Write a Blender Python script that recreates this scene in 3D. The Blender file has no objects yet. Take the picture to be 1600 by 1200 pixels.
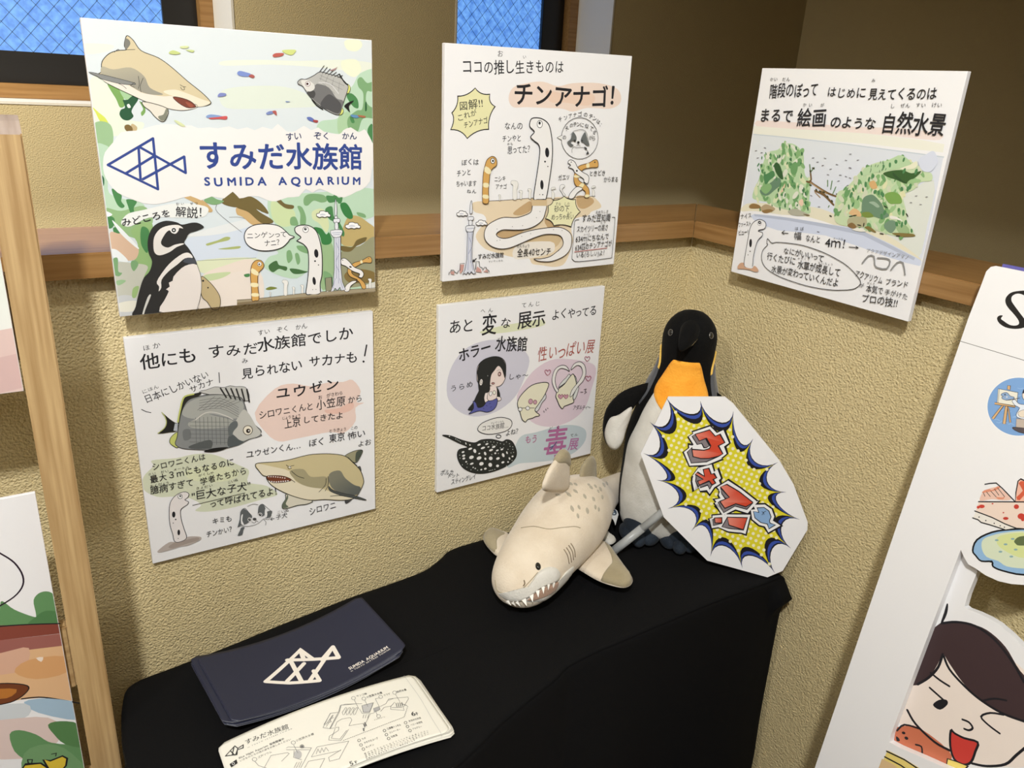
import bpy, bmesh, math, random
from mathutils import Vector, Matrix, noise, geometry
random.seed(7)
S = bpy.context.scene
C = S.collection
CZ = 1.42                      # camera height above the floor
FPX = 1230.9
YAW, PIT, ROL = 0.584157, 0.357375, 0.05624
# ------------------------------------------------------------------ camera
_f = Vector((math.sin(YAW)*math.cos(PIT), math.cos(YAW)*math.cos(PIT), -math.sin(PIT)))
_r = Vector((math.cos(YAW), -math.sin(YAW), 0)); _u = _r.cross(_f)
CR = _r*math.cos(ROL) + _u*math.sin(ROL)
CU = -_r*math.sin(ROL) + _u*math.cos(ROL)
EYE = Vector((0, 0, CZ))
cam = bpy.data.cameras.new('camera'); camo = bpy.data.objects.new('camera', cam); C.objects.link(camo)
M = Matrix((CR, CU, -_f)).transposed().to_4x4(); M.translation = EYE
camo.matrix_world = M
cam.sensor_width = 36; cam.lens = FPX/1600*36; cam.clip_start = 0.02; cam.clip_end = 50
S.camera = camo
def ray(px, py): return CR*((px-800)/FPX) - CU*((py-600)/FPX) + _f
def onx(px, py, x): r = ray(px, py); return EYE + r*(x/r.x)
def ony(px, py, y): r = ray(px, py); return EYE + r*(y/r.y)
def onz(px, py, z): r = ray(px, py); return EYE + r*((z-CZ)/r.z)
# ------------------------------------------------------------------ light and exposure
S.view_settings.view_transform = 'Standard'; S.view_settings.look = 'None'
S.view_settings.gamma = 1; S.view_settings.use_curve_mapping = False
S.view_settings.exposure = 0.0
W = bpy.data.worlds.new('world'); S.world = W; W.use_nodes = True
W.node_tree.nodes['Background'].inputs[0].default_value = (1.0, 0.95, 0.87, 1)
W.node_tree.nodes['Background'].inputs[1].default_value = 0.085
def lamp(name, kind, loc, power, col, size, aim=None, spot=None):
    l = bpy.data.lights.new(name, kind); l.energy = power; l.color = col
    if kind == 'AREA': l.shape = 'DISK'; l.size = size
    else: l.shadow_soft_size = size
    if spot: l.spot_size = math.radians(spot); l.spot_blend = 0.6
    o = bpy.data.objects.new(name, l); C.objects.link(o); o.location = loc
    if aim is not None: o.rotation_euler = (Vector(aim)-Vector(loc)).to_track_quat('-Z', 'Y').to_euler()
    return o
lamp('downlight_key', 'AREA', (-0.35, -0.40, CZ+0.98), 34, (1.0, 0.995, 0.975), 0.115, (0.55, 0.8, 0.95))
lamp('downlight_left', 'AREA', (-0.95, 0.10, CZ+0.98), 10, (1.0, 0.995, 0.975), 0.14, (0.6, 0.95, 0.9))
lamp('soft_fill', 'AREA', (0.10, -1.0, CZ+0.95), 9, (1.0, 0.995, 0.98), 0.9, (0.6, 0.8, 0.9))  # broad fill added behind the viewpoint to soften shadows, not a fitting
lamp('stairwell_lamp', 'AREA', (-0.50, 1.28, CZ+0.88), 19.0, (1.0, 0.95, 0.84), 0.15, (-0.12, 1.85, CZ-.15)).data.spread = math.radians(128)
# ------------------------------------------------------------------ materials
MATS = {}
def mat(name, col=(.8,.8,.8), rough=.6, bump=None, noise_mix=None, spec=.5, metal=0, alpha=None, emit=None, sheen=0, trans=0):
    """bump=(scale, strength, dist, detail); noise_mix=(scale, colour2, stretch xyz)"""
    m = bpy.data.materials.new(name); m.use_nodes = True; nt = m.node_tree; b = nt.nodes['Principled BSDF']
    b.inputs['Base Color'].default_value = (*col, 1); b.inputs['Roughness'].default_value = rough
    b.inputs['Specular IOR Level'].default_value = spec; b.inputs['Metallic'].default_value = metal
    if sheen: b.inputs['Sheen Weight'].default_value = sheen; b.inputs['Sheen Roughness'].default_value = .5
    if trans: b.inputs['Transmission Weight'].default_value = trans
    if emit: b.inputs['Emission Color'].default_value = (*emit[0], 1); b.inputs['Emission Strength'].default_value = emit[1]
    tc = nt.nodes.new('ShaderNodeTexCoord')
    if noise_mix:
        mp = nt.nodes.new('ShaderNodeMapping'); mp.inputs['Scale'].default_value = noise_mix[2]
        n = nt.nodes.new('ShaderNodeTexNoise'); n.inputs['Scale'].default_value = noise_mix[0]; n.inputs['Detail'].default_value = 5
        mx = nt.nodes.new('ShaderNodeMix'); mx.data_type = 'RGBA'
        mx.inputs[6].default_value = (*col, 1); mx.inputs[7].default_value = (*noise_mix[1], 1)
        rp = nt.nodes.new('ShaderNodeMapRange'); rp.inputs[1].default_value = .35; rp.inputs[2].default_value = .65
        nt.links.new(tc.outputs['Object'], mp.inputs[0]); nt.links.new(mp.outputs[0], n.inputs['Vector'])
        nt.links.new(n.outputs[0], rp.inputs[0]); nt.links.new(rp.outputs[0], mx.inputs[0]); nt.links.new(mx.outputs[2], b.inputs['Base Color'])
    if bump:
        n = nt.nodes.new('ShaderNodeTexNoise'); n.inputs['Scale'].default_value = bump[0]; n.inputs['Detail'].default_value = bump[3]
        bp = nt.nodes.new('ShaderNodeBump'); bp.inputs['Strength'].default_value = bump[1]; bp.inputs['Distance'].default_value = bump[2]
        nt.links.new(tc.outputs['Object'], n.inputs['Vector']); nt.links.new(n.outputs[0], bp.inputs['Height']); nt.links.new(bp.outputs[0], b.inputs['Normal'])
    MATS[name] = m
    return m
def wood(name, c1, c2, sc=(1, 12, 12), rough=.4, scale=6):
    m = mat(name, c1, rough, noise_mix=(scale, c2, sc)); nt = m.node_tree
    return m
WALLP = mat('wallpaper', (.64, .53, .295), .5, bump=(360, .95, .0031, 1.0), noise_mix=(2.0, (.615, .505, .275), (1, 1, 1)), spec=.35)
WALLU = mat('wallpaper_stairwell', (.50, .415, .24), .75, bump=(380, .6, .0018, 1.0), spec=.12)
WOODR = wood('rail_wood', (.31, .172, .062), (.235, .120, .038), (2, 60, 60), .33, 3)
OAK = wood('oak', (.52, .36, .175), (.36, .225, .095), (60, 60, 2.2), .5, 3)
OAKX = wood('oak_across', (.52, .36, .175), (.36, .225, .095), (2.2, 60, 60), .5, 3)
OAKEND = wood('oak_end_grain', (.40, .33, .29), (.26, .20, .17), (50, 4, 4), .6, 2)
BLACKAL = mat('black_aluminium', (.012, .012, .013), .35)
WHITEP = mat('white_reveal_paint', (.66, .63, .56), .6, bump=(150, .2, .002, 2))
PAPER = mat('paper', (.80, .80, .81), .55, bump=(260, .12, .0006, 3))
FOAM = mat('foam_board', (.78, .78, .79), .6)
CLOTH = mat('black_cloth', (.0028, .0028, .0032), .9, bump=(700, .25, .0006, 2), spec=.14)
# ------------------------------------------------------------------ objects
def tag(o, label=None, cat=None, group=None, kind=None):
    if label: o['label'] = label
    if cat: o['category'] = cat
    if group: o['group'] = group
    if kind: o['kind'] = kind
    return o
def empty(name, loc=(0, 0, 0), rot=None):
    o = bpy.data.objects.new(name, None); C.objects.link(o); o.empty_display_size = .05
    if rot is not None: o.matrix_world = rot
    else: o.location = loc
    return o
def obj(name, bm, m, parent=None, smooth=False):
    me = bpy.data.meshes.new(name)
    if isinstance(bm, tuple): me.from_pydata(*bm)
    else: bm.normal_update(); bm.to_mesh(me); bm.free()
    for x in (m if isinstance(m, (list, tuple)) else [m]): me.materials.append(x)
    if smooth: me.polygons.foreach_set('use_smooth', [True]*len(me.polygons))
    o = bpy.data.objects.new(name, me); C.objects.link(o)
    if parent is not None: o.parent = parent
    return o
def box(bm, x0, x1, y0, y1, z0, z1, bev=0, seg=2):
    r = bmesh.ops.create_cube(bm, size=1, matrix=Matrix.Translation(((x0+x1)/2, (y0+y1)/2, (z0+z1)/2)) @ Matrix.Diagonal((abs(x1-x0), abs(y1-y0), abs(z1-z0), 1)))
    if bev:
        es = list({e for v in r['verts'] for e in v.link_edges})
        bmesh.ops.bevel(bm, geom=es, offset=bev, segments=seg, affect='EDGES', clamp_overlap=True)
    return bm
def boxo(name, dims, m, parent=None, bev=0, kind=None):
    o = obj(name, box(bmesh.new(), *dims, bev=bev), m, parent)
    if kind: o['kind'] = kind
    return o
def prism(bm, poly, z0, z1):
    """closed 2D polygon extruded from z0 to z1"""
    a = [bm.verts.new((x, y, z0)) for x, y in poly]; b = [bm.verts.new((x, y, z1)) for x, y in poly]
    n = len(poly); bm.faces.new(b); bm.faces.new(a[::-1])
    for i in range(n): bm.faces.new((a[i], a[(i+1) % n], b[(i+1) % n], b[i]))
    bmesh.ops.recalc_face_normals(bm, faces=bm.faces[:])
    return bm
def tube(bm, pts, rad, seg=10, caps=True):
    """tube along a 3D polyline, radius list or number"""
    pts = [Vector(p) for p in pts]; n = len(pts); rings = []
    up = Vector((0, 0, 1)); t0 = (pts[1]-pts[0]).normalized()
    if abs(t0.dot(up)) > .9: up = Vector((1, 0, 0))
    for i, p in enumerate(pts):
        t = (pts[min(i+1, n-1)]-pts[max(i-1, 0)]).normalized(); s = t.cross(up).normalized(); u = s.cross(t); up = u
        r = rad[i] if isinstance(rad, (list, tuple)) else rad
        rings.append([bm.verts.new(p + (s*math.cos(a)+u*math.sin(a))*r) for a in [2*math.pi*k/seg for k in range(seg)]])
    for a, b in zip(rings, rings[1:]):
        for k in range(seg): bm.faces.new((a[k], a[(k+1) % seg], b[(k+1) % seg], b[k]))
    if caps: bm.faces.new(rings[0]); bm.faces.new(rings[-1][::-1])
    bmesh.ops.recalc_face_normals(bm, faces=bm.faces[:])
    return bm
def spline(pts, k=6, closed=True):
    """Catmull-Rom through the points"""
    n = len(pts); out = []
    rng = range(n) if closed else range(n-1)
    for i in rng:
        if closed: a, b, c, d = pts[i-1], pts[i], pts[(i+1) % n], pts[(i+2) % n]
        else: a, b, c, d = pts[max(i-1, 0)], pts[i], pts[i+1], pts[min(i+2, n-1)]
        for j in range(k):
            t = j/k
            out.append(tuple(.5*((2*b[q])+(-a[q]+c[q])*t+(2*a[q]-5*b[q]+4*c[q]-d[q])*t*t+(-a[q]+3*b[q]-3*c[q]+d[q])*t**3) for q in range(len(b))))
    if not closed: out.append(tuple(pts[-1]))
    return out
# ------------------------------------------------------------------ room shell
WA, WB = 0.959, 0.982          # lower walls (parapets)
LA, LB = 0.935, 0.959          # front face of the rail
zl = CZ-0.1855                 # top of the rail
UA, UB = 1.90, 1.90*1.2237     # stairwell walls behind the parapets
FX, FY = -2.2, -2.4            # far sides of the room
CE = CZ+1.02
boxo('floor', (FX, UB+.1, FY, UA+.1, -.05, 0), wood('floor_wood', (.20, .12, .07), (.15, .09, .05), (1, 14, 1), .4), kind='structure')
boxo('ceiling', (FX, UB+.1, FY, UA+.1, CE, CE+.05), mat('ceiling_white', (.75, .73, .68), .8), kind='structure')
boxo('wall_left', (FX, WB+.13, WA, WA+.12, 0, zl-.026), WALLP, kind='structure')
boxo('wall_right', (WB, WB+.12, FY, WA, 0, zl-.026), WALLP, kind='structure')
boxo('wall_camera_side', (FX, UB+.1, FY-.1, FY, 0, CE), WALLP, kind='structure')
boxo('wall_camera_left', (FX-.1, FX, FY, UA+.2, 0, CE), WALLP, kind='structure')
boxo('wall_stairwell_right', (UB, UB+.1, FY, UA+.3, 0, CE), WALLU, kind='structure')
boxo('light_block_left', (FX, LB+.2, 1.0, 1.08, CZ+.20, CE), WALLP, kind='structure')  # unseen slab added over the rail to shade the stairwell from the room lamps
boxo('light_block_right', (1.04, 1.12, FY, 1.08, CZ+.20, CE), WALLP, kind='structure')  # its right-hand counterpart, unseen and added only to block the room lamps
# rail caps: two mitred pieces
zt, zb = zl, zl-.027
def railpiece(name, poly):
    bm = prism(bmesh.new(), poly, zb, zt)
    es = [e for e in bm.edges if abs(e.verts[0].co.z-e.verts[1].co.z) < 1e-6 and e.verts[0].co.z > zb+.01]
    bmesh.ops.bevel(bm, geom=es, offset=.0015, segments=2, affect='EDGES', clamp_overlap=True)
    o = obj(name, bm, WOODR); o['kind'] = 'structure'; return o
g = .0004
railpiece('trim_1', [(FX, LA), (LB-g, LA), (1.128-g, 1.10), (FX, 1.10)])
WOODR2 = wood('rail_wood_along', (.31, .172, .062), (.235, .120, .038), (60, 2, 60), .33, 3)
o = railpiece('trim_2', [(LB+g, LA-.0001), (LB+g, FY), (1.128, FY), (1.128, 1.10-.0005)]); o.data.materials[0] = WOODR2
# stairwell window wall, built round two openings
def P_(px, py, y): return ony(px, py, y)
w1 = (P_(-60, 60, UA).x-.12, P_(364, 10, UA).x); w2 = (P_(712, 20, UA).x, P_(959, 20, UA).x)
wz = P_(60, 163, UA).z
wt = CZ+.75
RD = .19
bm = bmesh.new()
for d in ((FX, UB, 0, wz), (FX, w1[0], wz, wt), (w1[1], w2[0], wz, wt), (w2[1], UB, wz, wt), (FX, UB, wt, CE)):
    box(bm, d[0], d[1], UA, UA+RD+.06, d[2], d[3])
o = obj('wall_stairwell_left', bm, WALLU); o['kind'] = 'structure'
def window(n, x0, x1, glass):
    yb = UA+RD
    root = empty('window_%d' % n, ((x0+x1)/2, UA, wz)); root['kind'] = 'structure'
    def part(nm, dims, m, bev=0):
        ox = Vector(((x0+x1)/2, UA, wz))
        bm = box(bmesh.new(), *dims, bev=bev); bmesh.ops.translate(bm, vec=-ox, verts=bm.verts[:]); return obj(nm, bm, m, root)
    part('reveal', (x0-.001, x0+.004, UA-.001, yb, wz, wt), WHITEP); part('reveal', (x1-.004, x1+.001, UA-.001, yb, wz, wt), WHITEP)
    part('reveal_sill', (x0-.001, x1+.001, UA-.001, yb, wz-.001, wz+.004), WHITEP)
    wd = .03; a0, a1, b0 = x0+.004, x1-.004, wz+.004
    for nm, d in (('wood_frame', (a0, a0+wd, yb-.03, yb+.02, b0, wt)), ('wood_frame', (a1-wd, a1, yb-.03, yb+.02, b0, wt)), ('wood_frame', (a0+wd, a1-wd, yb-.03, yb+.02, b0, b0+wd))):
        part(nm, d, WOODR, .001)
    a0 += wd; a1 -= wd; b0 += wd; bw = glass
    part('sash', (a0, a0+bw, yb, yb+.03, b0, wt), BLACKAL, .001); part('sash', (a1-bw, a1, yb, yb+.03, b0, wt), BLACKAL, .001)
    part('sash', (a0+bw, a1-bw, yb, yb+.03, b0, b0+bw*.85), BLACKAL, .001)
    g0, g1, h0 = a0+bw, a1-bw, b0+bw*.85
    # rippled wired glass lit by the dusk sky
    gm = MATS.get('dusk_glass')
    if gm is None:
        gm = mat('dusk_glass', (.05, .08, .14), .25, emit=((.14, .37, .90), 1.0)); nt = gm.node_tree; b = nt.nodes['Principled BSDF']
        tc = nt.nodes.new('ShaderNodeTexCoord'); n_ = nt.nodes.new('ShaderNodeTexNoise'); n_.inputs['Scale'].default_value = 70; n_.inputs['Detail'].default_value = 3
        cr = nt.nodes.new('ShaderNodeValToRGB'); cr.color_ramp.elements[0].position = .32; cr.color_ramp.elements[0].color = (.09, .25, .72, 1); cr.color_ramp.elements[1].position = .68; cr.color_ramp.elements[1].color = (.20, .47, 1.0, 1)
        nt.links.new(tc.outputs['Object'], n_.inputs['Vector']); nt.links.new(n_.outputs[0], cr.inputs[0]); nt.links.new(cr.outputs[0], b.inputs['Emission Color'])
    part('pane', (g0, g1, yb+.012, yb+.017, h0, wt), gm)
    wm = MATS.get('wire') or mat('wire', (.03, .06, .12), .6)
    bm = bmesh.new(); pitch = .030; th = .0010; w, h = g1-g0, wt-h0; a = math.radians(48)
    def seg2(p, q):
        d = (q-p).normalized()*0; dd = (q-p).normalized(); nn = Vector((-dd.y, dd.x))*th*.5
        vs = [bm.verts.new((s.x-(x0+x1)/2, yb+.0112-UA, s.y-wz)) for s in (p+nn, p-nn, q-nn, q+nn)]; bm.faces.new(vs)
    for sgn in (1, -1):
        k = -40
        while k < 60:
            c0 = k*pitch*1.25; k += 1
            p = Vector((g0, h0+c0)); t = math.tan(a)*sgn
            # line z = h0+c0 + t*(x-g0), clipped to the pane
            xs = []
            for x in (g0, g1):
                z = h0+c0+t*(x-g0)
                if h0 <= z <= wt: xs.append((x, z))
            for z in (h0, wt):
                x = g0+(z-h0-c0)/t
                if g0 < x < g1: xs.append((x, z))
            if len(xs) >= 2: seg2(Vector(xs[0]), Vector(xs[1]))
    o = obj('wire_mesh', bm, wm, root); o['kind'] = 'stuff'
    return root
window(1, w1[0], w1[1], .075)
window(2, w2[0], w2[1], .075)
# ------------------------------------------------------------------ flat printed artwork on real boards
def printmat(name, rough):
    m = bpy.data.materials.new(name); m.use_nodes = True; nt = m.node_tree; b = nt.nodes['Principled BSDF']
    b.inputs['Roughness'].default_value = rough; b.inputs['Specular IOR Level'].default_value = .4
    a = nt.nodes.new('ShaderNodeAttribute'); a.attribute_name = 'ink'; nt.links.new(a.outputs['Color'], b.inputs['Base Color'])
    return m
PRINT = printmat('print_ink', .5)
def s2l(c): return c/12.92 if c <= .04045 else ((c+.055)/1.055)**2.4
def rgb(r, g=None, b=None):
    if g is None: g = b = r
    return (s2l(r/255), s2l(g/255), s2l(b/255))
INK = (.012, .012, .016)
GLY = {}
def glyph(ch, off):
    k = (ch, off)
    if k not in GLY:
        cu = bpy.data.curves.new('g', 'FONT'); cu.body = ch; cu.resolution_u = 3; cu.offset = off
        o = bpy.data.objects.new('g', cu); me = o.to_mesh()
        vs = [(v.co.x, v.co.y) for v in me.vertices]; fs = [tuple(p.vertices) for p in me.polygons]
        o.to_mesh_clear(); bpy.data.objects.remove(o); bpy.data.curves.remove(cu)
        GLY[k] = (vs, fs, max([v[0] for v in vs] or [.3]))
    return GLY[k]
class Art:
    """ink shapes on a plane; points are given in photo pixels seen through view()"""
    EPS = 0.000004
    def __init__(s, origin, U, V, parent, clip=None):
        s.O, s.U, s.V = Vector(origin), Vector(U).normalized(), Vector(V).normalized(); s.N = s.U.cross(s.V)
        s.parent = parent; s.layer = 1; s.bufs = {}; s.cur = 'print'; s.v = (0, 0, 1); s.clip = clip; s.bend = None
        s.fix = None
    def view(s, ox, oy, k): s.v = (ox, oy, k); return s
    def part(s, name): s.cur = name; return s
    def uv(s, p):
        x, y = s.v[0]+p[0]/s.v[2], s.v[1]+p[1]/s.v[2]
        if s.fix: return s.fix(x, y)
        r = ray(x, y); t = (s.O-EYE).dot(s.N)/r.dot(s.N); q = EYE+r*t-s.O
        return (q.dot(s.U), q.dot(s.V))
    def px(s, w, at):
        """photo-pixel width (in view units) to metres near a point"""
        a = s.uv(at); b = s.uv((at[0]+1, at[1])); c = s.uv((at[0], at[1]+1))
        return w*math.sqrt(abs((b[0]-a[0])*(c[1]-a[1])-(b[1]-a[1])*(c[0]-a[0])))
    def _add(s, vs, faces, cols, up=True):
        b = s.bufs.setdefault(s.cur, ([], [], [])); n = len(b[0]); h = s.layer*s.EPS
        b[0].extend((x, y, h) for x, y in vs); b[1].extend(tuple(i+n for i in f) for f in faces)
        b[2].extend(cols if isinstance(cols, list) else [cols]*len(vs))
        s.layer += 1 if up else .5
    def _clip(s, vs):
        if not s.clip: return vs
        x0, x1, y0, y1 = s.clip
        for ax, lim, sg in ((0, x0, 1), (0, x1, -1), (1, y0, 1), (1, y1, -1)):
            out = []
            for i in range(len(vs)):
                p, q = vs[i-1], vs[i]; ip, iq = (p[ax]-lim)*sg >= 0, (q[ax]-lim)*sg >= 0
                if ip != iq:
                    t = (lim-p[ax])/(q[ax]-p[ax]); out.append((p[0]+(q[0]-p[0])*t, p[1]+(q[1]-p[1])*t))
                if iq: out.append(q)
            vs = out
            if not vs: return vs
        return vs
    def fill(s, pts, col, smooth=0, grad=None, raw=False):
        """grad=(p0,p1,col2): colour goes from col at p0 to col2 at p1"""
        if smooth: pts = spline(pts, smooth)
        vs = pts if raw else [s.uv(p) for p in pts]
        vs = s._clip(vs)
        if len(vs) < 3: return s
        tris = geometry.tessellate_polygon([[Vector((x, y, 0)) for x, y in vs]])
        cols = col
        if grad:
            a, b = Vector(s.uv(grad[0])), Vector(s.uv(grad[1])); d = b-a; cols = []
            for v in vs:
                t = min(1, max(0, (Vector(v)-a).dot(d)/d.dot(d))); cols.append(tuple(col[i]*(1-t)+grad[2][i]*t for i in range(3)))
        f2 = []
        for t in tris:
            a, b, c = (vs[i] for i in t)
            f2.append(tuple(t) if (b[0]-a[0])*(c[1]-a[1])-(b[1]-a[1])*(c[0]-a[0]) > 0 else tuple(t)[::-1])
        s._add(vs, f2, cols); return s
    def line(s, pts, w, col=INK, smooth=4, closed=False, taper=False, up=True):
        if smooth and len(pts) > 2: pts = spline(pts, smooth, closed)
        elif closed: pts = list(pts)
        P = [Vector(s.uv(p)) for p in pts]
        if s.bend:
            Q = [P[0]]
            for p in P[1:]:
                k = int((p-Q[-1]).length/.003)+1; q0 = Q[-1].copy(); Q += [q0.lerp(p, j/k) for j in range(1, k+1)]
            P = Q
        P = [p for i, p in enumerate(P) if i == 0 or (p-P[i-1]).length > 1e-6]
        if len(P) < 2: return s
        hw = s.px(w, pts[0])/2; n = len(P); vs = []; fs = []
        for i, p in enumerate(P):
            a = P[(i-1) % n] if (closed or i) else p; b = P[(i+1) % n] if (closed or i < n-1) else p
            d = (b-a); d = d.normalized() if d.length > 1e-9 else Vector((1, 0)); nn = Vector((-d.y, d.x))
            k = hw
            if taper: k = hw*(.25+.75*math.sin(math.pi*min(1, max(0, (i+.5)/n))))
            # mitre a little
            if 0 < i < n-1:
                d1 = (p-a).normalized(); c_ = abs(d1.dot(d)); k = k/max(.6, c_)
            vs += [tuple(p+nn*k), tuple(p-nn*k)]
        m = n if closed else n-1
        for i in range(m):
            j = (i+1) % n; fs.append((2*i, 2*i+1, 2*j+1, 2*j))
        if not closed:      # round ends
            for e, o_ in ((0, 1), (n-1, n-2)):
                d = (P[e]-P[o_]).normalized(); k = hw*(.25 if taper else 1); b0 = len(vs)
                aa = math.atan2(d.y, d.x); vs += [tuple(P[e]+Vector((math.cos(aa+t), math.sin(aa+t)))*k) for t in (-1.571, -.785, 0, .785, 1.571)]
                fs.append((b0, b0+1, b0+2, b0+3, b0+4))
        s._add(vs, fs, col, up); return s
    def lines(s, segs, w, col=INK, smooth=0, **k):
        for q in segs: s.line(q, w, col, smooth, up=False, **k)
        s.layer += 1; return s
    def disc(s, c, r, col, ry=None, n=18, rot=0, up=True):
        ry = ry or r; R = math.radians(rot)
        pts = [(c[0]+r*math.cos(t)*math.cos(R)-ry*math.sin(t)*math.sin(R), c[1]+r*math.cos(t)*math.sin(R)+ry*math.sin(t)*math.cos(R)) for t in [2*math.pi*i/n for i in range(n)]]
        vs = [s.uv(p) for p in pts]; vs = s._clip(vs)
        if len(vs) > 2: s._add(vs[::-1], [tuple(range(len(vs)))], col, up)
        return s
    def ring(s, c, r, w, col=INK, ry=None, n=26, rot=0):
        ry = ry or r; R = math.radians(rot)
        pts = [(c[0]+r*math.cos(t)*math.cos(R)-ry*math.sin(t)*math.sin(R), c[1]+r*math.cos(t)*math.sin(R)+ry*math.sin(t)*math.cos(R)) for t in [2*math.pi*i/n for i in range(n)]]
        return s.line(pts, w, col, 0, closed=True)
    def shape(s, pts, col, w=0, ink=INK, smooth=4, grad=None):
        s.fill(pts, col, smooth, grad)
        if w: s.line(pts, w, ink, smooth, closed=True)
        return s
    def dabs(s, items, col):
        """brush dabs: (x,y,length,width,angle)"""
        for x, y, l, w, a in items:
            a = math.radians(a); c, d = math.cos(a), math.sin(a); l *= .5; w *= .5
            q = [(-1, 0), (-.75, .75), (-.1, 1), (.6, .8), (1, .1), (.7, -.7), (0, -1), (-.7, -.8)]
            pts = [(x+(u*l*c-v*w*d), y+(u*l*d+v*w*c)) for u, v in q]
            vs = s._clip([s.uv(p) for p in spline(pts, 3)])
            if len(vs) > 2: s._add(vs[::-1], [tuple(range(len(vs)))], col, False)
        s.layer += 1; return s
    def text(s, st, p0, p1, h, col=INK, off=0., jit=1.0, rot=None, slant=0., w=None, tilt=0):
        """write st with its baseline from p0 to p1 (view px), characters h px tall"""
        a, b = Vector(s.uv(p0)), Vector(s.uv(p1)); d = b-a; L = d.length
        if L < 1e-6: return s
        d /= L; n = Vector((-d.y, d.x))
        if tilt: t = math.radians(tilt); n = (n*math.cos(t)-d*math.sin(t))
        H = s.px(h, p0); em = H/.86
        ws = []
        for ch in st:
            if ch == ' ': ws.append(.5)
            elif ch == '　': ws.append(1.)
            elif ord(ch) < 0x2000: ws.append((glyph(ch, 0)[2]+.09)*.98)
            elif ch in 'っゃゅょッャュョィェォ': ws.append(.8)
            else: ws.append(1.)
        tot = sum(ws); k = L/tot; xs = min(1.12, k/em*1.0) if w is None else w
        if L/tot < em*.55: xs = k/em*1.05
        x = 0; rr = random.Random(hash_(st))
        bold = off; rings_ = [(0, 0)] if bold <= 0 else [(0, 0)]+[(bold*math.cos(t), bold*math.sin(t)) for t in [math.pi/4*q for q in range(8)]]
        bufs = [([], []) for _ in rings_]
        for ch, wd in zip(st, ws):
            if ch not in ' \u3000':
                gv, gf, gm = glyph(ch, 0 if bold > 0 else off); cjk = ord(ch) >= 0x2000
                gw = 1. if cjk else gm; c0 = .38 if cjk else .36
                cx = x+wd*k/2; jr = rr.uniform(-4, 4)*jit; js = 1+rr.uniform(-.07, .07)*jit; jy = rr.uniform(-.05, .05)*jit*em
                R = math.radians(jr); cr, sr = math.cos(R), math.sin(R)
                for ri, (bx, by) in enumerate(rings_):
                    vs, fs = bufs[ri]; n0 = len(vs)
                    for gx, gy in gv:
                        u = ((gx-gw/2)*xs+bx)*em*js; v = (gy-c0+by)*em*js
                        u, v = u*cr-v*sr, u*sr+v*cr; v += c0*em+jy; u += slant*v
                        q = a+d*(cx+u)+n*v; vs.append((q.x, q.y))
                    fs += [tuple(i+n0 for i in f) for f in gf]
            x += wd*k
        for vs, fs in bufs: s._add(vs, fs, col)
        return s
    def build(s, m=None):
        out = []
        for name, (vs, fs, cols) in s.bufs.items():
            me = bpy.data.meshes.new(name)
            if s.bend: vs = [(x, y, z+s.bend(x, y)) for x, y, z in vs]
            me.from_pydata(vs, [], fs)
            at = me.color_attributes.new('ink', 'FLOAT_COLOR', 'POINT')
            at.data.foreach_set('color', [q for c in cols for q in (*c, 1)])
            me.materials.append(m or PRINT); o = bpy.data.objects.new(name, me); C.objects.link(o); o.parent = s.parent; out.append(o)
            if len(fs) > 1 and ('lettering' in name or 'print' in name or 'background' in name or 'leaves' in name): o['kind'] = 'stuff'
        return out
def hash_(t):
    h = 7
    for c in t: h = (h*131+ord(c)) & 0xffffff
    return h
def frame(O, U, V):
    U = Vector(U).normalized(); V = Vector(V); V = (V-U*V.dot(U)).normalized(); N = U.cross(V)
    m = Matrix((U, V, N)).transposed().to_4x4(); m.translation = O; return m
def board(name, center, U, V, w, h, th, label, cat, m=PAPER, edge=FOAM, group=None):
    """rectangular board whose printed face lies on the plane z=0 of its own frame"""
    e = empty(name, rot=frame(center, U, V)); tag(e, label, cat, group)
    bm = box(bmesh.new(), -w/2, w/2, -h/2, h/2, -th, 0, bev=.0004, seg=1)
    for f in bm.faces: f.material_index = 0 if f.normal.z > .9 else 1
    obj('panel', bm, [m, edge], e)
    return e, Art(center, U, V, e, clip=(-w/2+.0006, w/2-.0006, -h/2+.0006, h/2-.0006))
YP = LA-.008           # printed face of the boards that hang over the rail
YQ = WA-.008           # printed face of the boards on the wall
def poster_y(y, corners, label, th=.0075):
    q = [ony(*c, y) for c in corners]; cen = sum(q, Vector())/4
    U = ((q[1]-q[0])+(q[2]-q[3])); V = ((q[0]-q[3])+(q[1]-q[2]))
    w = U.length/2; h = V.length/2
    return board('poster', cen, U, V, w, h, th, label, 'poster')
def poster_x(x, corners, label, th=.0075):
    q = [onx(*c, x) for c in corners]; cen = sum(q, Vector())/4
    U = ((q[1]-q[0])+(q[2]-q[3])); V = ((q[0]-q[3])+(q[1]-q[2]))
    return board('poster', cen, U, V, U.length/2, V.length/2, th, label, 'poster')
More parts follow.
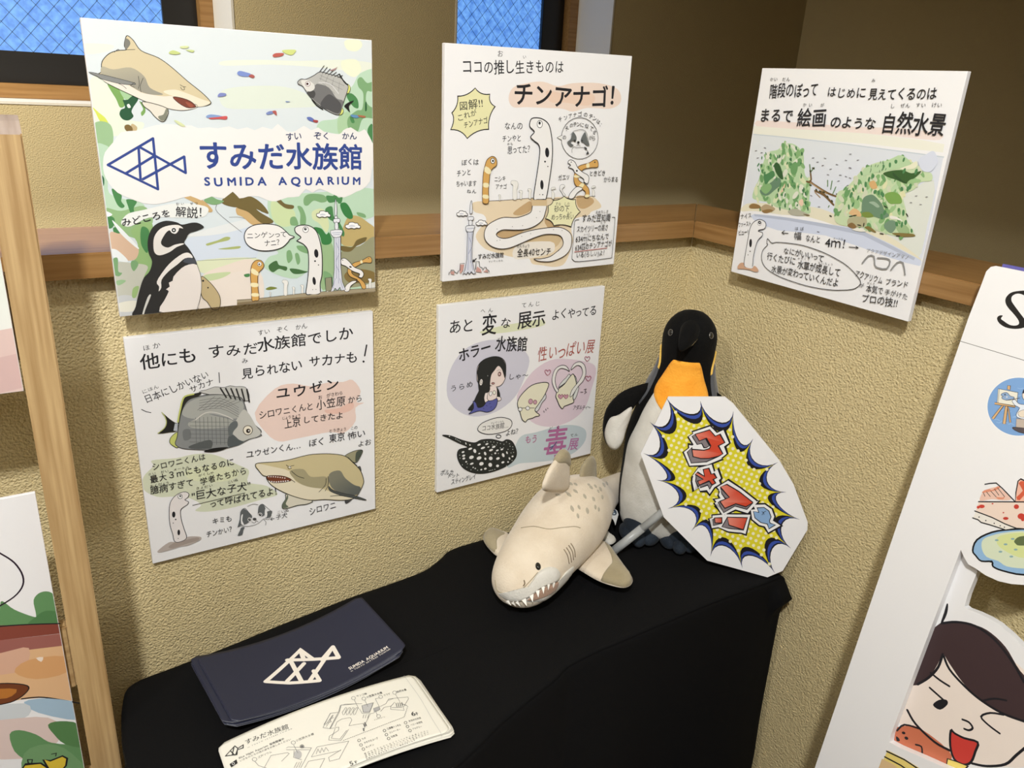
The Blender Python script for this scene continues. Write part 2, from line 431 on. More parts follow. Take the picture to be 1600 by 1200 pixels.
# ------------------------------------------------------------------ black cloth over the display table
TZ = CZ-.69
top = [(.955, .952), (.958, .80), (.957, .655), (.940, .640), (.80, .643), (.66, .641), (.545, .637), (.50, .622), (.42, .598), (.33, .565), (.22, .535), (.10, .505), (.035, .50), (.018, .53), (.020, .70), (.027, .775), (.036, .84), (.050, .868), (.10, .876), (.17, .884), (.30, .902), (.40, .912), (.462, .918), (.50, .935), (.53, .951), (.60, .953), (.78, .953)]
def cloth():
    loop = spline(top, 12); 
    # resample evenly
    P = [Vector(p) for p in loop]; n = len(P); L = [0]
    for i in range(n): L.append(L[-1]+(P[(i+1) % n]-P[i]).length)
    N = 420; Q = []; j = 0
    for i in range(N):
        t = L[-1]*i/N
        while L[j+1] < t: j += 1
        f = (t-L[j])/max(1e-9, L[j+1]-L[j]); Q.append(P[j].lerp(P[(j+1) % n], f))
    Nn = []
    for i in range(N):
        d = (Q[(i+4) % N]-Q[i-4]); Nn.append(Vector((d.y, -d.x)).normalized())
    cen = sum(Q, Vector((0, 0)))/N
    if (Q[0]-cen).dot(Nn[0]) < 0: Nn = [-x for x in Nn]
    vs = []; fs = []
    def topz(x, y):
        r = noise.noise(Vector((x*5, y*7, 3)))*.0022 + noise.noise(Vector((x*16, y*9, 1)))*.0012
        return TZ-.001+r*.8
    # inner rings toward a spine line inside the table
    spine = lambda q: Vector((min(.80, max(.16, q.x)), .775-.06*(1-min(1, max(0, (q.x-.1)/.6)))))
    K = 26
    for k in range(K):
        t = k/(K-1)
        for q in Q:
            c = spine(q); p = c.lerp(q, .02+.965*t); e = max(0, (t-.93)/.07)
            vs.append((p.x, p.y, topz(p.x, p.y)-.0012*e*e))
    R = .007
    prof = [(.45, .13), (.8, .45), (1.0, 1.0)]
    for a, b in prof:
        for q, nn in zip(Q, Nn): p = q+nn*(a-1)*R*.8; vs.append((p.x, p.y, topz(p.x, p.y)-.0012-R*b))
    D = 30; zf = .004
    for k in range(1, D+1):
        t = k/D; z = TZ-.008+(zf-TZ+.008)*t**1.2; dep = TZ-z
        for i, (q, nn) in enumerate(zip(Q, Nn)):
            s = L[-1]*i/N
            front = q.y < .76 and q.x < .955
            w = min(1, dep/.35)
            f = (math.sin(s*31+1.3*math.sin(s*7))*.5+math.sin(s*17+2)*.5)*.016*w + .012*w + noise.noise(Vector((s*6, z*3, 0)))*.010*w
            if q.x > .93 and q.y < .70: f += .018*math.exp(-((dep-.035)/.018)**2)-.0
            if not front: f = max(-.002, f*.25)*.0 if q.y > .86 else f*.55
            p = q+nn*f
            if p.x > WB-.004: p.x = WB-.004
            if p.y > WA-.004: p.y = WA-.004
            vs.append((p.x, p.y, z))
    rings = K+3+D
    for r in range(rings-1):
        for i in range(N): a, b = r*N+i, r*N+(i+1) % N; fs.append((a, b, b+N, a+N))
    fs.append(tuple(range(N))[::-1]); fs.append(tuple((rings-1)*N+i for i in range(N)))
    vs = [(max(x, .028) if y > .74 else x, min(y, WA-.003), z) for x, y, z in vs]
    me = (vs, [], fs)
    bm = bmesh.new(); m_ = bpy.data.meshes.new('t'); m_.from_pydata(*me); bm.from_mesh(m_); bmesh.ops.remove_doubles(bm, verts=bm.verts[:], dist=1e-5)
    bmesh.ops.recalc_face_normals(bm, faces=bm.faces[:])
    o = obj('tablecloth', bm, CLOTH, smooth=True)
    tag(o, 'black cloth draped over the corner display table down to the floor', 'tablecloth')
cloth()
o = boxo('tablecloth_clip', (.0035, .0165, .70, .712, TZ-.075, TZ-.045), mat('clear_plastic', (.35, .37, .40), .25, spec=.6), bev=.002)
tag(o, 'small grey plastic clip at the left end of the black tablecloth', 'clip')
# ------------------------------------------------------------------ easel with its post beside the table
e = empty('display_easel', (.0105, .80, 0)); tag(e, 'light oak display easel with a round-topped post left of the black table', 'easel')
pz = CZ-.057
def epart(nm, dims, m, bev=.0015, loc=(.0105, .80, 0)):
    bm = box(bmesh.new(), *dims, bev=bev); bmesh.ops.translate(bm, vec=-Vector(loc), verts=bm.verts[:]); return obj(nm, bm, m, e)
for x0, x1 in ((-.004, .025), (-.50, -.471)):
    prof = [(.80, 0), (.846, 0), (.846, pz+.006), (.842, pz+.011), (.832, pz+.014), (.816, pz+.010), (.807, pz+.005), (.80, pz)]
    bm = bmesh.new(); a = [bm.verts.new((x0-.0105, y-.80, z)) for y, z in prof]; b = [bm.verts.new((x1-.0105, y-.80, z)) for y, z in prof]
    bm.faces.new(a); bm.faces.new(b[::-1]); n = len(prof)
    for i in range(n): bm.faces.new((a[i], b[i], b[(i+1) % n], a[(i+1) % n]))
    bmesh.ops.recalc_face_normals(bm, faces=bm.faces[:])
    for f in bm.faces: f.material_index = 1 if f.normal.z > .3 else 0
    es = [q for q in bm.edges if abs((q.verts[0].co-q.verts[1].co).normalized().z) > .9]
    bmesh.ops.bevel(bm, geom=es, offset=.0012, segments=2, affect='EDGES')
    obj('post', bm, [OAK, OAKEND], e)
for z0, z1 in ((CZ-.262, CZ-.178), (CZ-.640, CZ-.560), (CZ-.80, CZ-.765)):
    epart('crossbar', (-.471, -.004, .826, .842, z0, z1), OAKX)
# rear legs
for x0 in (-.004, -.50):
    bm = bmesh.new()
    vs = [(x0, .848, pz-.10), (x0+.02, .848, pz-.10), (x0+.02, .86, pz-.10), (x0, .86, pz-.10), (x0, .925, 0), (x0+.02, .925, 0), (x0+.02, .94, 0), (x0, .94, 0)]
    V_ = [bm.verts.new((x-.0105, y-.80, z)) for x, y, z in vs]
    for f in ((0, 1, 2, 3), (4, 5, 6, 7), (0, 1, 5, 4), (1, 2, 6, 5), (2, 3, 7, 6), (3, 0, 4, 7)): bm.faces.new([V_[i] for i in f])
    bmesh.ops.recalc_face_normals(bm, faces=bm.faces[:]); obj('rear_leg', bm, OAK, e)
p1, a1 = poster_y(YP, [(126, 29), (580.5, 61.5), (587, 457), (187, 494)], 'square poster with a blue line fish logo, shark and penguin over green watercolour')
p2, a2 = poster_y(YQ, [(196, 525.6), (585, 488.5), (584.5, 793.5), (236, 884)], 'square poster with a grey fish and a beige shark below the logo poster')
p3, a3 = poster_y(YP, [(693.5, 67), (989, 87.5), (958, 413), (693, 440)], 'square poster with a long white garden eel coiling under brown sand')
p4, a4 = poster_y(YQ, [(686, 477), (946, 447.6), (922, 708.5), (682, 770.5)], 'square poster with a black spotted stingray and a long-haired mermaid')
p5, a5 = poster_x(LB-.008, [(1191, 105), (1512.6, 113), (1418, 501), (1142, 425.5)], 'square poster with a watercolour planted tank on the right-hand wall')
# ---------------- poster 1 artwork (logo poster)
def blots(A, items, sm=5):
    for c, pts in items: A.fill(pts, c, sm)
def cloudshape(A, cx, cy, w, h, lw=6):
    pts = [(-.5, .2), (-.48, -.1), (-.3, -.2), (-.25, -.45), (0, -.5), (.15, -.38), (.32, -.35), (.38, -.1), (.5, .05), (.45, .35), (.25, .3), (.1, .42), (-.1, .32), (-.3, .42), (-.42, .3)]
    A.shape([(cx+a*w, cy+b*h) for a, b in pts], rgb(238), lw)
    A.fill([(cx+a*w, cy+b*h) for a, b in ((-.25, 0), (-.1, -.12), (.1, -.05), (.15, .1), (-.05, .15), (-.25, .12))], rgb(200, 203, 212), 3)
def eye(A, x, y, r, lx_=0, ly_=0, lw=3):
    A.disc((x, y), r, rgb(240)).ring((x, y), r, lw).disc((x+lx_, y+ly_), r*.48, INK).disc((x+lx_+r*.12, y+ly_-r*.12), r*.14, rgb(240))
def minieel(A, x, y, h, d=1, lw=2.5):
    w = h*.11
    A.shape([(x-w, y), (x-w*1.1, y-h*.5), (x-w*1.0, y-h*.75), (x-w*2.0*d, y-h*.86), (x-w*1.6*d, y-h), (x+w*.9*d, y-h*.98), (x+w*1.6*d, y-h*.8), (x+w, y-h*.5), (x+w, y)], rgb(228, 227, 222), lw, rgb(110), 3)
G1, G2, G3, G4 = rgb(122, 163, 116), rgb(72, 130, 78), rgb(150, 185, 142), rgb(181, 209, 184)
BR1, BR2 = rgb(110, 96, 56), rgb(196, 165, 115)
A = a1
A.part('watercolour_background'); A.view(0, 0, 1)
A.fill([(110, 15), (600, 40), (610, 480), (170, 510)], rgb(213, 220, 222), 0, ((350, 60), (350, 230), rgb(205, 216, 221)))
A.view(120, 20, 6.667)
blots(A, [(rgb(224, 226, 212), [(60, 330), (200, 320), (380, 340), (330, 400), (90, 430)]), (rgb(219, 227, 210), [(140, 700), (300, 720), (420, 900), (520, 1100), (700, 1150), (600, 1250), (160, 1250)])])
A.view(350, 50, 6.667)
blots(A, [(rgb(221, 226, 213), [(0, 300), (400, 290), (800, 300), (1250, 290), (1550, 330), (1540, 430), (1000, 370), (500, 340), (0, 350)]), (rgb(214, 222, 210), [(0, 600), (500, 560), (800, 620), (1000, 760), (700, 790), (300, 800), (0, 780)]),
 (rgb(226, 230, 205), [(1260, 90), (1400, 80), (1440, 140), (1380, 200), (1280, 180)]), (rgb(226, 230, 205), [(1230, 300), (1380, 290), (1430, 400), (1350, 470), (1240, 400)])])
A.part('watercolour_leaves')
A.view(350, 50, 6.667)
blots(A, [(G4, [(1260, 620), (1340, 560), (1420, 430), (1600, 400), (1620, 700), (1620, 1250), (1450, 1250), (1220, 1080), (980, 1020), (1010, 930), (1180, 900), (1200, 800)]),
 (rgb(168, 199, 160), [(1200, 880), (1290, 830), (1330, 900), (1300, 1010), (1200, 1060), (1180, 960)]),
 (G1, [(1390, 500), (1430, 470), (1490, 530), (1550, 520), (1590, 570), (1540, 620), (1490, 620), (1480, 720), (1530, 780), (1600, 790), (1600, 900), (1450, 900), (1390, 1040), (1300, 1010), (1290, 900), (1380, 820), (1440, 800), (1450, 640), (1400, 570)]),
 (G2, [(1280, 650), (1330, 640), (1390, 700), (1400, 790), (1350, 780), (1290, 700)]), (G2, [(1310, 890), (1340, 880), (1360, 940), (1330, 945)]), (G2, [(1500, 1000), (1550, 970), (1570, 1250), (1540, 1180), (1500, 1080)]),
 (rgb(45, 95, 55), [(1470, 740), (1484, 730), (1488, 810), (1470, 820)])])
A.view(120, 20, 6.667)
blots(A, [(rgb(118, 160, 88), [(320, 740), (400, 760), (470, 840), (500, 960), (450, 985), (410, 900), (360, 820)]), (rgb(160, 195, 150), [(450, 800), (570, 830), (580, 900), (500, 900)]),
 (rgb(118, 160, 88), [(650, 920), (700, 960), (715, 1030), (680, 1075), (668, 1040), (690, 1000)]), (rgb(38, 84, 56), [(480, 910), (530, 905), (560, 880), (600, 860), (640, 900), (590, 980), (570, 1030), (590, 1080), (540, 1120), (480, 1110), (445, 1060), (460, 1010), (500, 990), (490, 940)]),
 (rgb(225, 232, 222), [(522, 960), (545, 950), (562, 985), (535, 990)]), (rgb(205, 214, 90), [(150, 970), (230, 1040), (300, 1100), (350, 1200), (300, 1220), (230, 1110), (190, 1030)]),
 (rgb(150, 184, 140), [(170, 1170), (240, 1130), (330, 1150), (370, 1210), (380, 1330), (340, 1420), (230, 1440), (195, 1300)]), (rgb(190, 170, 130), [(570, 1160), (600, 1165), (630, 1200), (600, 1260), (560, 1210)]), (rgb(120, 98, 55), [(500, 1175), (540, 1165), (580, 1200), (575, 1250), (530, 1240), (500, 1210)])])
A.view(140, 190, 6.667)
blots(A, [(G4, [(50, 260), (150, 240), (220, 330), (190, 700), (300, 790), (520, 840), (560, 900), (340, 1000), (180, 950), (120, 600)]),
 (rgb(143, 178, 128), [(170, 900), (330, 930), (560, 880), (660, 1020), (600, 1150), (560, 1230), (330, 1160), (200, 1000)]),
 (G2, [(230, 700), (330, 760), (330, 830), (365, 880), (330, 900), (280, 850)]), (G2, [(385, 810), (490, 830), (460, 900), (470, 970), (430, 960), (400, 880)]), (G2, [(160, 980), (250, 1000), (260, 1060), (230, 1110), (180, 1100)]),
 (G2, [(245, 1110), (290, 1100), (325, 1130), (310, 1170), (260, 1170)]), (rgb(38, 96, 62), [(120, 560), (150, 590), (150, 660), (125, 665)]), (rgb(232, 238, 238), [(160, 930), (235, 965), (200, 990), (165, 980)])])
A.view(160, 320, 6.667)
blots(A, [(rgb(143, 178, 118), [(300, 260), (520, 200), (520, 640), (500, 700), (420, 800), (330, 620), (370, 420)]), (G2, [(405, 240), (440, 228), (480, 260), (490, 330), (470, 500), (410, 430), (395, 330)]),
 (rgb(210, 180, 155), [(80, 290), (170, 300), (220, 290), (370, 440), (350, 560), (250, 580), (190, 530), (90, 470)]), (rgb(228, 234, 236), [(80, 470), (150, 470), (260, 570), (240, 600), (130, 560)]), (rgb(228, 234, 236), [(100, 160), (200, 250), (370, 435), (350, 445), (190, 300)]),
 (rgb(190, 192, 180), [(150, 600), (330, 610), (470, 640), (430, 760), (370, 1000), (340, 1060), (170, 1000), (130, 700)]), (rgb(196, 200, 202), [(160, 960), (350, 970), (350, 1160), (170, 1180)]),
 (rgb(222, 221, 208), [(160, 1030), (350, 1000), (345, 1100), (170, 1110)]), (G1, [(115, 560), (160, 560), (165, 690), (205, 710), (170, 745), (120, 720), (100, 620)]), (G1, [(300, 590), (345, 580), (375, 620), (330, 690), (300, 650)]),
 (G3, [(140, 800), (200, 780), (245, 795), (170, 840)]), (rgb(150, 180, 120), [(320, 870), (380, 850), (350, 960), (310, 960)]),
 (rgb(203, 213, 226), [(860, 380), (1040, 320), (1300, 290), (1600, 180), (1610, 540), (1400, 580), (990, 585)]), (rgb(219, 223, 224), [(880, 320), (1100, 250), (1600, 130), (1600, 200), (1300, 290), (1040, 325)]),
 (rgb(212, 218, 186), [(990, 585), (1600, 555), (1610, 700), (1060, 715)]), (rgb(224, 212, 200), [(1040, 740), (1250, 640), (1600, 590), (1650, 1080), (1240, 1060), (1150, 840)]), (rgb(224, 214, 204), [(1100, 800), (1300, 720), (1640, 700), (1640, 1070), (1230, 1070), (1000, 1090)]),
 (rgb(190, 205, 160), [(1070, 730), (1330, 700), (1250, 760), (1100, 790)]), (rgb(165, 175, 110), [(1085, 405), (1200, 370), (1280, 335), (1330, 340), (1310, 370), (1200, 395), (1100, 425)]), (rgb(165, 175, 110), [(1205, 460), (1300, 445), (1430, 430), (1420, 455), (1300, 465)])])
A.line([(1190, 0), (1200, 80), (1450, 285)], 5, rgb(105)).line([(1320, 130), (1420, 128), (1500, 150)], 4, rgb(120)).line([(990, 582), (1300, 568), (1600, 552)], 4, rgb(120, 130, 120))
A.view(370, 300, 6.667)
blots(A, [(G4, [(340, 60), (600, 20), (900, 0), (1440, -30), (1440, 230), (1300, 330), (1200, 700), (1450, 900), (1450, 1040), (900, 1040), (880, 700), (620, 900), (300, 800), (330, 680), (430, 640), (390, 560), (400, 340), (340, 260)]),
 (rgb(196, 212, 165), [(360, 100), (480, 140), (600, 200), (590, 330), (470, 360), (370, 270)]), (rgb(150, 180, 135), [(880, 500), (1000, 560), (1000, 900), (880, 1000)]), (rgb(205, 214, 170), [(790, 200), (900, 180), (960, 330), (930, 420), (860, 330), (790, 280)]),
 (rgb(185, 165, 110), [(1080, 480), (1150, 270), (1260, 250), (1370, 320), (1440, 380), (1440, 470), (1330, 520), (1250, 560), (1120, 560)]), (rgb(148, 148, 118), [(1090, 620), (1280, 560), (1445, 480), (1450, 900), (1120, 990), (1080, 800)]),
 (rgb(128, 108, 62), [(1120, 860), (1220, 800), (1420, 830), (1450, 930), (1250, 950), (1150, 930)]), (BR1, [(1090, 560), (1200, 570), (1250, 500), (1350, 470), (1330, 520), (1250, 560), (1180, 620), (1090, 610)]),
 (G1, [(700, 60), (760, 20), (900, 30), (940, 90), (880, 110), (800, 90), (740, 140), (700, 130)]), (G1, [(630, 150), (680, 160), (720, 260), (710, 350), (660, 340), (660, 230)]), (G1, [(560, 270), (610, 260), (640, 330), (620, 350), (560, 340)]),
 (G2, [(930, 40), (1000, 40), (1020, 20), (1060, 60), (1100, 50), (1090, 110), (1060, 120), (1040, 100), (960, 110)]), (rgb(54, 122, 66), [(1075, 130), (1130, 110), (1180, 170), (1210, 260), (1170, 280), (1110, 230)]), (G2, [(920, 180), (990, 150), (1010, 250), (1060, 300), (1120, 420), (1100, 460), (1040, 330), (960, 280)]),
 (rgb(54, 122, 66), [(800, 370), (880, 380), (930, 440), (960, 420), (990, 500), (960, 545), (890, 540), (860, 450)]), (G1, [(1250, 210), (1330, 230), (1340, 268), (1270, 250)]), (rgb(66, 105, 62), [(335, 760), (410, 715), (440, 760), (520, 780), (510, 820), (440, 800), (380, 835), (340, 810)]),
 (rgb(66, 105, 62), [(550, 800), (620, 800), (700, 820), (740, 830), (680, 850), (590, 850)]), (G1, [(625, 560), (720, 570), (745, 640), (650, 610)]), (G1, [(520, 620), (560, 610), (580, 690), (540, 740), (520, 700)]), (G1, [(605, 650), (640, 640), (660, 720), (630, 755)]),
 (G1, [(900, 830), (990, 870), (990, 1000), (930, 1010)]), (rgb(120, 130, 60), [(300, 1010), (350, 985), (420, 1000), (340, 1020)]), (G2, [(75, 860), (130, 850), (130, 880), (90, 885)]),
 (BR2, [(0, 160), (120, 200), (240, 300), (330, 330), (180, 350), (60, 260), (0, 230)]), (BR1, [(0, 80), (140, 130), (240, 210), (370, 290), (360, 325), (250, 320), (120, 210), (0, 160)]), (BR1, [(410, 90), (440, 65), (500, 120), (590, 140), (580, 175), (500, 165)]),
 (rgb(52, 84, 62), [(100, 70), (180, 80), (210, 150), (150, 150), (90, 110)]), (rgb(52, 84, 62), [(225, 160), (260, 150), (300, 210), (250, 200)])])
A.view(140, 190, 6.667)
blots(A, [(BR1, [(1380, 850), (1400, 790), (1490, 730), (1560, 790), (1680, 780), (1800, 860), (1860, 960), (1700, 900), (1500, 890)]), (G1, [(1190, 820), (1260, 780), (1330, 810), (1400, 830), (1320, 865), (1240, 855)]), (BR2, [(970, 780), (1040, 770), (1180, 820), (1280, 920), (1230, 940), (1100, 850)])])
A.part('white_banner').view(140, 190, 6.667)
W_ = rgb(230, 228, 226)
A.fill([(140, 430), (160, 320), (250, 210), (330, 110), (480, 95), (640, 50), (740, 30), (870, 30), (970, 45), (1060, 40), (1130, 70), (1240, 60), (1340, 70), (1450, 50), (1540, 80), (1640, 60), (1720, 90), (1800, 55), (1900, 80), (1960, 25), (2050, 100), (2140, 100), (2230, 45), (2310, 90), (2380, 60), (2440, 105), (2600, 130), (2640, 90), (2720, 60), (2800, 110), (2860, 80), (2900, 130), (2960, 250), (2990, 330), (2940, 500), (2920, 620), (2850, 700), (2780, 730), (2650, 790), (2540, 760), (2400, 700), (2320, 740), (2250, 700), (2180, 780), (2060, 790), (1940, 830), (1850, 820), (1760, 780), (1650, 780), (1560, 800), (1490, 730), (1400, 800), (1270, 780), (1160, 820), (1050, 775), (880, 820), (700, 860), (560, 850), (420, 800), (290, 740), (200, 640), (150, 540)], W_, 2)
A.fill([(330, 1040), (400, 960), (560, 920), (900, 850), (1200, 880), (1230, 950), (1150, 1000), (900, 1000), (620, 1000), (430, 1090), (350, 1080)], rgb(226, 229, 226), 4)
A.part('logo_fish')
BL = rgb(46, 68, 138)
A.lines([[(190, 452), (660, 175)], [(190, 452), (712, 705)], [(660, 175), (712, 705)], [(515, 262), (1000, 535)], [(1000, 535), (985, 365)], [(985, 365), (700, 520), (555, 600)], [(375, 540), (670, 360)], [(510, 275), (530, 600)]], 27, BL)
A.part('title_lettering')
A.view(360, 190, 6.667)
A.text('すみだ水族館', (-330, 470), (1385, 472), 270, BL, off=.022, jit=.3)
A.text('SUMIDA AQUARIUM', (-290, 668), (1370, 652), 105, BL, off=.035, jit=.6)
A.text('すい', (575, 190), (745, 185), 75, rgb(28, 38, 88), off=.012); A.text('ぞく', (865, 182), (1040, 182), 70, rgb(28, 38, 88), off=.012); A.text('かん', (1160, 180), (1315, 182), 65, rgb(28, 38, 88), off=.012)
A.part('lettering').view(160, 320, 6.667)
A.text('みどころを', (205, 225), (720, 110), 80, off=.012); A.text('解説！', (760, 120), (1110, 120), 105, off=.006); A.text('かい　せつ', (760, 2), (1000, -5), 28)
A.part('shark_drawing').view(120, 20, 6.667)
BE, BW = rgb(205, 192, 158), rgb(226, 218, 206)
A.shape([(225, 640), (265, 690), (330, 740), (570, 855), (700, 915), (800, 950), (950, 995), (1080, 1015), (1180, 1005), (1240, 985), (1265, 975), (1350, 965), (1392, 945), (1385, 915), (1300, 830), (1150, 710), (990, 570), (850, 470), (670, 395), (590, 290), (525, 238), (500, 290), (495, 350), (515, 385), (420, 395), (330, 430), (262, 510), (255, 610)], BE, 8, rgb(35, 35, 30), 4)
A.fill([(262, 690), (330, 740), (570, 855), (700, 915), (800, 950), (950, 995), (1080, 1015), (1180, 1005), (1245, 985), (1170, 930), (1000, 870), (900, 870), (760, 850), (660, 825), (520, 745), (400, 730), (300, 690)], BW, 3)
A.fill([(262, 560), (380, 590), (560, 570), (700, 660), (760, 780), (900, 850), (760, 850), (640, 810), (520, 735), (420, 700), (265, 650)], rgb(172, 166, 145), 4, ((500, 560), (560, 760), rgb(150, 147, 134)))
A.fill([(900, 820), (1020, 800), (1150, 840), (1300, 900), (1385, 930), (1350, 963), (1250, 975), (1150, 905), (1000, 868)], rgb(226, 217, 196), 4)
A.fill([(505, 270), (545, 285), (555, 330), (510, 385), (497, 340)], rgb(120, 120, 112), 4)
A.shape([(122, 618), (250, 640), (450, 690), (610, 735), (560, 750), (430, 735), (260, 690), (215, 665)], rgb(130, 132, 130), 5, rgb(40), 3)
A.shape([(1000, 878), (1080, 885), (1180, 920), (1240, 975), (1200, 990), (1140, 985), (1060, 940)], rgb(120, 62, 48), 6, rgb(40, 30, 28), 3)
A.fill([(1130, 930), (1180, 940), (1215, 970), (1180, 985)], rgb(150, 80, 60), 3)
A.shape([(685, 925), (700, 975), (760, 1020), (810, 1080), (880, 1132), (925, 1110), (950, 1010), (850, 960)], rgb(218, 213, 200), 8, rgb(60, 60, 52), 3)
A.fill([(845, 1080), (900, 1060), (925, 1005), (948, 1010), (925, 1105), (880, 1125)], rgb(125, 127, 112), 3)
A.lines([[(690, 680), (660, 760), (668, 825)], [(640, 660), (650, 740), (640, 790)], [(1075, 750), (1110, 770), (1135, 772)], [(1080, 775), (1095, 800), (1120, 800), (1115, 775)], [(600, 725), (560, 760), (600, 775)], [(1255, 965), (1230, 950)], [(430, 735), (480, 760), (515, 790)], [(512, 385), (605, 382)], [(390, 410), (430, 380), (440, 395)]], 5, rgb(50, 50, 45), smooth=3)
A.part('small_fish_print')
for (ox, oy, items) in ((350, 50, [([(135, 430), (160, 405), (230, 420), (280, 440), (240, 465), (160, 455)], rgb(120, 140, 200)), ([(255, 460), (285, 440), (318, 460), (300, 480)], rgb(168, 90, 85)), ([(505, 240), (540, 220), (620, 222), (600, 250), (520, 262)], rgb(182, 92, 82)), ([(605, 190), (740, 185), (735, 215), (700, 240), (640, 225)], rgb(200, 210, 130)),
 ([(437, 845), (470, 825), (510, 825), (505, 850), (450, 862)], rgb(120, 135, 185)), ([(500, 825), (540, 820), (548, 870), (520, 850)], rgb(172, 90, 85)), ([(860, 890), (900, 885), (940, 915), (930, 935), (880, 918)], rgb(95, 112, 175)), ([(925, 915), (975, 920), (970, 942), (935, 938)], rgb(160, 70, 70)), ([(640, 720), (690, 725), (650, 732)], rgb(120, 140, 185)),
 ([(1320, 860), (1400, 870), (1390, 895), (1330, 885)], rgb(95, 140, 180)), ([(1395, 865), (1470, 875), (1460, 892), (1400, 880)], rgb(168, 105, 75)), ([(1100, 400), (1160, 375), (1180, 358), (1150, 400)], rgb(170, 140, 140))]),
 (120, 20, [([(955, 420), (1000, 390), (1080, 420), (1020, 435)], rgb(190, 202, 130)), ([(1075, 350), (1160, 345), (1150, 368), (1090, 370)], rgb(205, 214, 160)), ([(1130, 385), (1220, 390), (1200, 412)], rgb(190, 202, 140)), ([(1465, 865), (1490, 835), (1550, 840), (1545, 865), (1480, 875)], rgb(125, 135, 190)), ([(1345, 1075), (1400, 1058), (1510, 1075), (1500, 1090), (1370, 1095)], rgb(130, 155, 200)), ([(1375, 1095), (1470, 1085), (1560, 1075), (1555, 1110), (1480, 1105), (1400, 1108)], rgb(196, 85, 85)), ([(1010, 1120), (1060, 1130), (1130, 1180), (1080, 1180)], rgb(205, 212, 165))])):
    A.view(ox, oy, 6.667)
    for pts, c in items: A.fill(pts, c, 3)
def butterfly(A, pts, flip=1):
    pass
A.part('grey_fish_drawing').view(350, 50, 6.667)
A.shape([(1250, 770), (1290, 735), (1350, 715), (1300, 770), (1310, 835), (1275, 800)], rgb(25), 0)
A.shape([(1270, 540), (1310, 565), (1310, 610), (1280, 640)], rgb(215, 220, 120), 4); A.shape([(1190, 860), (1220, 790), (1242, 820), (1225, 855)], rgb(215, 220, 120), 4)
A.shape([(765, 520), (800, 490), (850, 492), (930, 455), (1000, 415), (1100, 440), (1200, 470), (1280, 545), (1290, 590), (1260, 680), (1230, 770), (1205, 850), (1160, 858), (1060, 810), (960, 740), (880, 660), (820, 570), (775, 545)], rgb(178, 178, 174), 7, rgb(40))
A.fill([(860, 630), (940, 560), (980, 540), (1090, 580), (1170, 690), (1240, 720), (1205, 840), (1160, 850), (1060, 800), (960, 730), (890, 665)], rgb(112, 112, 112), 4)
A.fill([(1000, 760), (1080, 650), (1160, 690), (1220, 760), (1190, 845), (1100, 820)], rgb(78, 78, 80), 4); A.fill([(860, 635), (930, 610), (950, 650), (920, 690)], rgb(70), 4)
A.fill([(800, 510), (860, 500), (930, 540), (940, 590), (890, 620), (840, 590)], rgb(214, 213, 208), 4)
A.fill([(765, 545), (785, 535), (775, 552)], rgb(90, 70, 70))
A.lines([[(990+i*32, 420+i*9), (1040+i*32, 350+i*17)] for i in range(7)], 7, rgb(45)).lines([[(990, 480+i*0), (1230, 600)], [(1000, 450), (1250, 560)], [(1010, 520), (1150, 640)], [(1020, 440), (1000, 500)], [(1080, 455), (1050, 540)], [(1140, 480), (1120, 570)], [(1200, 520), (1190, 620)]], 3, rgb(110)).lines([[(985, 525), (1100, 540), (1190, 640)]], 9, rgb(205), smooth=4)
A.lines([[(915, 705), (960, 760), (1025, 805)], [(1200, 440), (1250, 520), (1285, 550)]], 13, rgb(20), smooth=3).ring((870, 540), 25, 5, rgb(130, 100, 95)).disc((870, 540), 22, rgb(235)).disc((866, 540), 13, rgb(60, 25, 20))
A.part('penguin_drawing').view(160, 320, 6.667)
PB = rgb(42, 42, 42)
A.shape([(1025, 750), (1100, 790), (1180, 880), (1225, 970), (1215, 1075), (1150, 1090), (1090, 1010), (1030, 940)], rgb(186, 168, 128), 6, rgb(40, 36, 30))
A.fill([(340, 1160), (345, 1060), (390, 870), (430, 760), (490, 690), (515, 590), (480, 500), (470, 380), (500, 270), (560, 200), (660, 165), (770, 180), (830, 205), (930, 185), (1000, 190), (1055, 232), (980, 270), (905, 295), (870, 350), (850, 400), (900, 460), (960, 560), (990, 640), (1025, 750), (1030, 880), (1010, 1000), (975, 1110), (800, 1130)], PB, 4)
A.fill([(530, 430), (540, 330), (600, 250), (690, 215), (790, 210), (840, 245), (800, 240), (790, 270), (760, 300), (720, 290), (700, 265), (670, 280), (640, 320), (610, 380), (620, 420), (680, 445), (750, 415), (830, 400), (845, 410), (770, 440), (700, 490), (600, 525), (545, 500)], rgb(226, 222, 217), 3)
A.disc((742, 263), 29, PB).ring((742, 263), 27, 8, rgb(232)).disc((742, 263), 9, rgb(236))
A.fill([(565, 800), (640, 680), (720, 590), (830, 510), (900, 500), (940, 550), (860, 555), (780, 620), (690, 690), (615, 780), (612, 860), (585, 900), (590, 850)], rgb(228, 224, 220), 3)
A.fill([(740, 745), (820, 660), (900, 620), (985, 625), (1020, 740), (1030, 880), (1010, 1000), (975, 1110), (800, 1130), (590, 1110), (640, 1000), (690, 900), (660, 880), (700, 850), (690, 810), (730, 790)], rgb(228, 221, 216), 2)
A.fill([(840, 590), (880, 550), (950, 560), (975, 610), (900, 610)], rgb(70, 75, 84), 4); A.fill([(415, 1130), (470, 960), (505, 940), (450, 1080), (430, 1140)], rgb(205, 205, 200), 3)
A.line([(850, 400), (900, 460), (960, 560), (990, 640), (1025, 750), (1030, 880), (1010, 1000), (975, 1110)], 5, rgb(60)).disc((1047, 790), 11, INK).disc((1098, 862), 8, INK)
A.part('ground_print').view(370, 300, 6.667)
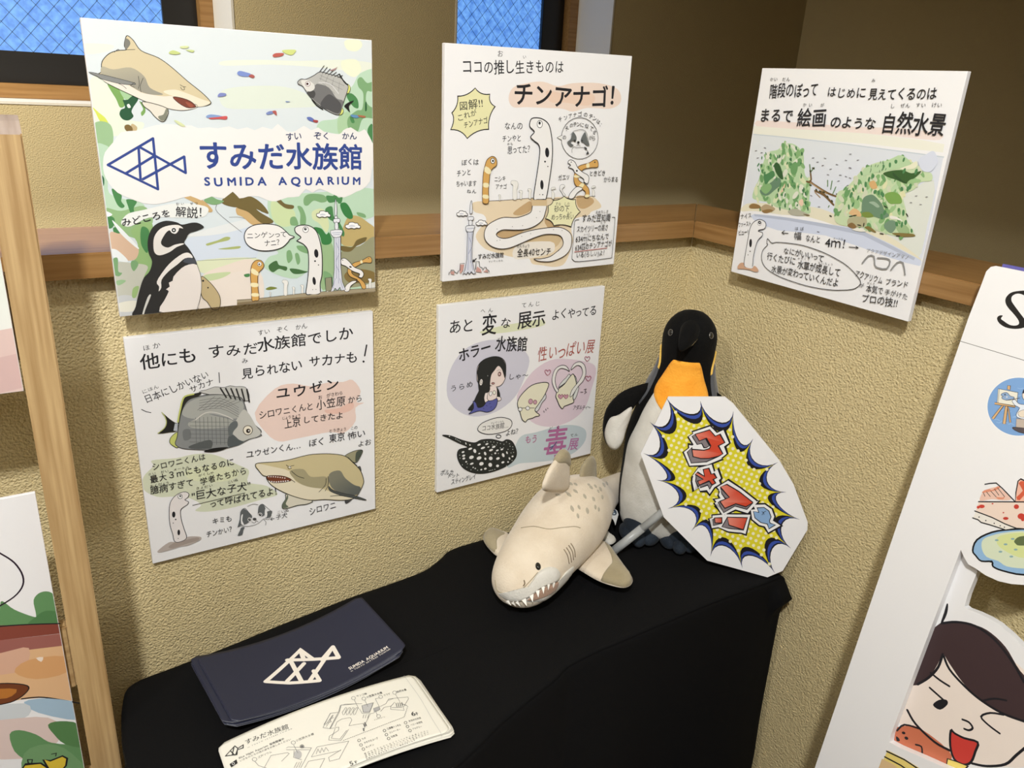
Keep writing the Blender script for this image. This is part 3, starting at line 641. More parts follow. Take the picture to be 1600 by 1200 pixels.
A.fill([(0, 1120), (240, 1105), (700, 1050), (1180, 1010), (1450, 995), (1460, 1060), (700, 1130), (0, 1200)], rgb(160, 148, 122), 0).fill([(0, 1150), (700, 1090), (1460, 1030), (1460, 1070), (0, 1230)], rgb(128, 112, 84), 0).fill([(1330, 970), (1450, 930), (1450, 1000), (1340, 1005)], rgb(215, 214, 205))
A.line([(0, 1125), (240, 1105), (730, 1050), (1450, 995)], 4)
A.part('eel_drawing')
for x, y, h in ((345, 1085, 45), (505, 1070, 155), (590, 1062, 75), (680, 1050, 85), (940, 1035, 95), (1385, 995, 95)): minieel(A, x, y, h)
A.shape([(925, 1035), (918, 895), (985, 885), (990, 1025)], rgb(140, 140, 115), 5, INK, 1)
A.shape([(720, 1060), (730, 950), (745, 800), (740, 620), (700, 550), (640, 515), (625, 505), (665, 470), (610, 420), (605, 370), (660, 345), (750, 350), (820, 400), (860, 500), (885, 650), (885, 850), (865, 950), (862, 1050), (790, 1060)], rgb(228, 226, 224), 9)
A.fill([(730, 1040), (860, 1035), (850, 1056), (800, 1064), (745, 1058)], rgb(228, 226, 224), 3)
A.disc((825, 638), 22, INK, 45, rot=-6).disc((803, 925), 17, INK, 42, rot=-8).disc((812, 718), 9, INK).disc((848, 758), 6, INK).disc((788, 1015), 4, INK).disc((822, 1013), 4, INK)
eye(A, 714, 390, 30, -2, -6, 5)
OR, YE = rgb(205, 160, 90), rgb(232, 222, 180)
A.shape([(155, 1125), (150, 1000), (140, 880), (150, 770), (190, 715), (245, 710), (278, 750), (270, 790), (225, 840), (215, 900), (218, 1000), (228, 1115), (190, 1130)], OR, 7, rgb(90, 62, 32))
for p in ([(155, 790), (222, 835), (215, 870), (148, 840)], [(146, 945), (216, 950), (217, 985), (150, 985)], [(155, 1052), (222, 1055), (224, 1085), (156, 1085)]): A.fill(p, YE, 2)
eye(A, 234, 748, 22, -2, 2, 4)
A.shape([(1150, 1020), (1180, 960), (1230, 930), (1250, 910), (1180, 880), (1150, 830), (1165, 780), (1220, 735), (1300, 710), (1370, 672), (1400, 690), (1395, 735), (1320, 735), (1250, 770), (1200, 800), (1200, 850), (1280, 900), (1330, 950), (1340, 1000), (1305, 1005), (1280, 950), (1240, 925)], OR, 5)
A.fill([(1282, 716), (1300, 708), (1308, 738), (1288, 742)], YE, 2).disc((1368, 690), 5, INK)
A.shape([(1085, 700), (1120, 688), (1165, 720), (1220, 780), (1290, 810), (1318, 850), (1300, 890), (1265, 880), (1275, 850), (1200, 820), (1130, 770), (1085, 750)], rgb(230, 228, 226), 6).disc((1180, 778), 14, INK, 8, rot=20).disc((1100, 708), 5, INK)
A.shape([(1120, 1030), (1135, 970), (1200, 925), (1245, 930), (1185, 975), (1165, 1030)], rgb(230, 228, 226), 5)
def tower(A, pts, top_, mid, lw=5):
    A.shape(pts, rgb(208, 211, 222), lw, rgb(50, 52, 60), 1)
    for p in top_: A.shape(p, rgb(222, 224, 230), lw, rgb(50, 52, 60), 2)
    A.lines(mid, lw*.8, rgb(120, 128, 165))
A.part('tower_drawing')
tower(A, [(975, 1035), (1000, 960), (1012, 800), (1010, 470), (1078, 465), (1080, 780), (1095, 930), (1130, 1015), (1085, 1025), (1070, 990), (1045, 1025), (1020, 1000), (1005, 1030)],
      [[(1022, 80), (1030, 80), (1040, 180), (1035, 250), (1020, 255), (1015, 180)], [(1018, 250), (1042, 250), (1045, 275), (1015, 275)], [(1005, 280), (1065, 275), (1070, 305), (1050, 320), (1010, 318)], [(1018, 320), (1050, 318), (1052, 390), (1020, 392)], [(972, 400), (1085, 392), (1095, 425), (1070, 465), (1000, 468)]],
      [[(1030, 480), (1035, 900)], [(1055, 480), (1058, 950)], [(1030, 520), (1060, 600)], [(1060, 640), (1030, 720)], [(1030, 760), (1062, 830)], [(1020, 900), (1000, 1000)], [(1070, 900), (1100, 1000)], [(990, 425), (1085, 420)], [(1000, 445), (1070, 440)]])
cloudshape(A, 900, 232, 145, 75); cloudshape(A, 1205, 350, 155, 75)
A.part('speech_bubble').shape([(75, 470), (100, 390), (190, 340), (330, 332), (440, 355), (520, 420), (545, 445), (595, 465), (550, 490), (530, 520), (460, 580), (330, 610), (200, 600), (110, 550)], rgb(232, 230, 228), 9)
A.part('lettering').text('ニンゲンって', (100, 480), (520, 465), 62, off=.004).text('ナニ？', (285, 560), (475, 545), 62, off=.004)
A.build()
# ---------------- poster 2 artwork
A = a2
def dog(A, P, s):
    """small grey-eared puppy head; P(x,y) maps 0..1 box to view px"""
    D = rgb(92, 96, 98)
    A.fill([P(.10, .30), P(.20, .18), P(.42, .42), P(.40, .55), P(.28, .72), P(.10, .78), P(.02, .85), (P(.08, .55))], D, 3)
    A.fill([P(.60, .42), P(.62, .12), P(.72, .02), P(.80, .15), P(.82, .35), P(.72, .46)], D, 3).fill([P(.85, .30), P(1, .28), P(.92, .50), P(.80, .50)], D, 3)
    A.fill([P(.12, .45), P(.17, .38), P(.15, .6), P(.20, .75), P(.12, .72)], rgb(230), 3).fill([P(.80, .2), P(.86, .35), P(.84, .5), P(.79, .45)], rgb(230), 3)
    A.lines([[P(.02, .84), P(.15, .80), P(.30, .82), P(.48, .78), P(.62, .70), P(.76, .55), P(.90, .58), P(.97, .42)], [P(.10, .30), P(.22, .16), P(.40, .42)], [P(.60, .40), P(.62, .12), P(.72, .02), P(.84, .14), P(.97, .28)], [P(.42, .66), P(.50, .70), P(.55, .62), P(.60, .66)], [P(.76, .58), P(.82, .66), P(.81, .78)], [P(.30, .10), P(.45, .02), P(.60, .04)]], s*.5, rgb(70), smooth=3)
    for x, y in ((.36, .57), (.66, .40)): A.disc(P(x, y), s*2.6, rgb(225)).disc(P(x, y), s*1.9, rgb(40)).disc(P(x+.01, y-.02), s*.6, rgb(230))
    A.disc(P(.50, .56), s*2.5, rgb(70), s*1.8)
    A.fill([P(.02, 1.15), P(.08, .98), P(.12, .86), P(.22, .84), (P(.18, .95)), P(.15, 1.12)], D, 2)
A.part('watercolour_print').view(380, 480, 6.667)
A.fill([(120, 1100), (330, 850), (520, 800), (700, 830), (900, 790), (1040, 790), (1140, 770), (1225, 890), (1180, 1000), (1260, 1010), (1170, 1060), (1170, 1200), (1050, 1320), (900, 1310), (680, 1350), (520, 1380), (370, 1400), (240, 1310)], rgb(226, 202, 192), 3)
A.fill([(850, 1080), (1000, 1060), (1130, 1000), (1150, 1060), (1060, 1110), (900, 1120)], rgb(224, 186, 172), 3)
A.view(200, 630, 6.667)
A.fill([(160, 750), (260, 640), (250, 580), (500, 560), (700, 520), (900, 530), (1150, 640), (1260, 700), (1250, 820), (1440, 860), (1560, 950), (1400, 1000), (1100, 1080), (850, 1120), (700, 1110), (760, 1050), (640, 980), (480, 960), (300, 960), (160, 880)], rgb(206, 211, 186), 4)
A.fill([(600, 700), (900, 640), (1150, 700), (1050, 800), (700, 800)], rgb(212, 217, 183), 4)
A.part('lettering').view(190, 480, 6.667)
A.text('ほか', (210, 445), (420, 400), 62); A.text('他にも', (200, 620), (790, 545), 155, off=.012); A.text('すみだ', (895, 520), (1430, 475), 130, off=.010)
A.text('日本にしかいない', (250, 985), (920, 720), 90, off=.004); A.text('にほん', (215, 885), (390, 820), 42); A.text('サカナ', (715, 880), (970, 790), 70, off=.004)
A.lines([[(1013, 675), (1020, 780)], [(205, 1048), (255, 1072), (303, 1082)]], 8)
A.view(380, 480, 6.667)
A.text('水族館でしか', (150, 460), (1150, 335), 135, off=.010); A.text('すい　ぞく　かん', (150, 290), (670, 220), 55)
A.text('見られない', (-20, 740), (620, 640), 115, off=.010); A.text('サカナも', (680, 630), (1195, 570), 110, off=.010); A.lines([[(1285, 410), (1265, 520)]], 15).disc((1253, 580), 11, INK)
A.text('み', (-25, 580), (60, 570), 50)
A.text('ユウゼン', (330, 960), (1010, 850), 115, off=.016)
A.text('シロワニくんと', (165, 1160), (735, 1060), 80, off=.003); A.text('小笠原', (760, 1075), (1070, 1020), 100, off=.004); A.text('から', (1090, 1015), (1245, 980), 70, off=.003); A.text('お　がさわら', (780, 965), (1040, 915), 40)
A.view(380, 640, 6.667)
A.text('上京', (425, 195), (600, 165), 95, off=.006); A.text('してきたよ', (615, 150), (1045, 95), 72, off=.006); A.text('じょうきょう', (400, 105), (600, 75), 32)
A.text('ユウゼンくん…', (30, 500), (600, 400), 75, off=.006); A.text('ぼく', (680, 385), (855, 360), 75, off=.005); A.text('東京', (890, 350), (1060, 325), 90, off=.006); A.text('怖い', (1085, 320), (1275, 285), 75, off=.004); A.text('よお', (1190, 400), (1335, 370), 62, off=.004)
A.text('とうきょう　この', (890, 245), (1190, 210), 34); A.text('シロワニ', (685, 1100), (970, 1030), 80, off=.003); A.text('こいぬ', (350, 1085), (475, 1060), 30); A.text('←子犬', (275, 1160), (460, 1115), 55, off=.003)
A.view(200, 630, 6.667)
A.text('シロワニくんは', (250, 680), (810, 570), 75, off=.004); A.text('最大３ｍにもなるのに', (225, 810), (1110, 630), 80, off=.008, w=.85); A.text('臆病すぎて', (230, 930), (690, 840), 85, off=.004); A.text('学者たちから', (750, 840), (1240, 720), 80, off=.004)
A.text('さい　だい　メートル', (200, 735), (640, 660), 28); A.text('がくしゃ', (730, 755), (890, 720), 30); A.text('おくびょう', (225, 860), (430, 820), 32); A.text('きょだい', (700, 890), (885, 855), 30); A.text('こいぬ', (1035, 830), (1145, 800), 30)
A.text('"巨大な子犬"', (655, 1000), (1280, 880), 95, off=.004); A.line([(670, 1050), (1215, 928)], 5, INK, 0); A.text('って呼ばれてるよ！', (850, 1080), (1600, 930), 82, off=.006)
A.view(230, 740, 7.619)
A.text('キミも', (770, 590), (1010, 545), 75, off=.004); A.text('チンかい？', (700, 740), (1040, 670), 75, off=.004)
A.part('eel_drawing')
A.fill([(120, 900), (250, 800), (340, 790), (480, 735), (620, 735), (640, 760), (600, 790), (480, 840), (400, 850), (300, 880), (160, 915)], rgb(178, 168, 162), 4)
A.fill([(250, 850), (330, 800), (460, 770), (600, 745), (600, 780), (460, 820), (300, 870)], rgb(158, 146, 138), 4)
A.shape([(325, 790), (300, 700), (270, 600), (258, 480), (265, 350), (310, 265), (380, 215), (450, 200), (492, 225), (480, 265), (445, 295), (488, 320), (470, 355), (410, 395), (392, 440), (405, 540), (435, 640), (465, 745), (400, 790)], rgb(224, 219, 218), 7, rgb(40, 38, 50))
A.disc((312, 468), 20, INK, 36).disc((372, 682), 16, INK, 34).disc((335, 527), 9, INK).disc((306, 569), 6, INK).disc((365, 753), 5, INK)
eye(A, 388, 254, 27, 4, -6, 5)
A.part('puppy_drawing'); dog(A, lambda x, y: (1065+x*420, 350+y*330), 9)
A.part('grey_fish_drawing').view(200, 630, 6.667)
GY = rgb(132, 135, 135)
A.shape([(345, 75), (430, 150), (490, 190), (515, 200), (515, 270), (430, 285), (305, 297), (380, 240), (400, 180), (375, 120)], rgb(28), 5, rgb(60, 60, 40), 2)
A.line([(350, 80), (378, 120), (396, 180), (375, 240), (308, 295)], 9, rgb(185, 190, 120)); A.fill([(485, 195), (515, 195), (512, 275), (470, 270)], rgb(175, 180, 188))
A.shape([(515, 185), (530, 80), (560, -40), (600, -90), (680, -110), (760, -120), (700, -60), (580, 60), (540, 190)], rgb(38, 38, 34), 5, rgb(40), 3)
A.line([(516, 180), (530, 100), (548, 20), (560, -30), (590, -85), (680, -108)], 16, rgb(190, 196, 110)); A.shape([(520, 290), (450, 330), (430, 390), (470, 430), (520, 440)], rgb(190, 196, 110), 6)
A.shape([(735, -130), (810, -150), (900, -180), (960, -175), (1010, -175), (1060, -190), (1120, -180), (1190, -180), (1240, -150), (1260, -40), (1180, -40), (900, -90)], rgb(190, 190, 186), 5, INK, 2)
A.shape([(525, 210), (560, 60), (620, -40), (720, -80), (850, -100), (1000, -95), (1120, -75), (1190, -50), (1240, 90), (1310, 210), (1375, 270), (1385, 295), (1370, 310), (1388, 330), (1340, 350), (1260, 370), (1150, 425), (1000, 465), (850, 475), (700, 470), (560, 455), (490, 410), (510, 330)], GY, 7, rgb(50))
A.fill([(560, 100), (640, -30), (850, -90), (1060, -85), (1180, -30), (1200, 60), (1130, 150), (1000, 130), (850, 100), (700, 150)], rgb(165, 167, 162), 4)
A.fill([(700, 150), (800, 100), (900, 120), (1080, 170), (1050, 240), (700, 250), (620, 200)], rgb(160, 162, 156), 4)
A.fill([(1130, 160), (1200, 60), (1260, 110), (1330, 230), (1380, 300), (1340, 345), (1260, 365), (1180, 385), (1100, 330), (1090, 250)], rgb(188, 188, 182), 4)
A.fill([(1040, 440), (1040, 350), (1090, 320), (1150, 370), (1200, 400), (1120, 440)], rgb(82, 88, 90), 4); A.fill([(640, 430), (850, 370), (870, 450), (800, 465), (660, 460)], rgb(84, 88, 88), 4)
A.fill([(1050, 330), (1045, 240), (1080, 190), (1130, 180), (1140, 230), (1100, 280), (1075, 330)], rgb(98, 104, 105), 4); A.fill([(570, 270), (640, 260), (650, 350), (580, 370)], rgb(110, 113, 114), 4)
A.lines([[(x, 130+abs(x-850)*.05), (x+10, 420)] for x in range(700, 1040, 42)]+[[(640, y), (1060, y+10)] for y in range(180, 420, 42)], 4, rgb(88, 92, 92))
A.lines([[(720+i*60, 60-i*6), (900+i*60, -80+i*8)] for i in range(6)]+[[(740, -40+i*26), (960, -60+i*26), (1150, 40+i*24)] for i in range(5)], 4, rgb(100), smooth=3)
A.line([(700, 160), (800, 90), (900, 85), (1010, 120), (1090, 160)], 9, rgb(205, 203, 196)).lines([[(960+i*55, -165+i*3), (1020+i*48, -70+i*10)] for i in range(6)], 16, rgb(40), smooth=0)
A.fill([(785, 492), (860, 462), (960, 450), (1040, 450), (980, 480), (880, 500)], rgb(22), 3)
A.disc((1245, 275), 50, rgb(228, 222, 205)).ring((1245, 275), 48, 7, rgb(70, 60, 45)).disc((1250, 282), 23, rgb(40, 28, 20)).disc((1256, 280), 8, rgb(230))
A.part('shark_drawing').view(380, 640, 6.667)
A.shape([(460, 875), (440, 930), (405, 985), (412, 1030), (480, 1020), (570, 995), (660, 985), (712, 945)], rgb(208, 203, 186), 8, rgb(45, 50, 42), 3)
A.fill([(460, 880), (440, 930), (405, 985), (415, 1025), (470, 1010), (440, 980), (465, 920)], rgb(96, 104, 88), 3)
A.shape([(1055, 490), (1150, 440), (1238, 432), (1215, 500), (1170, 560), (1100, 530)], rgb(150, 146, 118), 6); A.fill([(1180, 445), (1236, 434), (1212, 500), (1170, 556), (1165, 500)], rgb(72, 80, 70), 3)
A.shape([(1190, 610), (1215, 600), (1225, 650)], rgb(80), 3); A.shape([(1060, 950), (1130, 940), (1070, 985)], rgb(70), 3)
A.shape([(125, 585), (150, 552), (350, 540), (480, 520), (600, 490), (720, 468), (900, 465), (1055, 490), (1140, 560), (1215, 640), (1250, 740), (1240, 800), (1185, 900), (1120, 940), (1000, 950), (850, 940), (700, 945), (560, 915), (420, 860), (300, 790), (245, 725), (235, 690), (200, 680), (150, 620)], rgb(196, 183, 142), 8, rgb(40, 38, 30), 4)
A.fill([(140, 560), (300, 590), (480, 640), (540, 740), (660, 800), (830, 830), (960, 880), (1150, 910), (1110, 940), (1000, 945), (850, 935), (700, 940), (560, 910), (420, 855), (300, 785), (250, 725), (245, 690), (205, 675), (155, 615)], rgb(220, 211, 186), 3)
A.fill([(480, 640), (620, 620), (700, 700), (850, 700), (900, 750), (830, 820), (660, 800), (550, 740)], rgb(160, 152, 120), 4)
A.fill([(890, 680), (1000, 640), (1060, 720), (1150, 790), (1220, 820), (1180, 895), (1050, 880), (920, 820)], rgb(125, 124, 108), 4, ((1000, 680), (1100, 880), rgb(92, 96, 92)))
A.shape([(240, 690), (330, 683), (430, 695), (500, 730), (440, 752), (320, 758), (265, 735)], rgb(110, 58, 36), 6, rgb(36, 26, 22), 3)
for k in range(9): A.disc((270+k*24, 750-abs(k-3)*2), 7, rgb(232), up=False)
for k in range(8): A.disc((262+k*24, 694+(k*k)*.35), 6, rgb(232), up=False)
A.layer += 1
A.shape([(885, 800), (930, 840), (1050, 880), (1150, 900), (1268, 942), (1260, 952), (1150, 930), (1000, 895), (900, 850)], rgb(74, 78, 76), 4)
A.lines([[(860, 720), (850, 790), (785, 860)], [(880, 700), (885, 780), (850, 850)], [(1090, 505), (1140, 555), (1180, 590)], [(500, 640), (560, 690), (630, 715)], [(445, 575), (470, 590), (525, 580)], [(460, 600), (475, 618), (500, 608)], [(500, 730), (535, 755)], [(905, 905), (1000, 900), (1060, 910)]], 6, rgb(48, 46, 38), smooth=3)
A.disc((483, 597), 10, rgb(235)).disc((486, 596), 5, INK)
A.build()
# ---------------- poster 3 artwork
A = a3; K = 8.571
def star(A, pts, col, lw, bulge=.18):
    """star with inward-curved sides between the given tips"""
    cx = sum(p[0] for p in pts)/len(pts); cy = sum(p[1] for p in pts)/len(pts); out = []
    for i in range(len(pts)):
        a, b = pts[i], pts[(i+1) % len(pts)]; m = ((a[0]+b[0])/2+(cx-(a[0]+b[0])/2)*bulge, (a[1]+b[1])/2+(cy-(a[1]+b[1])/2)*bulge)
        for k in range(6): t = k/6; out.append(tuple((1-t)**2*a[q]+2*t*(1-t)*m[q]+t*t*b[q] for q in (0, 1)))
    A.fill(out, col); A.line(out, lw, INK, 0, closed=True); return A
S1, S2, S3 = rgb(222, 205, 176), rgb(203, 180, 142), rgb(190, 160, 118)
A.part('watercolour_print').view(685, 60, K)
P_K = rgb(228, 209, 196)
A.fill([(940, 800), (1000, 660), (1180, 600), (1400, 580), (1600, 640), (1800, 600), (2150, 600), (2400, 680), (2440, 850), (2300, 940), (2000, 930), (1800, 980), (1650, 940), (1400, 930), (1180, 920), (1000, 920)], P_K, 4)
A.fill([(1450, 700), (1700, 740), (2000, 720), (2100, 800), (2000, 900), (1700, 860), (1500, 850)], rgb(226, 199, 180), 4)
A.view(685, 305, K)
A.fill([(470, 95), (800, 75), (1250, 40), (1500, 30), (2000, 10), (2120, 60), (2180, 160), (2050, 220), (2000, 270), (1800, 330), (1780, 480), (1800, 620), (1700, 900), (1560, 960), (1400, 940), (1260, 920), (1200, 840), (1000, 830), (740, 760), (600, 700), (500, 560), (560, 440), (640, 340), (600, 260), (480, 220)], S1, 4)
A.fill([(1860, 10), (2040, 30), (2080, 100), (1960, 180), (1870, 150)], S3, 4).fill([(1250, 45), (1420, 60), (1420, 130), (1260, 140), (1240, 80)], S2, 3).fill([(1000, 240), (1180, 100), (1240, 90), (1240, 200), (1100, 270)], S3, 4).fill([(1420, 330), (1600, 300), (1640, 400), (1500, 460)], S3, 3).fill([(780, 500), (1000, 470), (1150, 470), (1000, 560), (860, 575)], S3, 3)
A.fill([(1130, 600), (1600, 480), (1660, 560), (1560, 700), (1400, 640), (1250, 640)], S2, 3)
A.fill([(1000, 740), (1120, 640), (1500, 620), (1560, 700), (1500, 780), (1200, 850), (1020, 850)], rgb(228, 222, 212), 3)
A.view(825, 180, K); A.line([(250, 1110), (420, 1120), (560, 1105), (900, 1083)], 6); A.view(685, 180, K).line([(665, 1150), (900, 1138), (1265, 1108)], 7)
A.part('lettering').view(685, 60, K)
A.text('ココの推し生きものは', (310, 455), (1680, 455), 160, off=.006); A.text('お', (790, 240), (865, 240), 75); A.text('い', (1120, 268), (1185, 268), 45)
A.part('title_lettering').view(685, 60, K).text('チンアナゴ！', (1000, 880), (2500, 890), 250, off=.020)
A.part('lettering'); star(A, [(492, 665), (688, 748), (758, 912), (672, 1218), (385, 1340), (165, 1222), (180, 998), (258, 775)], rgb(222, 219, 172), 13, .22)
A.text('図解!!', (275, 960), (600, 915), 105, off=.004); A.text('これが', (255, 1105), (520, 1020), 75, off=.004); A.text('チンアナゴ', (340, 1200), (665, 1130), 80, off=.006)
A.view(685, 180, K)
A.text('なんの', (880, 185), (1130, 185), 85, off=.004); A.text('チンやと', (850, 355), (1110, 345), 80, off=.003); A.text('思ってた？', (920, 515), (1260, 490), 90, off=.002); A.text('おも', (915, 400), (1000, 398), 32)
A.text('ぼくは', (305, 665), (540, 655), 70, off=.003); A.text('チンと', (240, 815), (440, 800), 80, off=.003); A.text('ちゃいます', (230, 950), (510, 945), 70, off=.003); A.text('ねん', (370, 1040), (510, 1040), 50, off=.003)
A.text('ニシキ', (745, 885), (900, 880), 65); A.text('アナゴ', (760, 985), (915, 980), 60)
A.view(835, 80, K)
for ch, x, y, r in (('チ', 372, 915, -40), ('ン', 435, 890, -30), ('ア', 490, 865, -20), ('ナ', 545, 852, -10), ('ゴ', 603, 848, 0), ('の', 675, 855, 8), ('チ', 738, 875, 20), ('ン', 780, 905, 30), ('は', 822, 950, 40), ('：', 860, 1000, 50)):
    a = math.radians(r); c, s = math.cos(a), math.sin(a); w = 30; A.text(ch, (x-w*c-25*s*-1, y-w*s+25*c), (x+w*c+25*s, y+w*s+25*c), 55, off=.002)
for ch, x, y, r in (('犬', 440, 1030, -40), ('の', 495, 995, -20), ('チ', 540, 978, -10), ('ン', 583, 978, 0), ('に', 630, 985, 5), ('似', 690, 1000, 15), ('て', 748, 1035, 35), ('る', 785, 1080, 50), ('の', 395, 1155, -5), ('が', 745, 1155, 0), ('ら', 785, 1165, 0)):
    a = math.radians(r); c, s = math.cos(a), math.sin(a); w = 28; A.text(ch, (x-w*c, y-w*s+25), (x+w*c, y+w*s+25), 52, off=.002)
A.view(825, 180, K)
A.ring((685, 308), 247, 6, ry=278); A.fill([(452, 262), (378, 300), (440, 328)], rgb(229, 228, 226)); A.lines([[(450, 265), (380, 300), (438, 328)]], 6)
A.text('ときどき', (810, 805), (1030, 800), 60, off=.004); A.text('からまる', (1005, 890), (1200, 885), 60, off=.004); A.text('ガエッ', (395, 875), (550, 850), 65, off=.002)
A.view(685, 305, K)
A.text('すみだ水族館', (520, 850), (870, 820), 62, off=.01); A.text('すいぞくかん', (660, 900), (860, 880), 25); A.lines([[(455, 885), (500, 845)], [(455, 885), (462, 860)], [(455, 885), (480, 880)]], 12)
A.text('全長40センチ', (1045, 815), (1500, 790), 95, off=.004); A.text('ぜんちょう', (1040, 700), (1215, 690), 38)
A.view(815, 290, K)
A.part('lettering').line([(760, 452), (715, 462), (700, 500), (690, 650), (668, 940), (680, 990), (760, 1015), (1160, 970), (1200, 940), (1215, 800), (1242, 460), (1230, 422), (1205, 424)], 7, INK, 3)
star(A, [(562, 140), (716, 185), (778, 348), (655, 550), (425, 535), (312, 440), (345, 268), (415, 195)], rgb(226, 224, 182), 9, .2)
A.text('すな　した', (440, 262), (640, 262), 38); A.text('砂の下', (425, 345), (630, 340), 75, off=.003); A.text('めっちゃ長い', (385, 450), (690, 445), 70, off=.003); A.text('なが', (600, 372), (665, 372), 24)
A.text('まめちしき', (980, 372), (1155, 360), 35); A.text('すみだ豆知識', (795, 475), (1180, 465), 85, off=.004); A.text('スカイツリーの高さ', (725, 620), (1150, 590), 75, off=.004); A.text('634ｍにちなんで', (710, 750), (1160, 710), 75, off=.006)
A.text('634匹のチンアナゴが', (705, 865), (1200, 800), 75, off=.006); A.text('いる(らしい)よ！', (720, 955), (1130, 920), 62, off=.004); A.text('たか', (1040, 515), (1125, 500), 26); A.text('ひき', (825, 785), (870, 775), 26); A.text('メートル', (820, 665), (905, 655), 24)
A.line([(700, 885), (1135, 832)], 8, rgb(170, 75, 70), 0)
A.part('puppy_drawing').view(825, 180, K)
D = rgb(98, 102, 102)
A.fill([(600, 225), (640, 290), (630, 350), (590, 340), (560, 370), (600, 400), (560, 420), (515, 360), (560, 320), (575, 260)], D, 3).fill([(750, 225), (705, 300), (700, 350), (740, 370), (770, 400), (810, 405), (790, 340), (770, 260)], D, 3)
A.disc((615, 340), 14, rgb(40)).disc((713, 340), 12, rgb(60)).disc((664, 362), 17, rgb(35)).fill([(745, 420), (780, 440), (770, 462), (750, 450)], rgb(50), 2).fill([(765, 525), (790, 475), (808, 515)], rgb(50), 0)
A.lines([[(640, 405), (664, 395), (690, 408)], [(664, 380), (664, 395)], [(580, 500), (580, 450), (610, 420), (640, 430), (730, 430), (770, 450), (800, 500)], [(560, 260), (600, 215), (640, 200), (720, 190), (770, 225), (790, 300), (810, 400)], [(575, 330), (560, 380), (600, 400)]], 5, rgb(90), smooth=3)
A.part('eel_drawing').view(685, 180, K)
for x, y, h in ((812, 1138, 75), (1015, 1120, 245), (1095, 1118, 115), (1215, 1112, 130)): minieel(A, x, y, h, lw=3)
A.view(825, 180, K)
for x, y, h in ((325, 1112, 150), (865, 1075, 130)): minieel(A, x, y, h, -1, lw=3)
A.shape([(470, 1080), (440, 1030), (415, 990), (420, 940), (460, 925), (482, 950), (450, 985), (455, 1020), (490, 1065)], rgb(226), 4, rgb(90))
WH = rgb(231, 230, 229)
A.shape([(65, 1110), (100, 850), (130, 650), (148, 470), (130, 390), (75, 345), (25, 290), (75, 222), (20, 160), (12, 110), (40, 45), (120, 35), (200, 60), (270, 130), (305, 280), (318, 450), (310, 620), (280, 850), (235, 1105), (200, 1125), (120, 1128)], WH, 13)
A.disc((246, 498), 27, INK, 66, rot=-3).disc((176, 930), 22, INK, 64, rot=-2).disc((218, 620), 12, INK).disc((255, 685), 8, INK).disc((147, 1060), 6, INK).disc((187, 1062), 8, INK)
A.disc((147, 118), 36, rgb(238), 50).ring((147, 118), 36, 7, ry=50).disc((145, 104), 15, INK, 21)
A.shape([(745, 1090), (760, 1040), (735, 1000), (640, 950), (605, 880), (610, 790), (660, 690), (740, 655), (800, 640), (880, 595), (922, 610), (925, 690), (840, 700), (740, 720), (690, 770), (660, 830), (680, 880), (760, 930), (805, 990), (808, 1085), (775, 1100)], OR, 8, rgb(80, 55, 25))
for p in ([(770, 655), (806, 640), (812, 695), (775, 702)], [(612, 800), (690, 812), (665, 835), (608, 830)], [(665, 955), (710, 905), (745, 925), (700, 985)], [(755, 1062), (808, 1060), (808, 1090), (770, 1100), (750, 1090)]): A.fill(p, YE, 2)
A.disc((884, 628), 9, INK)
A.shape([(545, 650), (525, 640), (535, 605), (575, 598), (620, 630), (655, 700), (720, 760), (790, 800), (805, 850), (785, 915), (740, 890), (735, 855), (690, 820), (620, 770), (590, 720), (530, 695), (560, 672)], WH, 8)
A.disc((643, 743), 13, INK).disc((568, 626), 7, INK).disc((740, 902), 10, INK)
A.shape([(535, 1105), (550, 1050), (620, 970), (670, 955), (720, 985), (650, 1035), (605, 1100), (570, 1118)], WH, 8)
A.view(685, 180, K)
A.shape([(582, 1150), (580, 1000), (590, 800), (610, 690), (640, 600), (700, 552), (750, 565), (772, 610), (768, 670), (720, 710), (685, 760), (672, 880), (662, 1000), (665, 1150), (640, 1183), (600, 1180)], OR, 9, rgb(80, 58, 28))
for p in ([(622, 680), (695, 735), (675, 790), (605, 750)], [(594, 905), (660, 912), (658, 965), (592, 958)], [(586, 1062), (658, 1070), (658, 1115), (588, 1108)]): A.fill(p, YE, 2)
A.disc((718, 610), 28, rgb(238), 36).ring((718, 610), 28, 8, ry=36).disc((720, 610), 12, INK, 18)
A.view(685, 305, K)
body = [(1252, 135), (1300, 128), (1430, 125), (1420, 230), (1380, 330), (1280, 410), (1150, 455), (1000, 462), (860, 460), (790, 490), (765, 525), (800, 560), (870, 575), (960, 560), (1100, 505), (1250, 465), (1400, 440), (1560, 425), (1660, 440), (1750, 500), (1775, 580), (1760, 700), (1700, 790), (1600, 850), (1480, 885), (1340, 880), (1270, 850), (1350, 850), (1480, 820), (1580, 750), (1650, 680), (1660, 610), (1620, 540), (1520, 520), (1400, 525), (1250, 575), (1100, 640), (950, 700), (820, 715), (700, 680), (620, 600), (605, 500), (650, 400), (760, 330), (870, 295), (1030, 298), (1150, 265), (1230, 220)]
A.shape(body, WH, 10, rgb(50, 42, 40), 4)
A.fill([(1240, 140), (1440, 140), (1440, 60), (1240, 60)], S2)
for x, y in ((775, 450), (980, 418), (1118, 405), (1302, 298), (1350, 215), (1105, 548), (1225, 512), (775, 605), (815, 598), (1530, 458), (1645, 470), (1600, 740)): A.disc((x, y), 5, rgb(70), up=False)
A.layer += 1
A.part('tower_drawing')
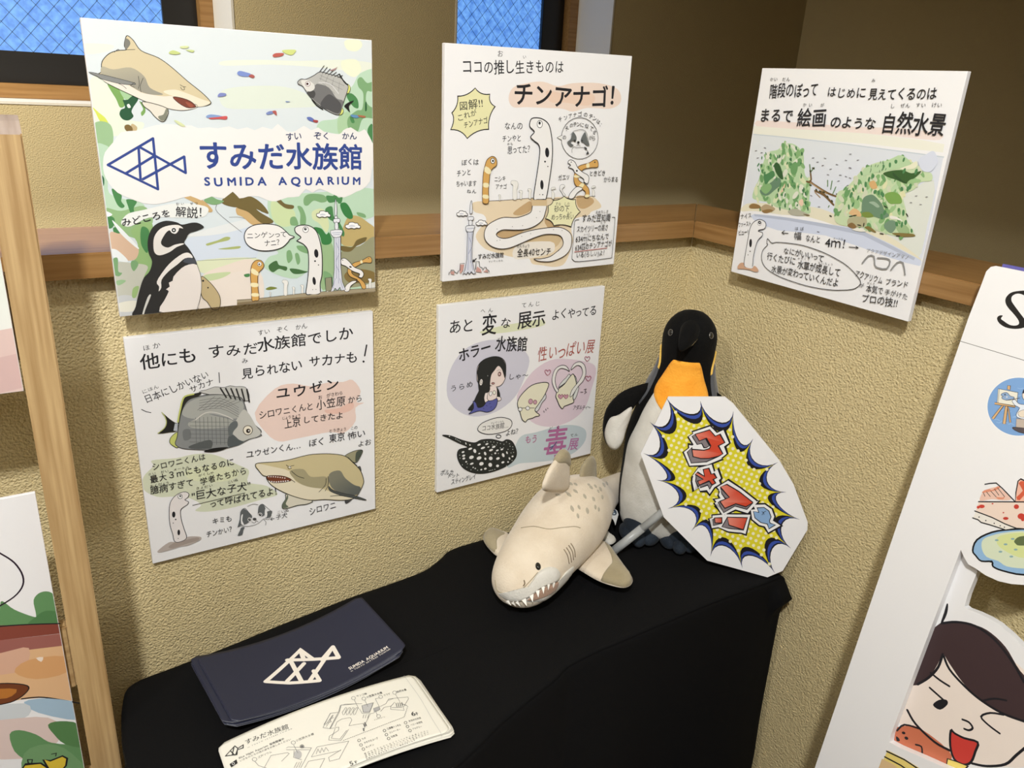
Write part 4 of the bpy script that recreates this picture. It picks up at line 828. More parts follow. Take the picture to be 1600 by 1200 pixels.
A.fill([(155, 1050), (155, 1020), (200, 1015), (205, 1060)], rgb(196, 150, 142)).fill([(275, 1020), (285, 925), (335, 925), (320, 1000), (285, 1050)], rgb(196, 150, 142)).fill([(490, 1020), (510, 950), (560, 990), (570, 1030)], rgb(196, 150, 142)).fill([(590, 1020), (640, 990), (660, 1030)], rgb(196, 150, 142))
A.lines([[(130, 1060), (135, 1030), (155, 1025), (160, 1000), (195, 1000), (210, 1025), (240, 1040), (260, 1005), (278, 1010), (282, 912), (340, 910)], [(478, 985), (490, 980), (495, 885), (535, 885), (545, 955), (575, 965), (585, 1000), (605, 960), (625, 960), (640, 990), (665, 1005), (672, 1025)]], 7, rgb(55))
tower(A, [(315, 1060), (345, 1000), (370, 850), (380, 490), (455, 488), (440, 700), (440, 860), (470, 1000), (488, 1045), (455, 1050), (430, 1020), (405, 1055), (385, 1025), (360, 1058), (345, 1040)],
      [[(425, 80), (438, 80), (445, 170), (440, 240), (412, 240), (412, 160)], [(385, 290), (455, 285), (460, 320), (440, 335), (395, 335)], [(398, 338), (440, 338), (440, 400), (400, 402)], [(355, 420), (400, 403), (475, 405), (470, 440), (450, 485), (372, 485)]],
      [[(400, 500), (390, 850)], [(430, 500), (420, 900)], [(400, 560), (430, 640)], [(430, 700), (395, 780)], [(390, 850), (385, 1000)], [(430, 880), (450, 1000)], [(375, 445), (460, 440)]], 7)
cloudshape(A, 308, 245, 145, 80, 8); cloudshape(A, 568, 370, 150, 80, 8)
A.build()
# ---------------- poster 4 artwork
A = a4
A.part('watercolour_print').view(500, 400, 2.667)
A.fill([(530, 580), (540, 480), (600, 390), (700, 350), (800, 360), (870, 420), (855, 500), (810, 590), (730, 650), (640, 668), (570, 640)], rgb(200, 199, 212), 4)
A.fill([(820, 600), (850, 530), (900, 470), (980, 430), (1100, 440), (1150, 470), (1130, 560), (1100, 640), (1040, 690), (960, 712), (880, 690)], rgb(216, 199, 210), 4)
A.fill([(810, 800), (840, 750), (900, 735), (1020, 705), (1100, 720), (1105, 770), (1060, 820), (980, 850), (890, 860), (830, 865), (780, 880)], rgb(190, 203, 208), 4)
A.fill([(672, 312), (760, 290), (850, 275), (925, 265), (935, 288), (860, 305), (760, 320), (680, 322)], rgb(214, 218, 186), 3)
A.part('lettering').view(680, 440, 7.5)
A.text('あと', (155, 605), (455, 570), 140, off=.008); A.text('変', (545, 600), (715, 580), 200, off=.012); A.text('な', (755, 535), (890, 525), 115, off=.008); A.text('へん', (515, 370), (690, 350), 50)
A.text('展示', (960, 545), (1290, 505), 165, off=.010); A.text('てんじ', (1000, 300), (1235, 280), 50); A.text('よくやってる', (1360, 440), (1890, 385), 100, off=.008)
A.view(500, 400, 2.667)
A.text('ホラー', (578, 435), (715, 395), 50, off=.016); A.text('水族館', (728, 390), (862, 390), 55, off=.014, slant=-.05); A.text('すい ぞく かん', (735, 352), (860, 350), 12)
A.text('うらめ', (540, 565), (640, 540), 24, off=.002); A.text('しゃ〜', (780, 515), (870, 505), 22, off=.002)
A.text('性いっぱい展', (902, 435), (1142, 400), 55, rgb(165, 85, 75), off=.002, tilt=-4); A.text('せい', (915, 392), (945, 386), 12, rgb(150, 60, 60)); A.text('アダルティ〜', (1052, 640), (1125, 640), 17, off=.002)
A.text('もう', (852, 780), (905, 772), 30, rgb(178, 112, 148), off=.012); A.text('毒', (925, 835), (1022, 822), 112, rgb(172, 105, 150), off=.012, jit=0); A.text('展', (1030, 805), (1075, 800), 44, rgb(178, 112, 160), off=.008); A.text('どく', (945, 728), (1005, 718), 14); A.text('てん', (1040, 755), (1075, 748), 12)
A.lines([[(955, 800), (975, 790), (985, 775)], [(960, 808), (970, 795)]], 4, rgb(70, 95, 130))
A.text('よね？', (772, 748), (835, 735), 22, off=.003); A.text('ポルカ', (500, 912), (555, 908), 22, off=.002); A.text('ドット', (528, 922), (580, 920), 18, off=.002); A.text('スティングレイ', (545, 950), (650, 925), 22, off=.002)
A.part('speech_bubble').shape([(657, 725), (675, 695), (740, 672), (790, 680), (798, 705), (770, 730), (700, 742)], rgb(226, 225, 222), 3).ring((743, 751), 10, 3, ry=7)
A.part('lettering').text('ココ水族館…', (672, 727), (785, 712), 22, off=.003); A.text('すいぞくかん', (710, 700), (765, 690), 8)
A.part('mermaid_drawing').view(680, 440, 7.5)
HAIR = rgb(34, 36, 36)
A.shape([(500, 1180), (485, 1080), (500, 980), (570, 910), (680, 875), (770, 890), (820, 950), (825, 1060), (815, 1140), (770, 1210), (700, 1230), (600, 1200)], rgb(228, 212, 206), 7)
A.view(680, 590, 6.314)
A.fill([(420, -60), (440, 60), (430, 120), (400, 180), (372, 240), (318, 315), (380, 320), (420, 300), (480, 290), (520, 230), (600, 200), (640, 180), (615, 100), (560, 80), (520, 60), (540, -40)], HAIR, 3)
A.fill([(525, 95), (560, 80), (600, 90), (606, 160), (600, 215), (520, 225), (515, 160)], rgb(232, 218, 214), 3)
A.shape([(500, 130), (480, 190), (490, 240), (525, 258), (535, 235), (510, 200), (525, 120)], rgb(232, 220, 216), 5).shape([(605, 185), (640, 190), (648, 215), (620, 228), (605, 210)], rgb(232, 220, 216), 5)
A.disc((545, 155), 14, rgb(236), 22, rot=15).ring((545, 155), 14, 4, ry=22, rot=15).disc((580, 145), 14, rgb(230, 230, 215), 20).ring((580, 145), 14, 4, ry=20)
A.shape([(508, 232), (560, 222), (608, 205), (605, 265), (570, 315), (510, 338), (440, 325), (380, 340), (330, 355), (375, 300), (372, 230), (400, 245), (420, 290), (470, 280)], rgb(88, 92, 158), 6)
A.lines([[(470, 295), (480, 305)], [(500, 270), (512, 278)], [(540, 290), (555, 282)], [(530, 255), (545, 250)]], 4, rgb(40, 40, 90)).disc((568, 54), 14, rgb(170, 120, 115), 9).ring((568, 54), 15, 4, ry=10)
A.view(680, 440, 7.5)
A.fill([(492, 1110), (490, 1040), (520, 950), (590, 895), (700, 875), (780, 900), (822, 970), (824, 1060), (812, 1130), (800, 1090), (775, 1020), (735, 985), (690, 1040), (655, 1090), (640, 1180), (630, 1290), (520, 1290), (500, 1200)], HAIR, 3)
A.disc((535, 1175), 17, rgb(228, 222, 218), 36, rot=8).ring((535, 1175), 9, 4, ry=20)
A.disc((750, 1080), 20, rgb(110, 75, 72), 28, rot=8).disc((748, 1080), 9, rgb(220, 195, 190), 14).line([(720, 1045), (745, 1030), (765, 1040)], 3, rgb(90), 3).disc((612, 1100), 3, rgb(180), 8)
A.part('stingray_drawing').view(680, 590, 6.314)
A.shape([(68, 563), (150, 570), (260, 612), (380, 640), (450, 612), (540, 605), (600, 615), (660, 630), (700, 610), (750, 625), (785, 680), (800, 750), (775, 810), (700, 870), (580, 920), (460, 942), (360, 930), (280, 890), (235, 830), (215, 760), (235, 705), (320, 682), (230, 640), (130, 590)], rgb(36, 40, 38), 8, rgb(20))
rr = random.Random(5)
for x, y, a, b in ((430, 658, 18, 9), (507, 652, 16, 8), (343, 698, 20, 10), (388, 720, 14, 20), (468, 690, 22, 10), (548, 712, 20, 10), (575, 680, 18, 10), (272, 730, 14, 9), (278, 765, 16, 10), (280, 793, 14, 10), (355, 782, 23, 16), (430, 790, 24, 16), (490, 745, 11, 18), (545, 793, 18, 18), (616, 795, 18, 12), (668, 762, 12, 20), (453, 846, 22, 17), (540, 857, 18, 20), (358, 845, 19, 9), (612, 868, 14, 13), (665, 833, 15, 10), (492, 797, 10, 12), (432, 745, 10, 6), (492, 895, 13, 10), (452, 904, 10, 8), (590, 743, 10, 9), (610, 715, 14, 8), (655, 705, 14, 8), (705, 738, 7, 14), (730, 795, 8, 12), (760, 775, 10, 8), (716, 830, 8, 8), (300, 645, 5, 12), (340, 660, 6, 8), (303, 826, 9, 7), (522, 680, 10, 6), (138, 573, 6, 5), (372, 882, 7, 6), (393, 892, 7, 6)):
    A.disc((x, y), a, rgb(228), b, rot=-20, up=False)
for x, y in ((200, 600), (215, 610), (230, 618), (245, 628), (238, 760), (242, 790), (265, 855), (310, 880), (350, 905), (415, 910), (530, 915), (545, 912), (562, 908), (585, 902), (700, 868), (755, 815), (745, 740), (762, 705), (762, 680), (735, 675), (730, 650), (700, 632), (675, 655), (640, 648), (610, 640), (575, 632), (545, 630), (510, 628), (480, 630), (555, 755), (620, 745), (640, 690), (670, 690), (600, 662), (560, 660), (715, 705), (770, 735), (315, 845)): A.disc((x, y), 4.5, rgb(190, 195, 192), up=False)
A.layer += 1
A.part('cuttlefish_drawing').view(800, 560, 6.667)
CT = rgb(222, 219, 196)
A.shape([(370, 290), (345, 350), (350, 410), (310, 460), (270, 540), (230, 550), (250, 490), (320, 400)], rgb(205, 208, 210), 6)
A.shape([(62, 520), (55, 450), (100, 370), (200, 280), (310, 250), (370, 255), (375, 290), (330, 390), (270, 480), (235, 540), (285, 590), (240, 605), (210, 620), (160, 635), (135, 660), (100, 630), (80, 560)], CT, 8)
A.lines([[(62, 515), (130, 515), (230, 515)]], 5, smooth=3).disc((82, 528), 20, rgb(228)).ring((82, 528), 20, 5).disc((160, 517), 20, rgb(228)).ring((160, 517), 20, 5).disc((190, 447), 22, rgb(190, 150, 165), 26).ring((190, 447), 22, 5, rgb(110, 60, 70), ry=26).disc((237, 454), 18, rgb(190, 150, 165), 22).ring((237, 454), 18, 5, rgb(110, 60, 70), ry=22)
A.shape([(600, 170), (560, 200), (510, 250), (480, 300), (500, 290), (570, 240), (650, 180), (680, 280), (690, 320), (655, 420), (620, 420), (650, 330)], rgb(212, 215, 212), 5)
A.shape([(465, 430), (452, 390), (480, 320), (540, 270), (600, 190), (635, 165), (660, 230), (665, 310), (630, 400), (640, 455), (590, 480), (540, 500), (520, 525), (490, 490)], CT, 8)
A.shape([(465, 355), (430, 300), (412, 220), (440, 120), (500, 75), (560, 80), (595, 135), (560, 115), (500, 105), (460, 150), (445, 230), (460, 300), (480, 330)], rgb(226, 225, 222), 6).shape([(610, 115), (640, 60), (700, 35), (750, 70), (765, 150), (740, 230), (680, 300), (630, 380), (600, 400), (620, 330), (690, 240), (730, 160), (715, 90), (670, 75), (625, 110)], rgb(226, 225, 222), 6)
def heart(x, y, s, f): 
    pts = [(x, y+s), (x-s, y-.1*s), (x-.8*s, y-.8*s), (x-.3*s, y-.8*s), (x, y-.35*s), (x+.3*s, y-.8*s), (x+.8*s, y-.8*s), (x+s, y-.1*s)]
    if f: A.shape(pts, rgb(196, 148, 165), 5, rgb(120, 60, 80), 2)
    else: A.line(pts, 6, rgb(160, 80, 105), 2, closed=True)
heart(502, 398, 26, 1); heart(558, 398, 24, 1); heart(368, 145, 30, 0); heart(790, 210, 28, 0); heart(780, 5, 26, 0)
A.lines([[(710, 352), (735, 352)], [(745, 325), (770, 320), (755, 345), (772, 350), (750, 368)], [(325, 545), (332, 560)], [(345, 525), (352, 540)], [(362, 518), (372, 520)]], 5, smooth=0)
A.build()
# ---------------- poster 5 artwork
A = a5; K = 8.571
A.part('watercolour_print').view(1170, 95, K)
A.fill([(110, 800), (500, 815), (1050, 855), (1540, 890), (2000, 900), (2420, 950), (2600, 980), (2560, 1060), (2300, 1050), (1540, 970), (900, 930), (300, 890), (110, 880)], rgb(229, 214, 207), 2)
A.fill([(60, 870), (300, 890), (900, 930), (1540, 970), (2300, 1060), (2620, 1120), (2600, 1230), (1540, 1110), (700, 1040), (60, 975)], rgb(227, 227, 214), 0)
A.view(1150, 200, K)
A.fill([(230, 75), (700, 120), (1543, 220), (2790, 385), (2770, 420), (2560, 1500), (2500, 1830), (2380, 1760), (1600, 1410), (1240, 1240), (900, 1180), (240, 1100), (80, 1110)], rgb(214, 219, 220), 0, ((800, 150), (900, 1100), rgb(210, 215, 226)))
A.fill([(1540, 1000), (2200, 900), (2650, 700), (2560, 1300), (2400, 1780), (1900, 1500)], rgb(212, 216, 208), 3)
A.fill([(80, 1060), (240, 1000), (900, 1040), (1250, 1120), (1600, 1320), (2000, 1420), (2480, 1760), (2380, 1770), (1600, 1410), (1000, 1200), (600, 1160), (250, 1110), (80, 1115)], rgb(220, 215, 192), 3)
A.fill([(240, 1150), (700, 1200), (1240, 1290), (1700, 1380), (2400, 1730), (2480, 1790), (2450, 1850), (2000, 1720), (1200, 1440), (560, 1370), (240, 1230)], rgb(200, 208, 226), 2)
A.fill([(240, 1150), (700, 1200), (1240, 1290), (1700, 1380), (2400, 1740), (2380, 1775), (1700, 1440), (1240, 1340), (700, 1240), (250, 1180)], rgb(176, 184, 202), 0)
A.fill([(230, 75), (700, 120), (1543, 218), (2790, 385), (2780, 400), (1543, 232), (700, 132), (228, 88)], rgb(190, 200, 208), 0)
A.part('planting_print')
LG = [rgb(176, 203, 160), rgb(150, 186, 132), rgb(128, 170, 112), rgb(104, 152, 96), rgb(74, 128, 80), rgb(48, 100, 62)]
def plant(poly, base, n, seed, cols, sz=(26, 60)):
    A.fill(poly, base, 3); r_ = random.Random(seed); xs = [p[0] for p in poly]; ys = [p[1] for p in poly]
    def ins(x, y):
        c = False
        for i in range(len(poly)):
            (x1, y1), (x2, y2) = poly[i-1], poly[i]
            if (y1 > y) != (y2 > y) and x < (x2-x1)*(y-y1)/(y2-y1)+x1: c = not c
        return c
    for col in cols:
        L = []
        while len(L) < n:
            x, y = r_.uniform(min(xs), max(xs)), r_.uniform(min(ys), max(ys))
            if ins(x, y): l = r_.uniform(*sz); L.append((x, y, l, l*r_.uniform(.3, .6), r_.uniform(50, 130)))
        A.dabs(L, col)
hill1 = [(220, 930), (250, 800), (300, 700), (340, 560), (380, 420), (440, 320), (560, 290), (640, 215), (760, 210), (850, 270), (905, 350), (910, 500), (930, 640), (1000, 700), (990, 850), (980, 1000), (1000, 1120), (940, 1150), (700, 1100), (540, 1060), (450, 1000), (300, 970)]
plant(hill1, LG[0], 26, 3, [rgb(208, 214, 176), LG[1], LG[2], LG[3], rgb(214, 216, 200)], (60, 130))
blots(A, [(rgb(48, 86, 46), [(510, 500), (550, 460), (600, 520), (635, 670), (600, 680), (540, 600)]), (LG[4], [(370, 640), (420, 610), (500, 570), (520, 640), (450, 700), (400, 760)]), (rgb(98, 130, 104), [(480, 720), (540, 665), (600, 690), (590, 770), (520, 830), (430, 900), (350, 890), (330, 820)]), (LG[3], [(740, 500), (800, 450), (830, 520), (800, 620), (740, 600)]), (LG[2], [(330, 800), (440, 740), (480, 800), (400, 880)]), (rgb(226, 196, 172), [(840, 990), (890, 950), (905, 1010), (880, 1050)]), (rgb(215, 190, 160), [(600, 850), (660, 740), (640, 840)])])
plant(hill1, LG[1], 0, 1, [])if False else None
r_ = random.Random(11)
A.dabs([(r_.uniform(300, 960), r_.uniform(330, 1100), r_.uniform(25, 60), r_.uniform(12, 24), r_.uniform(60, 120)) for _ in range(46)], LG[4])
A.dabs([(x, y, 55, 18, 85) for x, y in ((720, 245), (808, 270), (885, 345), (912, 820), (935, 880), (935, 1000), (965, 1080), (585, 380), (740, 420), (560, 900), (590, 1080), (660, 1040), (570, 830), (700, 770))], LG[5])
blots(A, [(rgb(140, 110, 66), [(180, 1040), (230, 1010), (310, 1030), (330, 1070), (200, 1075)]), (rgb(172, 152, 118), [(330, 1080), (400, 1020), (520, 1070), (500, 1110), (400, 1140)]), (rgb(140, 110, 66), [(350, 1110), (440, 1085), (500, 1105), (400, 1140)]), (rgb(170, 168, 150), [(700, 1110), (800, 1080), (900, 1120), (980, 1160), (850, 1180), (740, 1160)]), (rgb(120, 104, 70), [(900, 1150), (990, 1165), (960, 1180)])])
A.lines([[(1000, 600), (1010, 690), (1000, 720), (1100, 790), (1250, 880), (1420, 940)], [(1060, 840), (1180, 900), (1300, 1020)], [(1150, 850), (1250, 960), (1310, 1030)], [(950, 715), (1020, 740)]], 22, rgb(112, 86, 50), smooth=3)
A.lines([[(1000, 730), (1100, 800), (1220, 880)], [(1060, 860), (1130, 930)]], 12, rgb(170, 140, 100), smooth=3)
A.lines([[(1000, 600), (990, 490)], [(1000, 590), (1050, 530)], [(1230, 780), (1230, 700)], [(1270, 820), (1290, 710)], [(1300, 880), (1340, 790)], [(1250, 1040), (1240, 1060)]], 14, rgb(98, 130, 84), smooth=0)
A.dabs([(x, y, 40, 22, a) for x, y, a in ((1000, 580, 80), (1040, 540, 30), (1130, 850, 40), (1180, 860, 20), (1080, 830, 60), (1360, 890, 30), (1415, 935, 20), (1290, 980, 60), (1000, 765, 20), (1230, 920, 50), (1270, 1180, 30))], rgb(62, 62, 36))
A.view(1320, 230, K)
hill2 = [(-140, 900), (-100, 620), (0, 560), (120, 440), (200, 340), (280, 270), (420, 210), (560, 180), (680, 130), (740, 110), (860, 170), (1000, 260), (1030, 320), (1160, 350), (1165, 450), (1020, 470), (940, 560), (860, 600), (780, 640), (800, 760), (830, 880), (840, 1000), (930, 1160), (760, 1200), (600, 1170), (400, 1110), (200, 1070), (40, 1060), (-100, 1020)]
plant(hill2, rgb(190, 208, 168), 26, 8, [rgb(214, 214, 172), LG[0], LG[1], LG[2], LG[3], rgb(200, 205, 180)], (60, 140))
blots(A, [(LG[0], [(280, 280), (560, 190), (740, 110), (860, 170), (870, 240), (700, 290), (560, 320), (420, 340), (250, 380)]), (rgb(222, 222, 196), [(740, 290), (870, 240), (960, 190), (980, 240), (930, 290), (830, 300)]), (rgb(54, 90, 44), [(520, 350), (640, 315), (780, 310), (900, 350), (1030, 320), (960, 400), (860, 460), (820, 490), (700, 440), (580, 400)]), (rgb(44, 76, 40), [(650, 340), (740, 420), (830, 480), (740, 450), (660, 390)]), (LG[1], [(840, 480), (900, 430), (1000, 430), (1020, 460), (900, 490)]),
 (rgb(104, 134, 108), [(230, 840), (250, 690), (330, 640), (400, 650), (500, 760), (540, 850), (600, 920), (500, 960), (390, 930), (260, 930)]), (rgb(150, 172, 150), [(330, 740), (400, 730), (470, 790), (440, 810), (380, 770)]), (rgb(116, 136, 62), [(235, 880), (330, 870), (390, 930), (270, 940)]), (rgb(206, 166, 112), [(330, 480), (400, 450), (440, 540), (370, 560)]), (rgb(212, 176, 128), [(60, 880), (130, 820), (210, 870), (220, 930), (100, 910)]),
 (rgb(170, 166, 132), [(50, 960), (150, 930), (290, 950), (270, 1060), (60, 1050)]), (rgb(128, 100, 60), [(40, 1050), (100, 1010), (160, 1060), (120, 1090)]), (rgb(118, 158, 80), [(540, 640), (640, 600), (740, 640), (770, 740), (700, 760), (600, 750)]), (rgb(112, 140, 116), [(530, 1040), (610, 980), (690, 1000), (690, 1080), (630, 1150), (560, 1110)]), (rgb(150, 176, 130), [(690, 1060), (820, 1050), (870, 1130), (760, 1170)]), (rgb(126, 110, 60), [(270, 1080), (330, 1060), (420, 1130), (400, 1140)]), (rgb(126, 110, 60), [(640, 1150), (900, 1160), (940, 1195), (760, 1200)]),
 (rgb(228, 226, 216), [(610, 920), (700, 935), (780, 990), (700, 970), (620, 960)]), (rgb(224, 222, 210), [(100, 1100), (210, 1085), (290, 1125), (200, 1130)]), (rgb(206, 212, 226), [(990, 180), (1090, 100), (1195, 55), (1250, 170), (1230, 240), (1150, 330), (1040, 310)])])
r_ = random.Random(21)
A.dabs([(x, y, r_.uniform(50, 85), r_.uniform(24, 42), r_.uniform(70, 115)) for x, y in ((385, 390), (330, 430), (285, 500), (250, 570), (185, 680), (120, 570), (90, 640), (60, 800), (115, 770), (795, 170), (690, 195), (610, 240), (525, 265), (770, 560), (880, 530), (850, 560), (500, 620), (410, 600), (460, 610), (515, 640), (730, 840), (790, 880), (700, 1030), (820, 1010), (900, 1120), (770, 1040), (230, 350), (500, 930), (540, 880), (800, 320), (960, 330))], LG[4])
A.dabs([(r_.uniform(280, 560), r_.uniform(200, 330), 40, 10, r_.uniform(90, 140)) for _ in range(14)], rgb(96, 130, 96))
A.dabs([(x, y, 60, 16, a) for x, y, a in ((90, 925, -10), (140, 915, -10), (260, 1040, 100), (200, 1045, 10), (555, 800, 30), (840, 910, 60), (500, 1160, 10), (720, 1190, 5))], rgb(50, 50, 34))
A.view(1150, 200, K)
r_ = random.Random(31)
A.dabs([(x, y, 36, 8, r_.uniform(-15, 25)) for x, y in ((275, 302), (300, 400), (340, 488), (395, 265), (350, 330), (1040, 400), (1100, 455), (1200, 405), (1170, 500), (1360, 490), (1480, 432), (1275, 550), (1240, 625), (1405, 630), (1530, 530), (1535, 670), (1380, 710), (1500, 770), (1015, 905), (1120, 1055), (1640, 430), (1540, 350), (1540, 540), (1480, 650), (2420, 910), (2560, 925), (2350, 1000), (2480, 1025), (1110, 1390))], rgb(104, 100, 110))
A.part('lettering').view(1170, 95, K)
A.text('階段のぼって', (275, 480), (930, 465), 150, off=.008); A.text('かい　だん', (285, 270), (560, 265), 42); A.text('はじめに', (1045, 475), (1570, 490), 115, off=.008)
A.text('まるで', (140, 815), (600, 810), 150, off=.014); A.text('絵画', (640, 870), (1040, 875), 200, off=.012); A.text('のような', (1090, 870), (1700, 920), 130, off=.014); A.text('かい　が', (715, 610), (1030, 612), 42)
A.view(1340, 100, K)
A.text('見えてくるのは', (145, 465), (1060, 460), 130, off=.010); A.text('み', (185, 240), (250, 240), 42); A.text('自然水景', (305, 905), (1170, 940), 240, off=.012); A.text('し　ぜん　すい　けい', (440, 585), (1140, 575), 52)
A.view(1140, 320, K)
A.text('ナイス', (155, 190), (305, 165), 60, off=.003); A.text('ファースト', (125, 295), (300, 270), 55, off=.003); A.text('ビュー！', (125, 400), (290, 385), 58, off=.003)
A.text('幅', (860, 455), (975, 465), 95, off=.003); A.text('なんと', (1020, 480), (1225, 510), 80, off=.005); A.text('4ｍ！', (1280, 550), (1640, 600), 120, off=.008); A.text('はば', (870, 335), (1015, 340), 42); A.lines([[(795, 382), (710, 372)], [(745, 342), (710, 372), (740, 395)]], 8)
A.text('なにがいいって', (725, 640), (1270, 760), 75, off=.006); A.text('行くたびに', (505, 725), (890, 800), 85, off=.004); A.text('水草が成長して', (915, 835), (1490, 965), 95, off=.006); A.text('水景が変わっていくんだよ', (565, 885), (1465, 1095), 85, off=.006)
A.text('みずくさ', (915, 725), (1090, 745), 26); A.text('せいちょう', (1190, 785), (1400, 815), 26)
A.line([(1543, 1140), (1420, 1142), (1250, 1125), (1050, 1085), (850, 1025), (680, 960), (540, 880), (460, 790), (438, 690), (460, 600), (520, 535), (510, 510), (520, 452), (575, 510), (640, 500), (800, 512), (1000, 545), (1250, 630), (1450, 730), (1600, 830), (1740, 980), (1760, 1060), (1690, 1120), (1600, 1138)], 9, INK, 4, closed=True)
A.view(1280, 350, 7.5)
A.lines([[(360, 268), (465, 278)], [(440, 262), (468, 278), (440, 290)]], 8); A.text('メートル', (170, 178), (290, 188), 25)
A.text('アクアデザインアマノ', (560, 325), (1060, 415), 45, rgb(120), off=.0); 
A.lines([[(515, 458), (585, 375), (650, 380), (660, 480), (700, 515), (800, 525), (840, 440), (800, 405), (695, 398)], [(850, 540), (920, 455), (990, 455), (1015, 595)]], 17, rgb(138), smooth=2)
A.text('アクアリウム', (425, 610), (745, 700), 75, off=.006); A.text('ブランド', (780, 700), (1050, 750), 70, off=.006); A.text('が', (465, 735), (545, 745), 50, off=.004); A.text('本気で', (555, 790), (760, 820), 80, off=.006); A.text('手がけた', (770, 820), (1045, 885), 65, off=.004)
A.text('プロの技!!', (500, 900), (925, 975), 90, off=.006); A.text('ほんき', (570, 695), (665, 712), 22); A.text('わざ', (740, 865), (820, 875), 22)
A.part('eel_drawing').view(1140, 320, K)
A.fill([(120, 820), (160, 775), (210, 780), (240, 830), (310, 850), (340, 815), (375, 835), (400, 885), (350, 895), (280, 870), (180, 855), (125, 855)], rgb(200, 160, 132), 3)
A.shape([(207, 800), (225, 650), (260, 450), (285, 320), (330, 235), (410, 195), (480, 220), (500, 270), (475, 320), (410, 335), (400, 355), (450, 370), (450, 410), (395, 470), (360, 560), (330, 700), (315, 830), (260, 840)], rgb(230, 230, 231), 8)
A.fill([(215, 800), (312, 815), (308, 848), (250, 842), (222, 825)], rgb(230, 230, 231), 3)
A.disc((294, 510), 18, INK, 56, rot=2).disc((287, 621), 8, INK).disc((260, 668), 6, INK).ring((412, 245), 25, 4, ry=30).disc((416, 235), 19, INK, 23).disc((418, 236), 5, rgb(225), 9)
A.build()
# ---------------- two printed boards standing on the easel, cut by the left edge of the photo
YL = .8195
def leftboard(tr, br, w, label, th=.004):
    a, b = ony(*tr, YL), ony(*br, YL); h = a.z-b.z; cen = Vector((min((a.x+b.x)/2, -.0055)-w/2, YL, (a.z+b.z)/2))
    return board('poster', cen, (1, 0, 0), (0, 0, 1), w, h, th, label, 'poster')
_, A = leftboard((-8, 330), (38.5, 611), .36, 'pale green and pink poster on the upper ledge of the oak easel')
A.part('watercolour_print').view(0, 0, 1)
A.fill([(-900, 100), (60, 200), (60, 520), (-900, 700)], rgb(205, 222, 210), 0, ((0, 400), (0, 510), rgb(226, 228, 224))).fill([(-900, 680), (60, 505), (60, 900), (-900, 1000)], rgb(214, 190, 184), 0).fill([(-900, 760), (60, 545), (60, 600), (-900, 830)], rgb(205, 176, 172), 0).fill([(-900, 840), (60, 606), (60, 900), (-900, 1000)], rgb(226, 222, 220), 0)
A.build()
_, A = leftboard((50, 770.5), (150, 1275), .40, 'white poster with brown oval and green watercolour leaves, lower one on the easel')
A.part('picture_print').view(0, 750, 2.667)
GR = rgb(96, 140, 92)
A.fill([(0, 530), (10, 505), (60, 540), (140, 570), (150, 560), (140, 500), (170, 468), (215, 470), (250, 520), (260, 600), (60, 610), (0, 612)], GR, 4).fill([(150, 570), (190, 545), (250, 555), (260, 610), (120, 605)], rgb(78, 122, 76), 3)
A.fill([(-1500, 1000), (-900, 790), (-400, 660), (-200, 625), (0, 606), (250, 598), (250, 640), (0, 668), (-400, 740), (-1500, 1100)], rgb(128, 66, 54), 0).fill([(-1500, 1100), (-400, 740), (0, 668), (256, 640), (266, 700), (0, 722), (-400, 800), (-1500, 1180)], rgb(150, 94, 86), 0)
A.fill([(-1500, 1180), (-400, 800), (0, 722), (266, 690), (300, 920), (200, 905), (90, 915), (-400, 1000), (-1500, 1450)], rgb(214, 174, 132), 0).fill([(-300, 790), (0, 722), (120, 700), (100, 790), (0, 812), (-300, 860)], rgb(208, 166, 142), 3).fill([(120, 750), (270, 735), (280, 800), (150, 830), (60, 800)], rgb(206, 156, 106), 3).fill([(150, 742), (180, 738), (172, 758)], rgb(228, 214, 200), 2)
A.shape([(-260, 900), (-120, 860), (0, 848), (80, 850), (120, 862), (105, 890), (60, 920), (0, 936), (-150, 960)], rgb(110, 60, 34), 5, INK, 3).fill([(-60, 885), (0, 870), (70, 872), (50, 900), (0, 912)], rgb(176, 112, 50), 2)
A.lines([[(-400, 690), (-150, 630), (0, 610), (120, 602), (250, 598)], [(90, 912), (160, 905), (230, 912), (330, 930)]], 6, INK, smooth=3)
A.fill([(100, 925), (200, 910), (340, 935), (330, 1000), (160, 970)], rgb(158, 184, 204), 3).fill([(-100, 960), (100, 930), (120, 980), (0, 1020)], rgb(200, 206, 210), 3).fill([(-1200, 1350), (-300, 1030), (0, 1000), (200, 990), (260, 1060), (120, 1160), (-300, 1200), (-1200, 1600)], rgb(214, 194, 188), 3)
A.fill([(40, 1060), (80, 1042), (150, 1060), (200, 1090), (250, 1100), (350, 1120), (400, 1260), (100, 1260), (110, 1180), (60, 1130)], GR, 3).fill([(200, 1020), (250, 1005), (330, 1020), (350, 1110), (270, 1100), (225, 1060)], rgb(82, 124, 76), 3).fill([(100, 1140), (200, 1100), (300, 1140), (380, 1260), (120, 1260)], rgb(110, 150, 104), 3)
A.part('speech_bubble').line([(-60, 275), (0, 305), (60, 345), (95, 400), (90, 450), (40, 500), (-60, 545), (-250, 560), (-420, 500), (-450, 400), (-350, 310), (-200, 270)], 7, rgb(38, 24, 40), 4, closed=True)
A.part('lettering')
for q in ([(95, 1200), (105, 1185), (170, 1180), (200, 1200), (190, 1240), (110, 1240)], [(180, 1165), (210, 1170), (260, 1150), (280, 1160), (275, 1190), (230, 1240), (200, 1200)]): A.shape(q, rgb(214, 186, 60), 7, INK, 1)
A.lines([[(115, 1165), (135, 1165), (132, 1180), (118, 1180), (115, 1165)], [(215, 1142), (235, 1138), (232, 1150)]], 4, INK)
A.build()
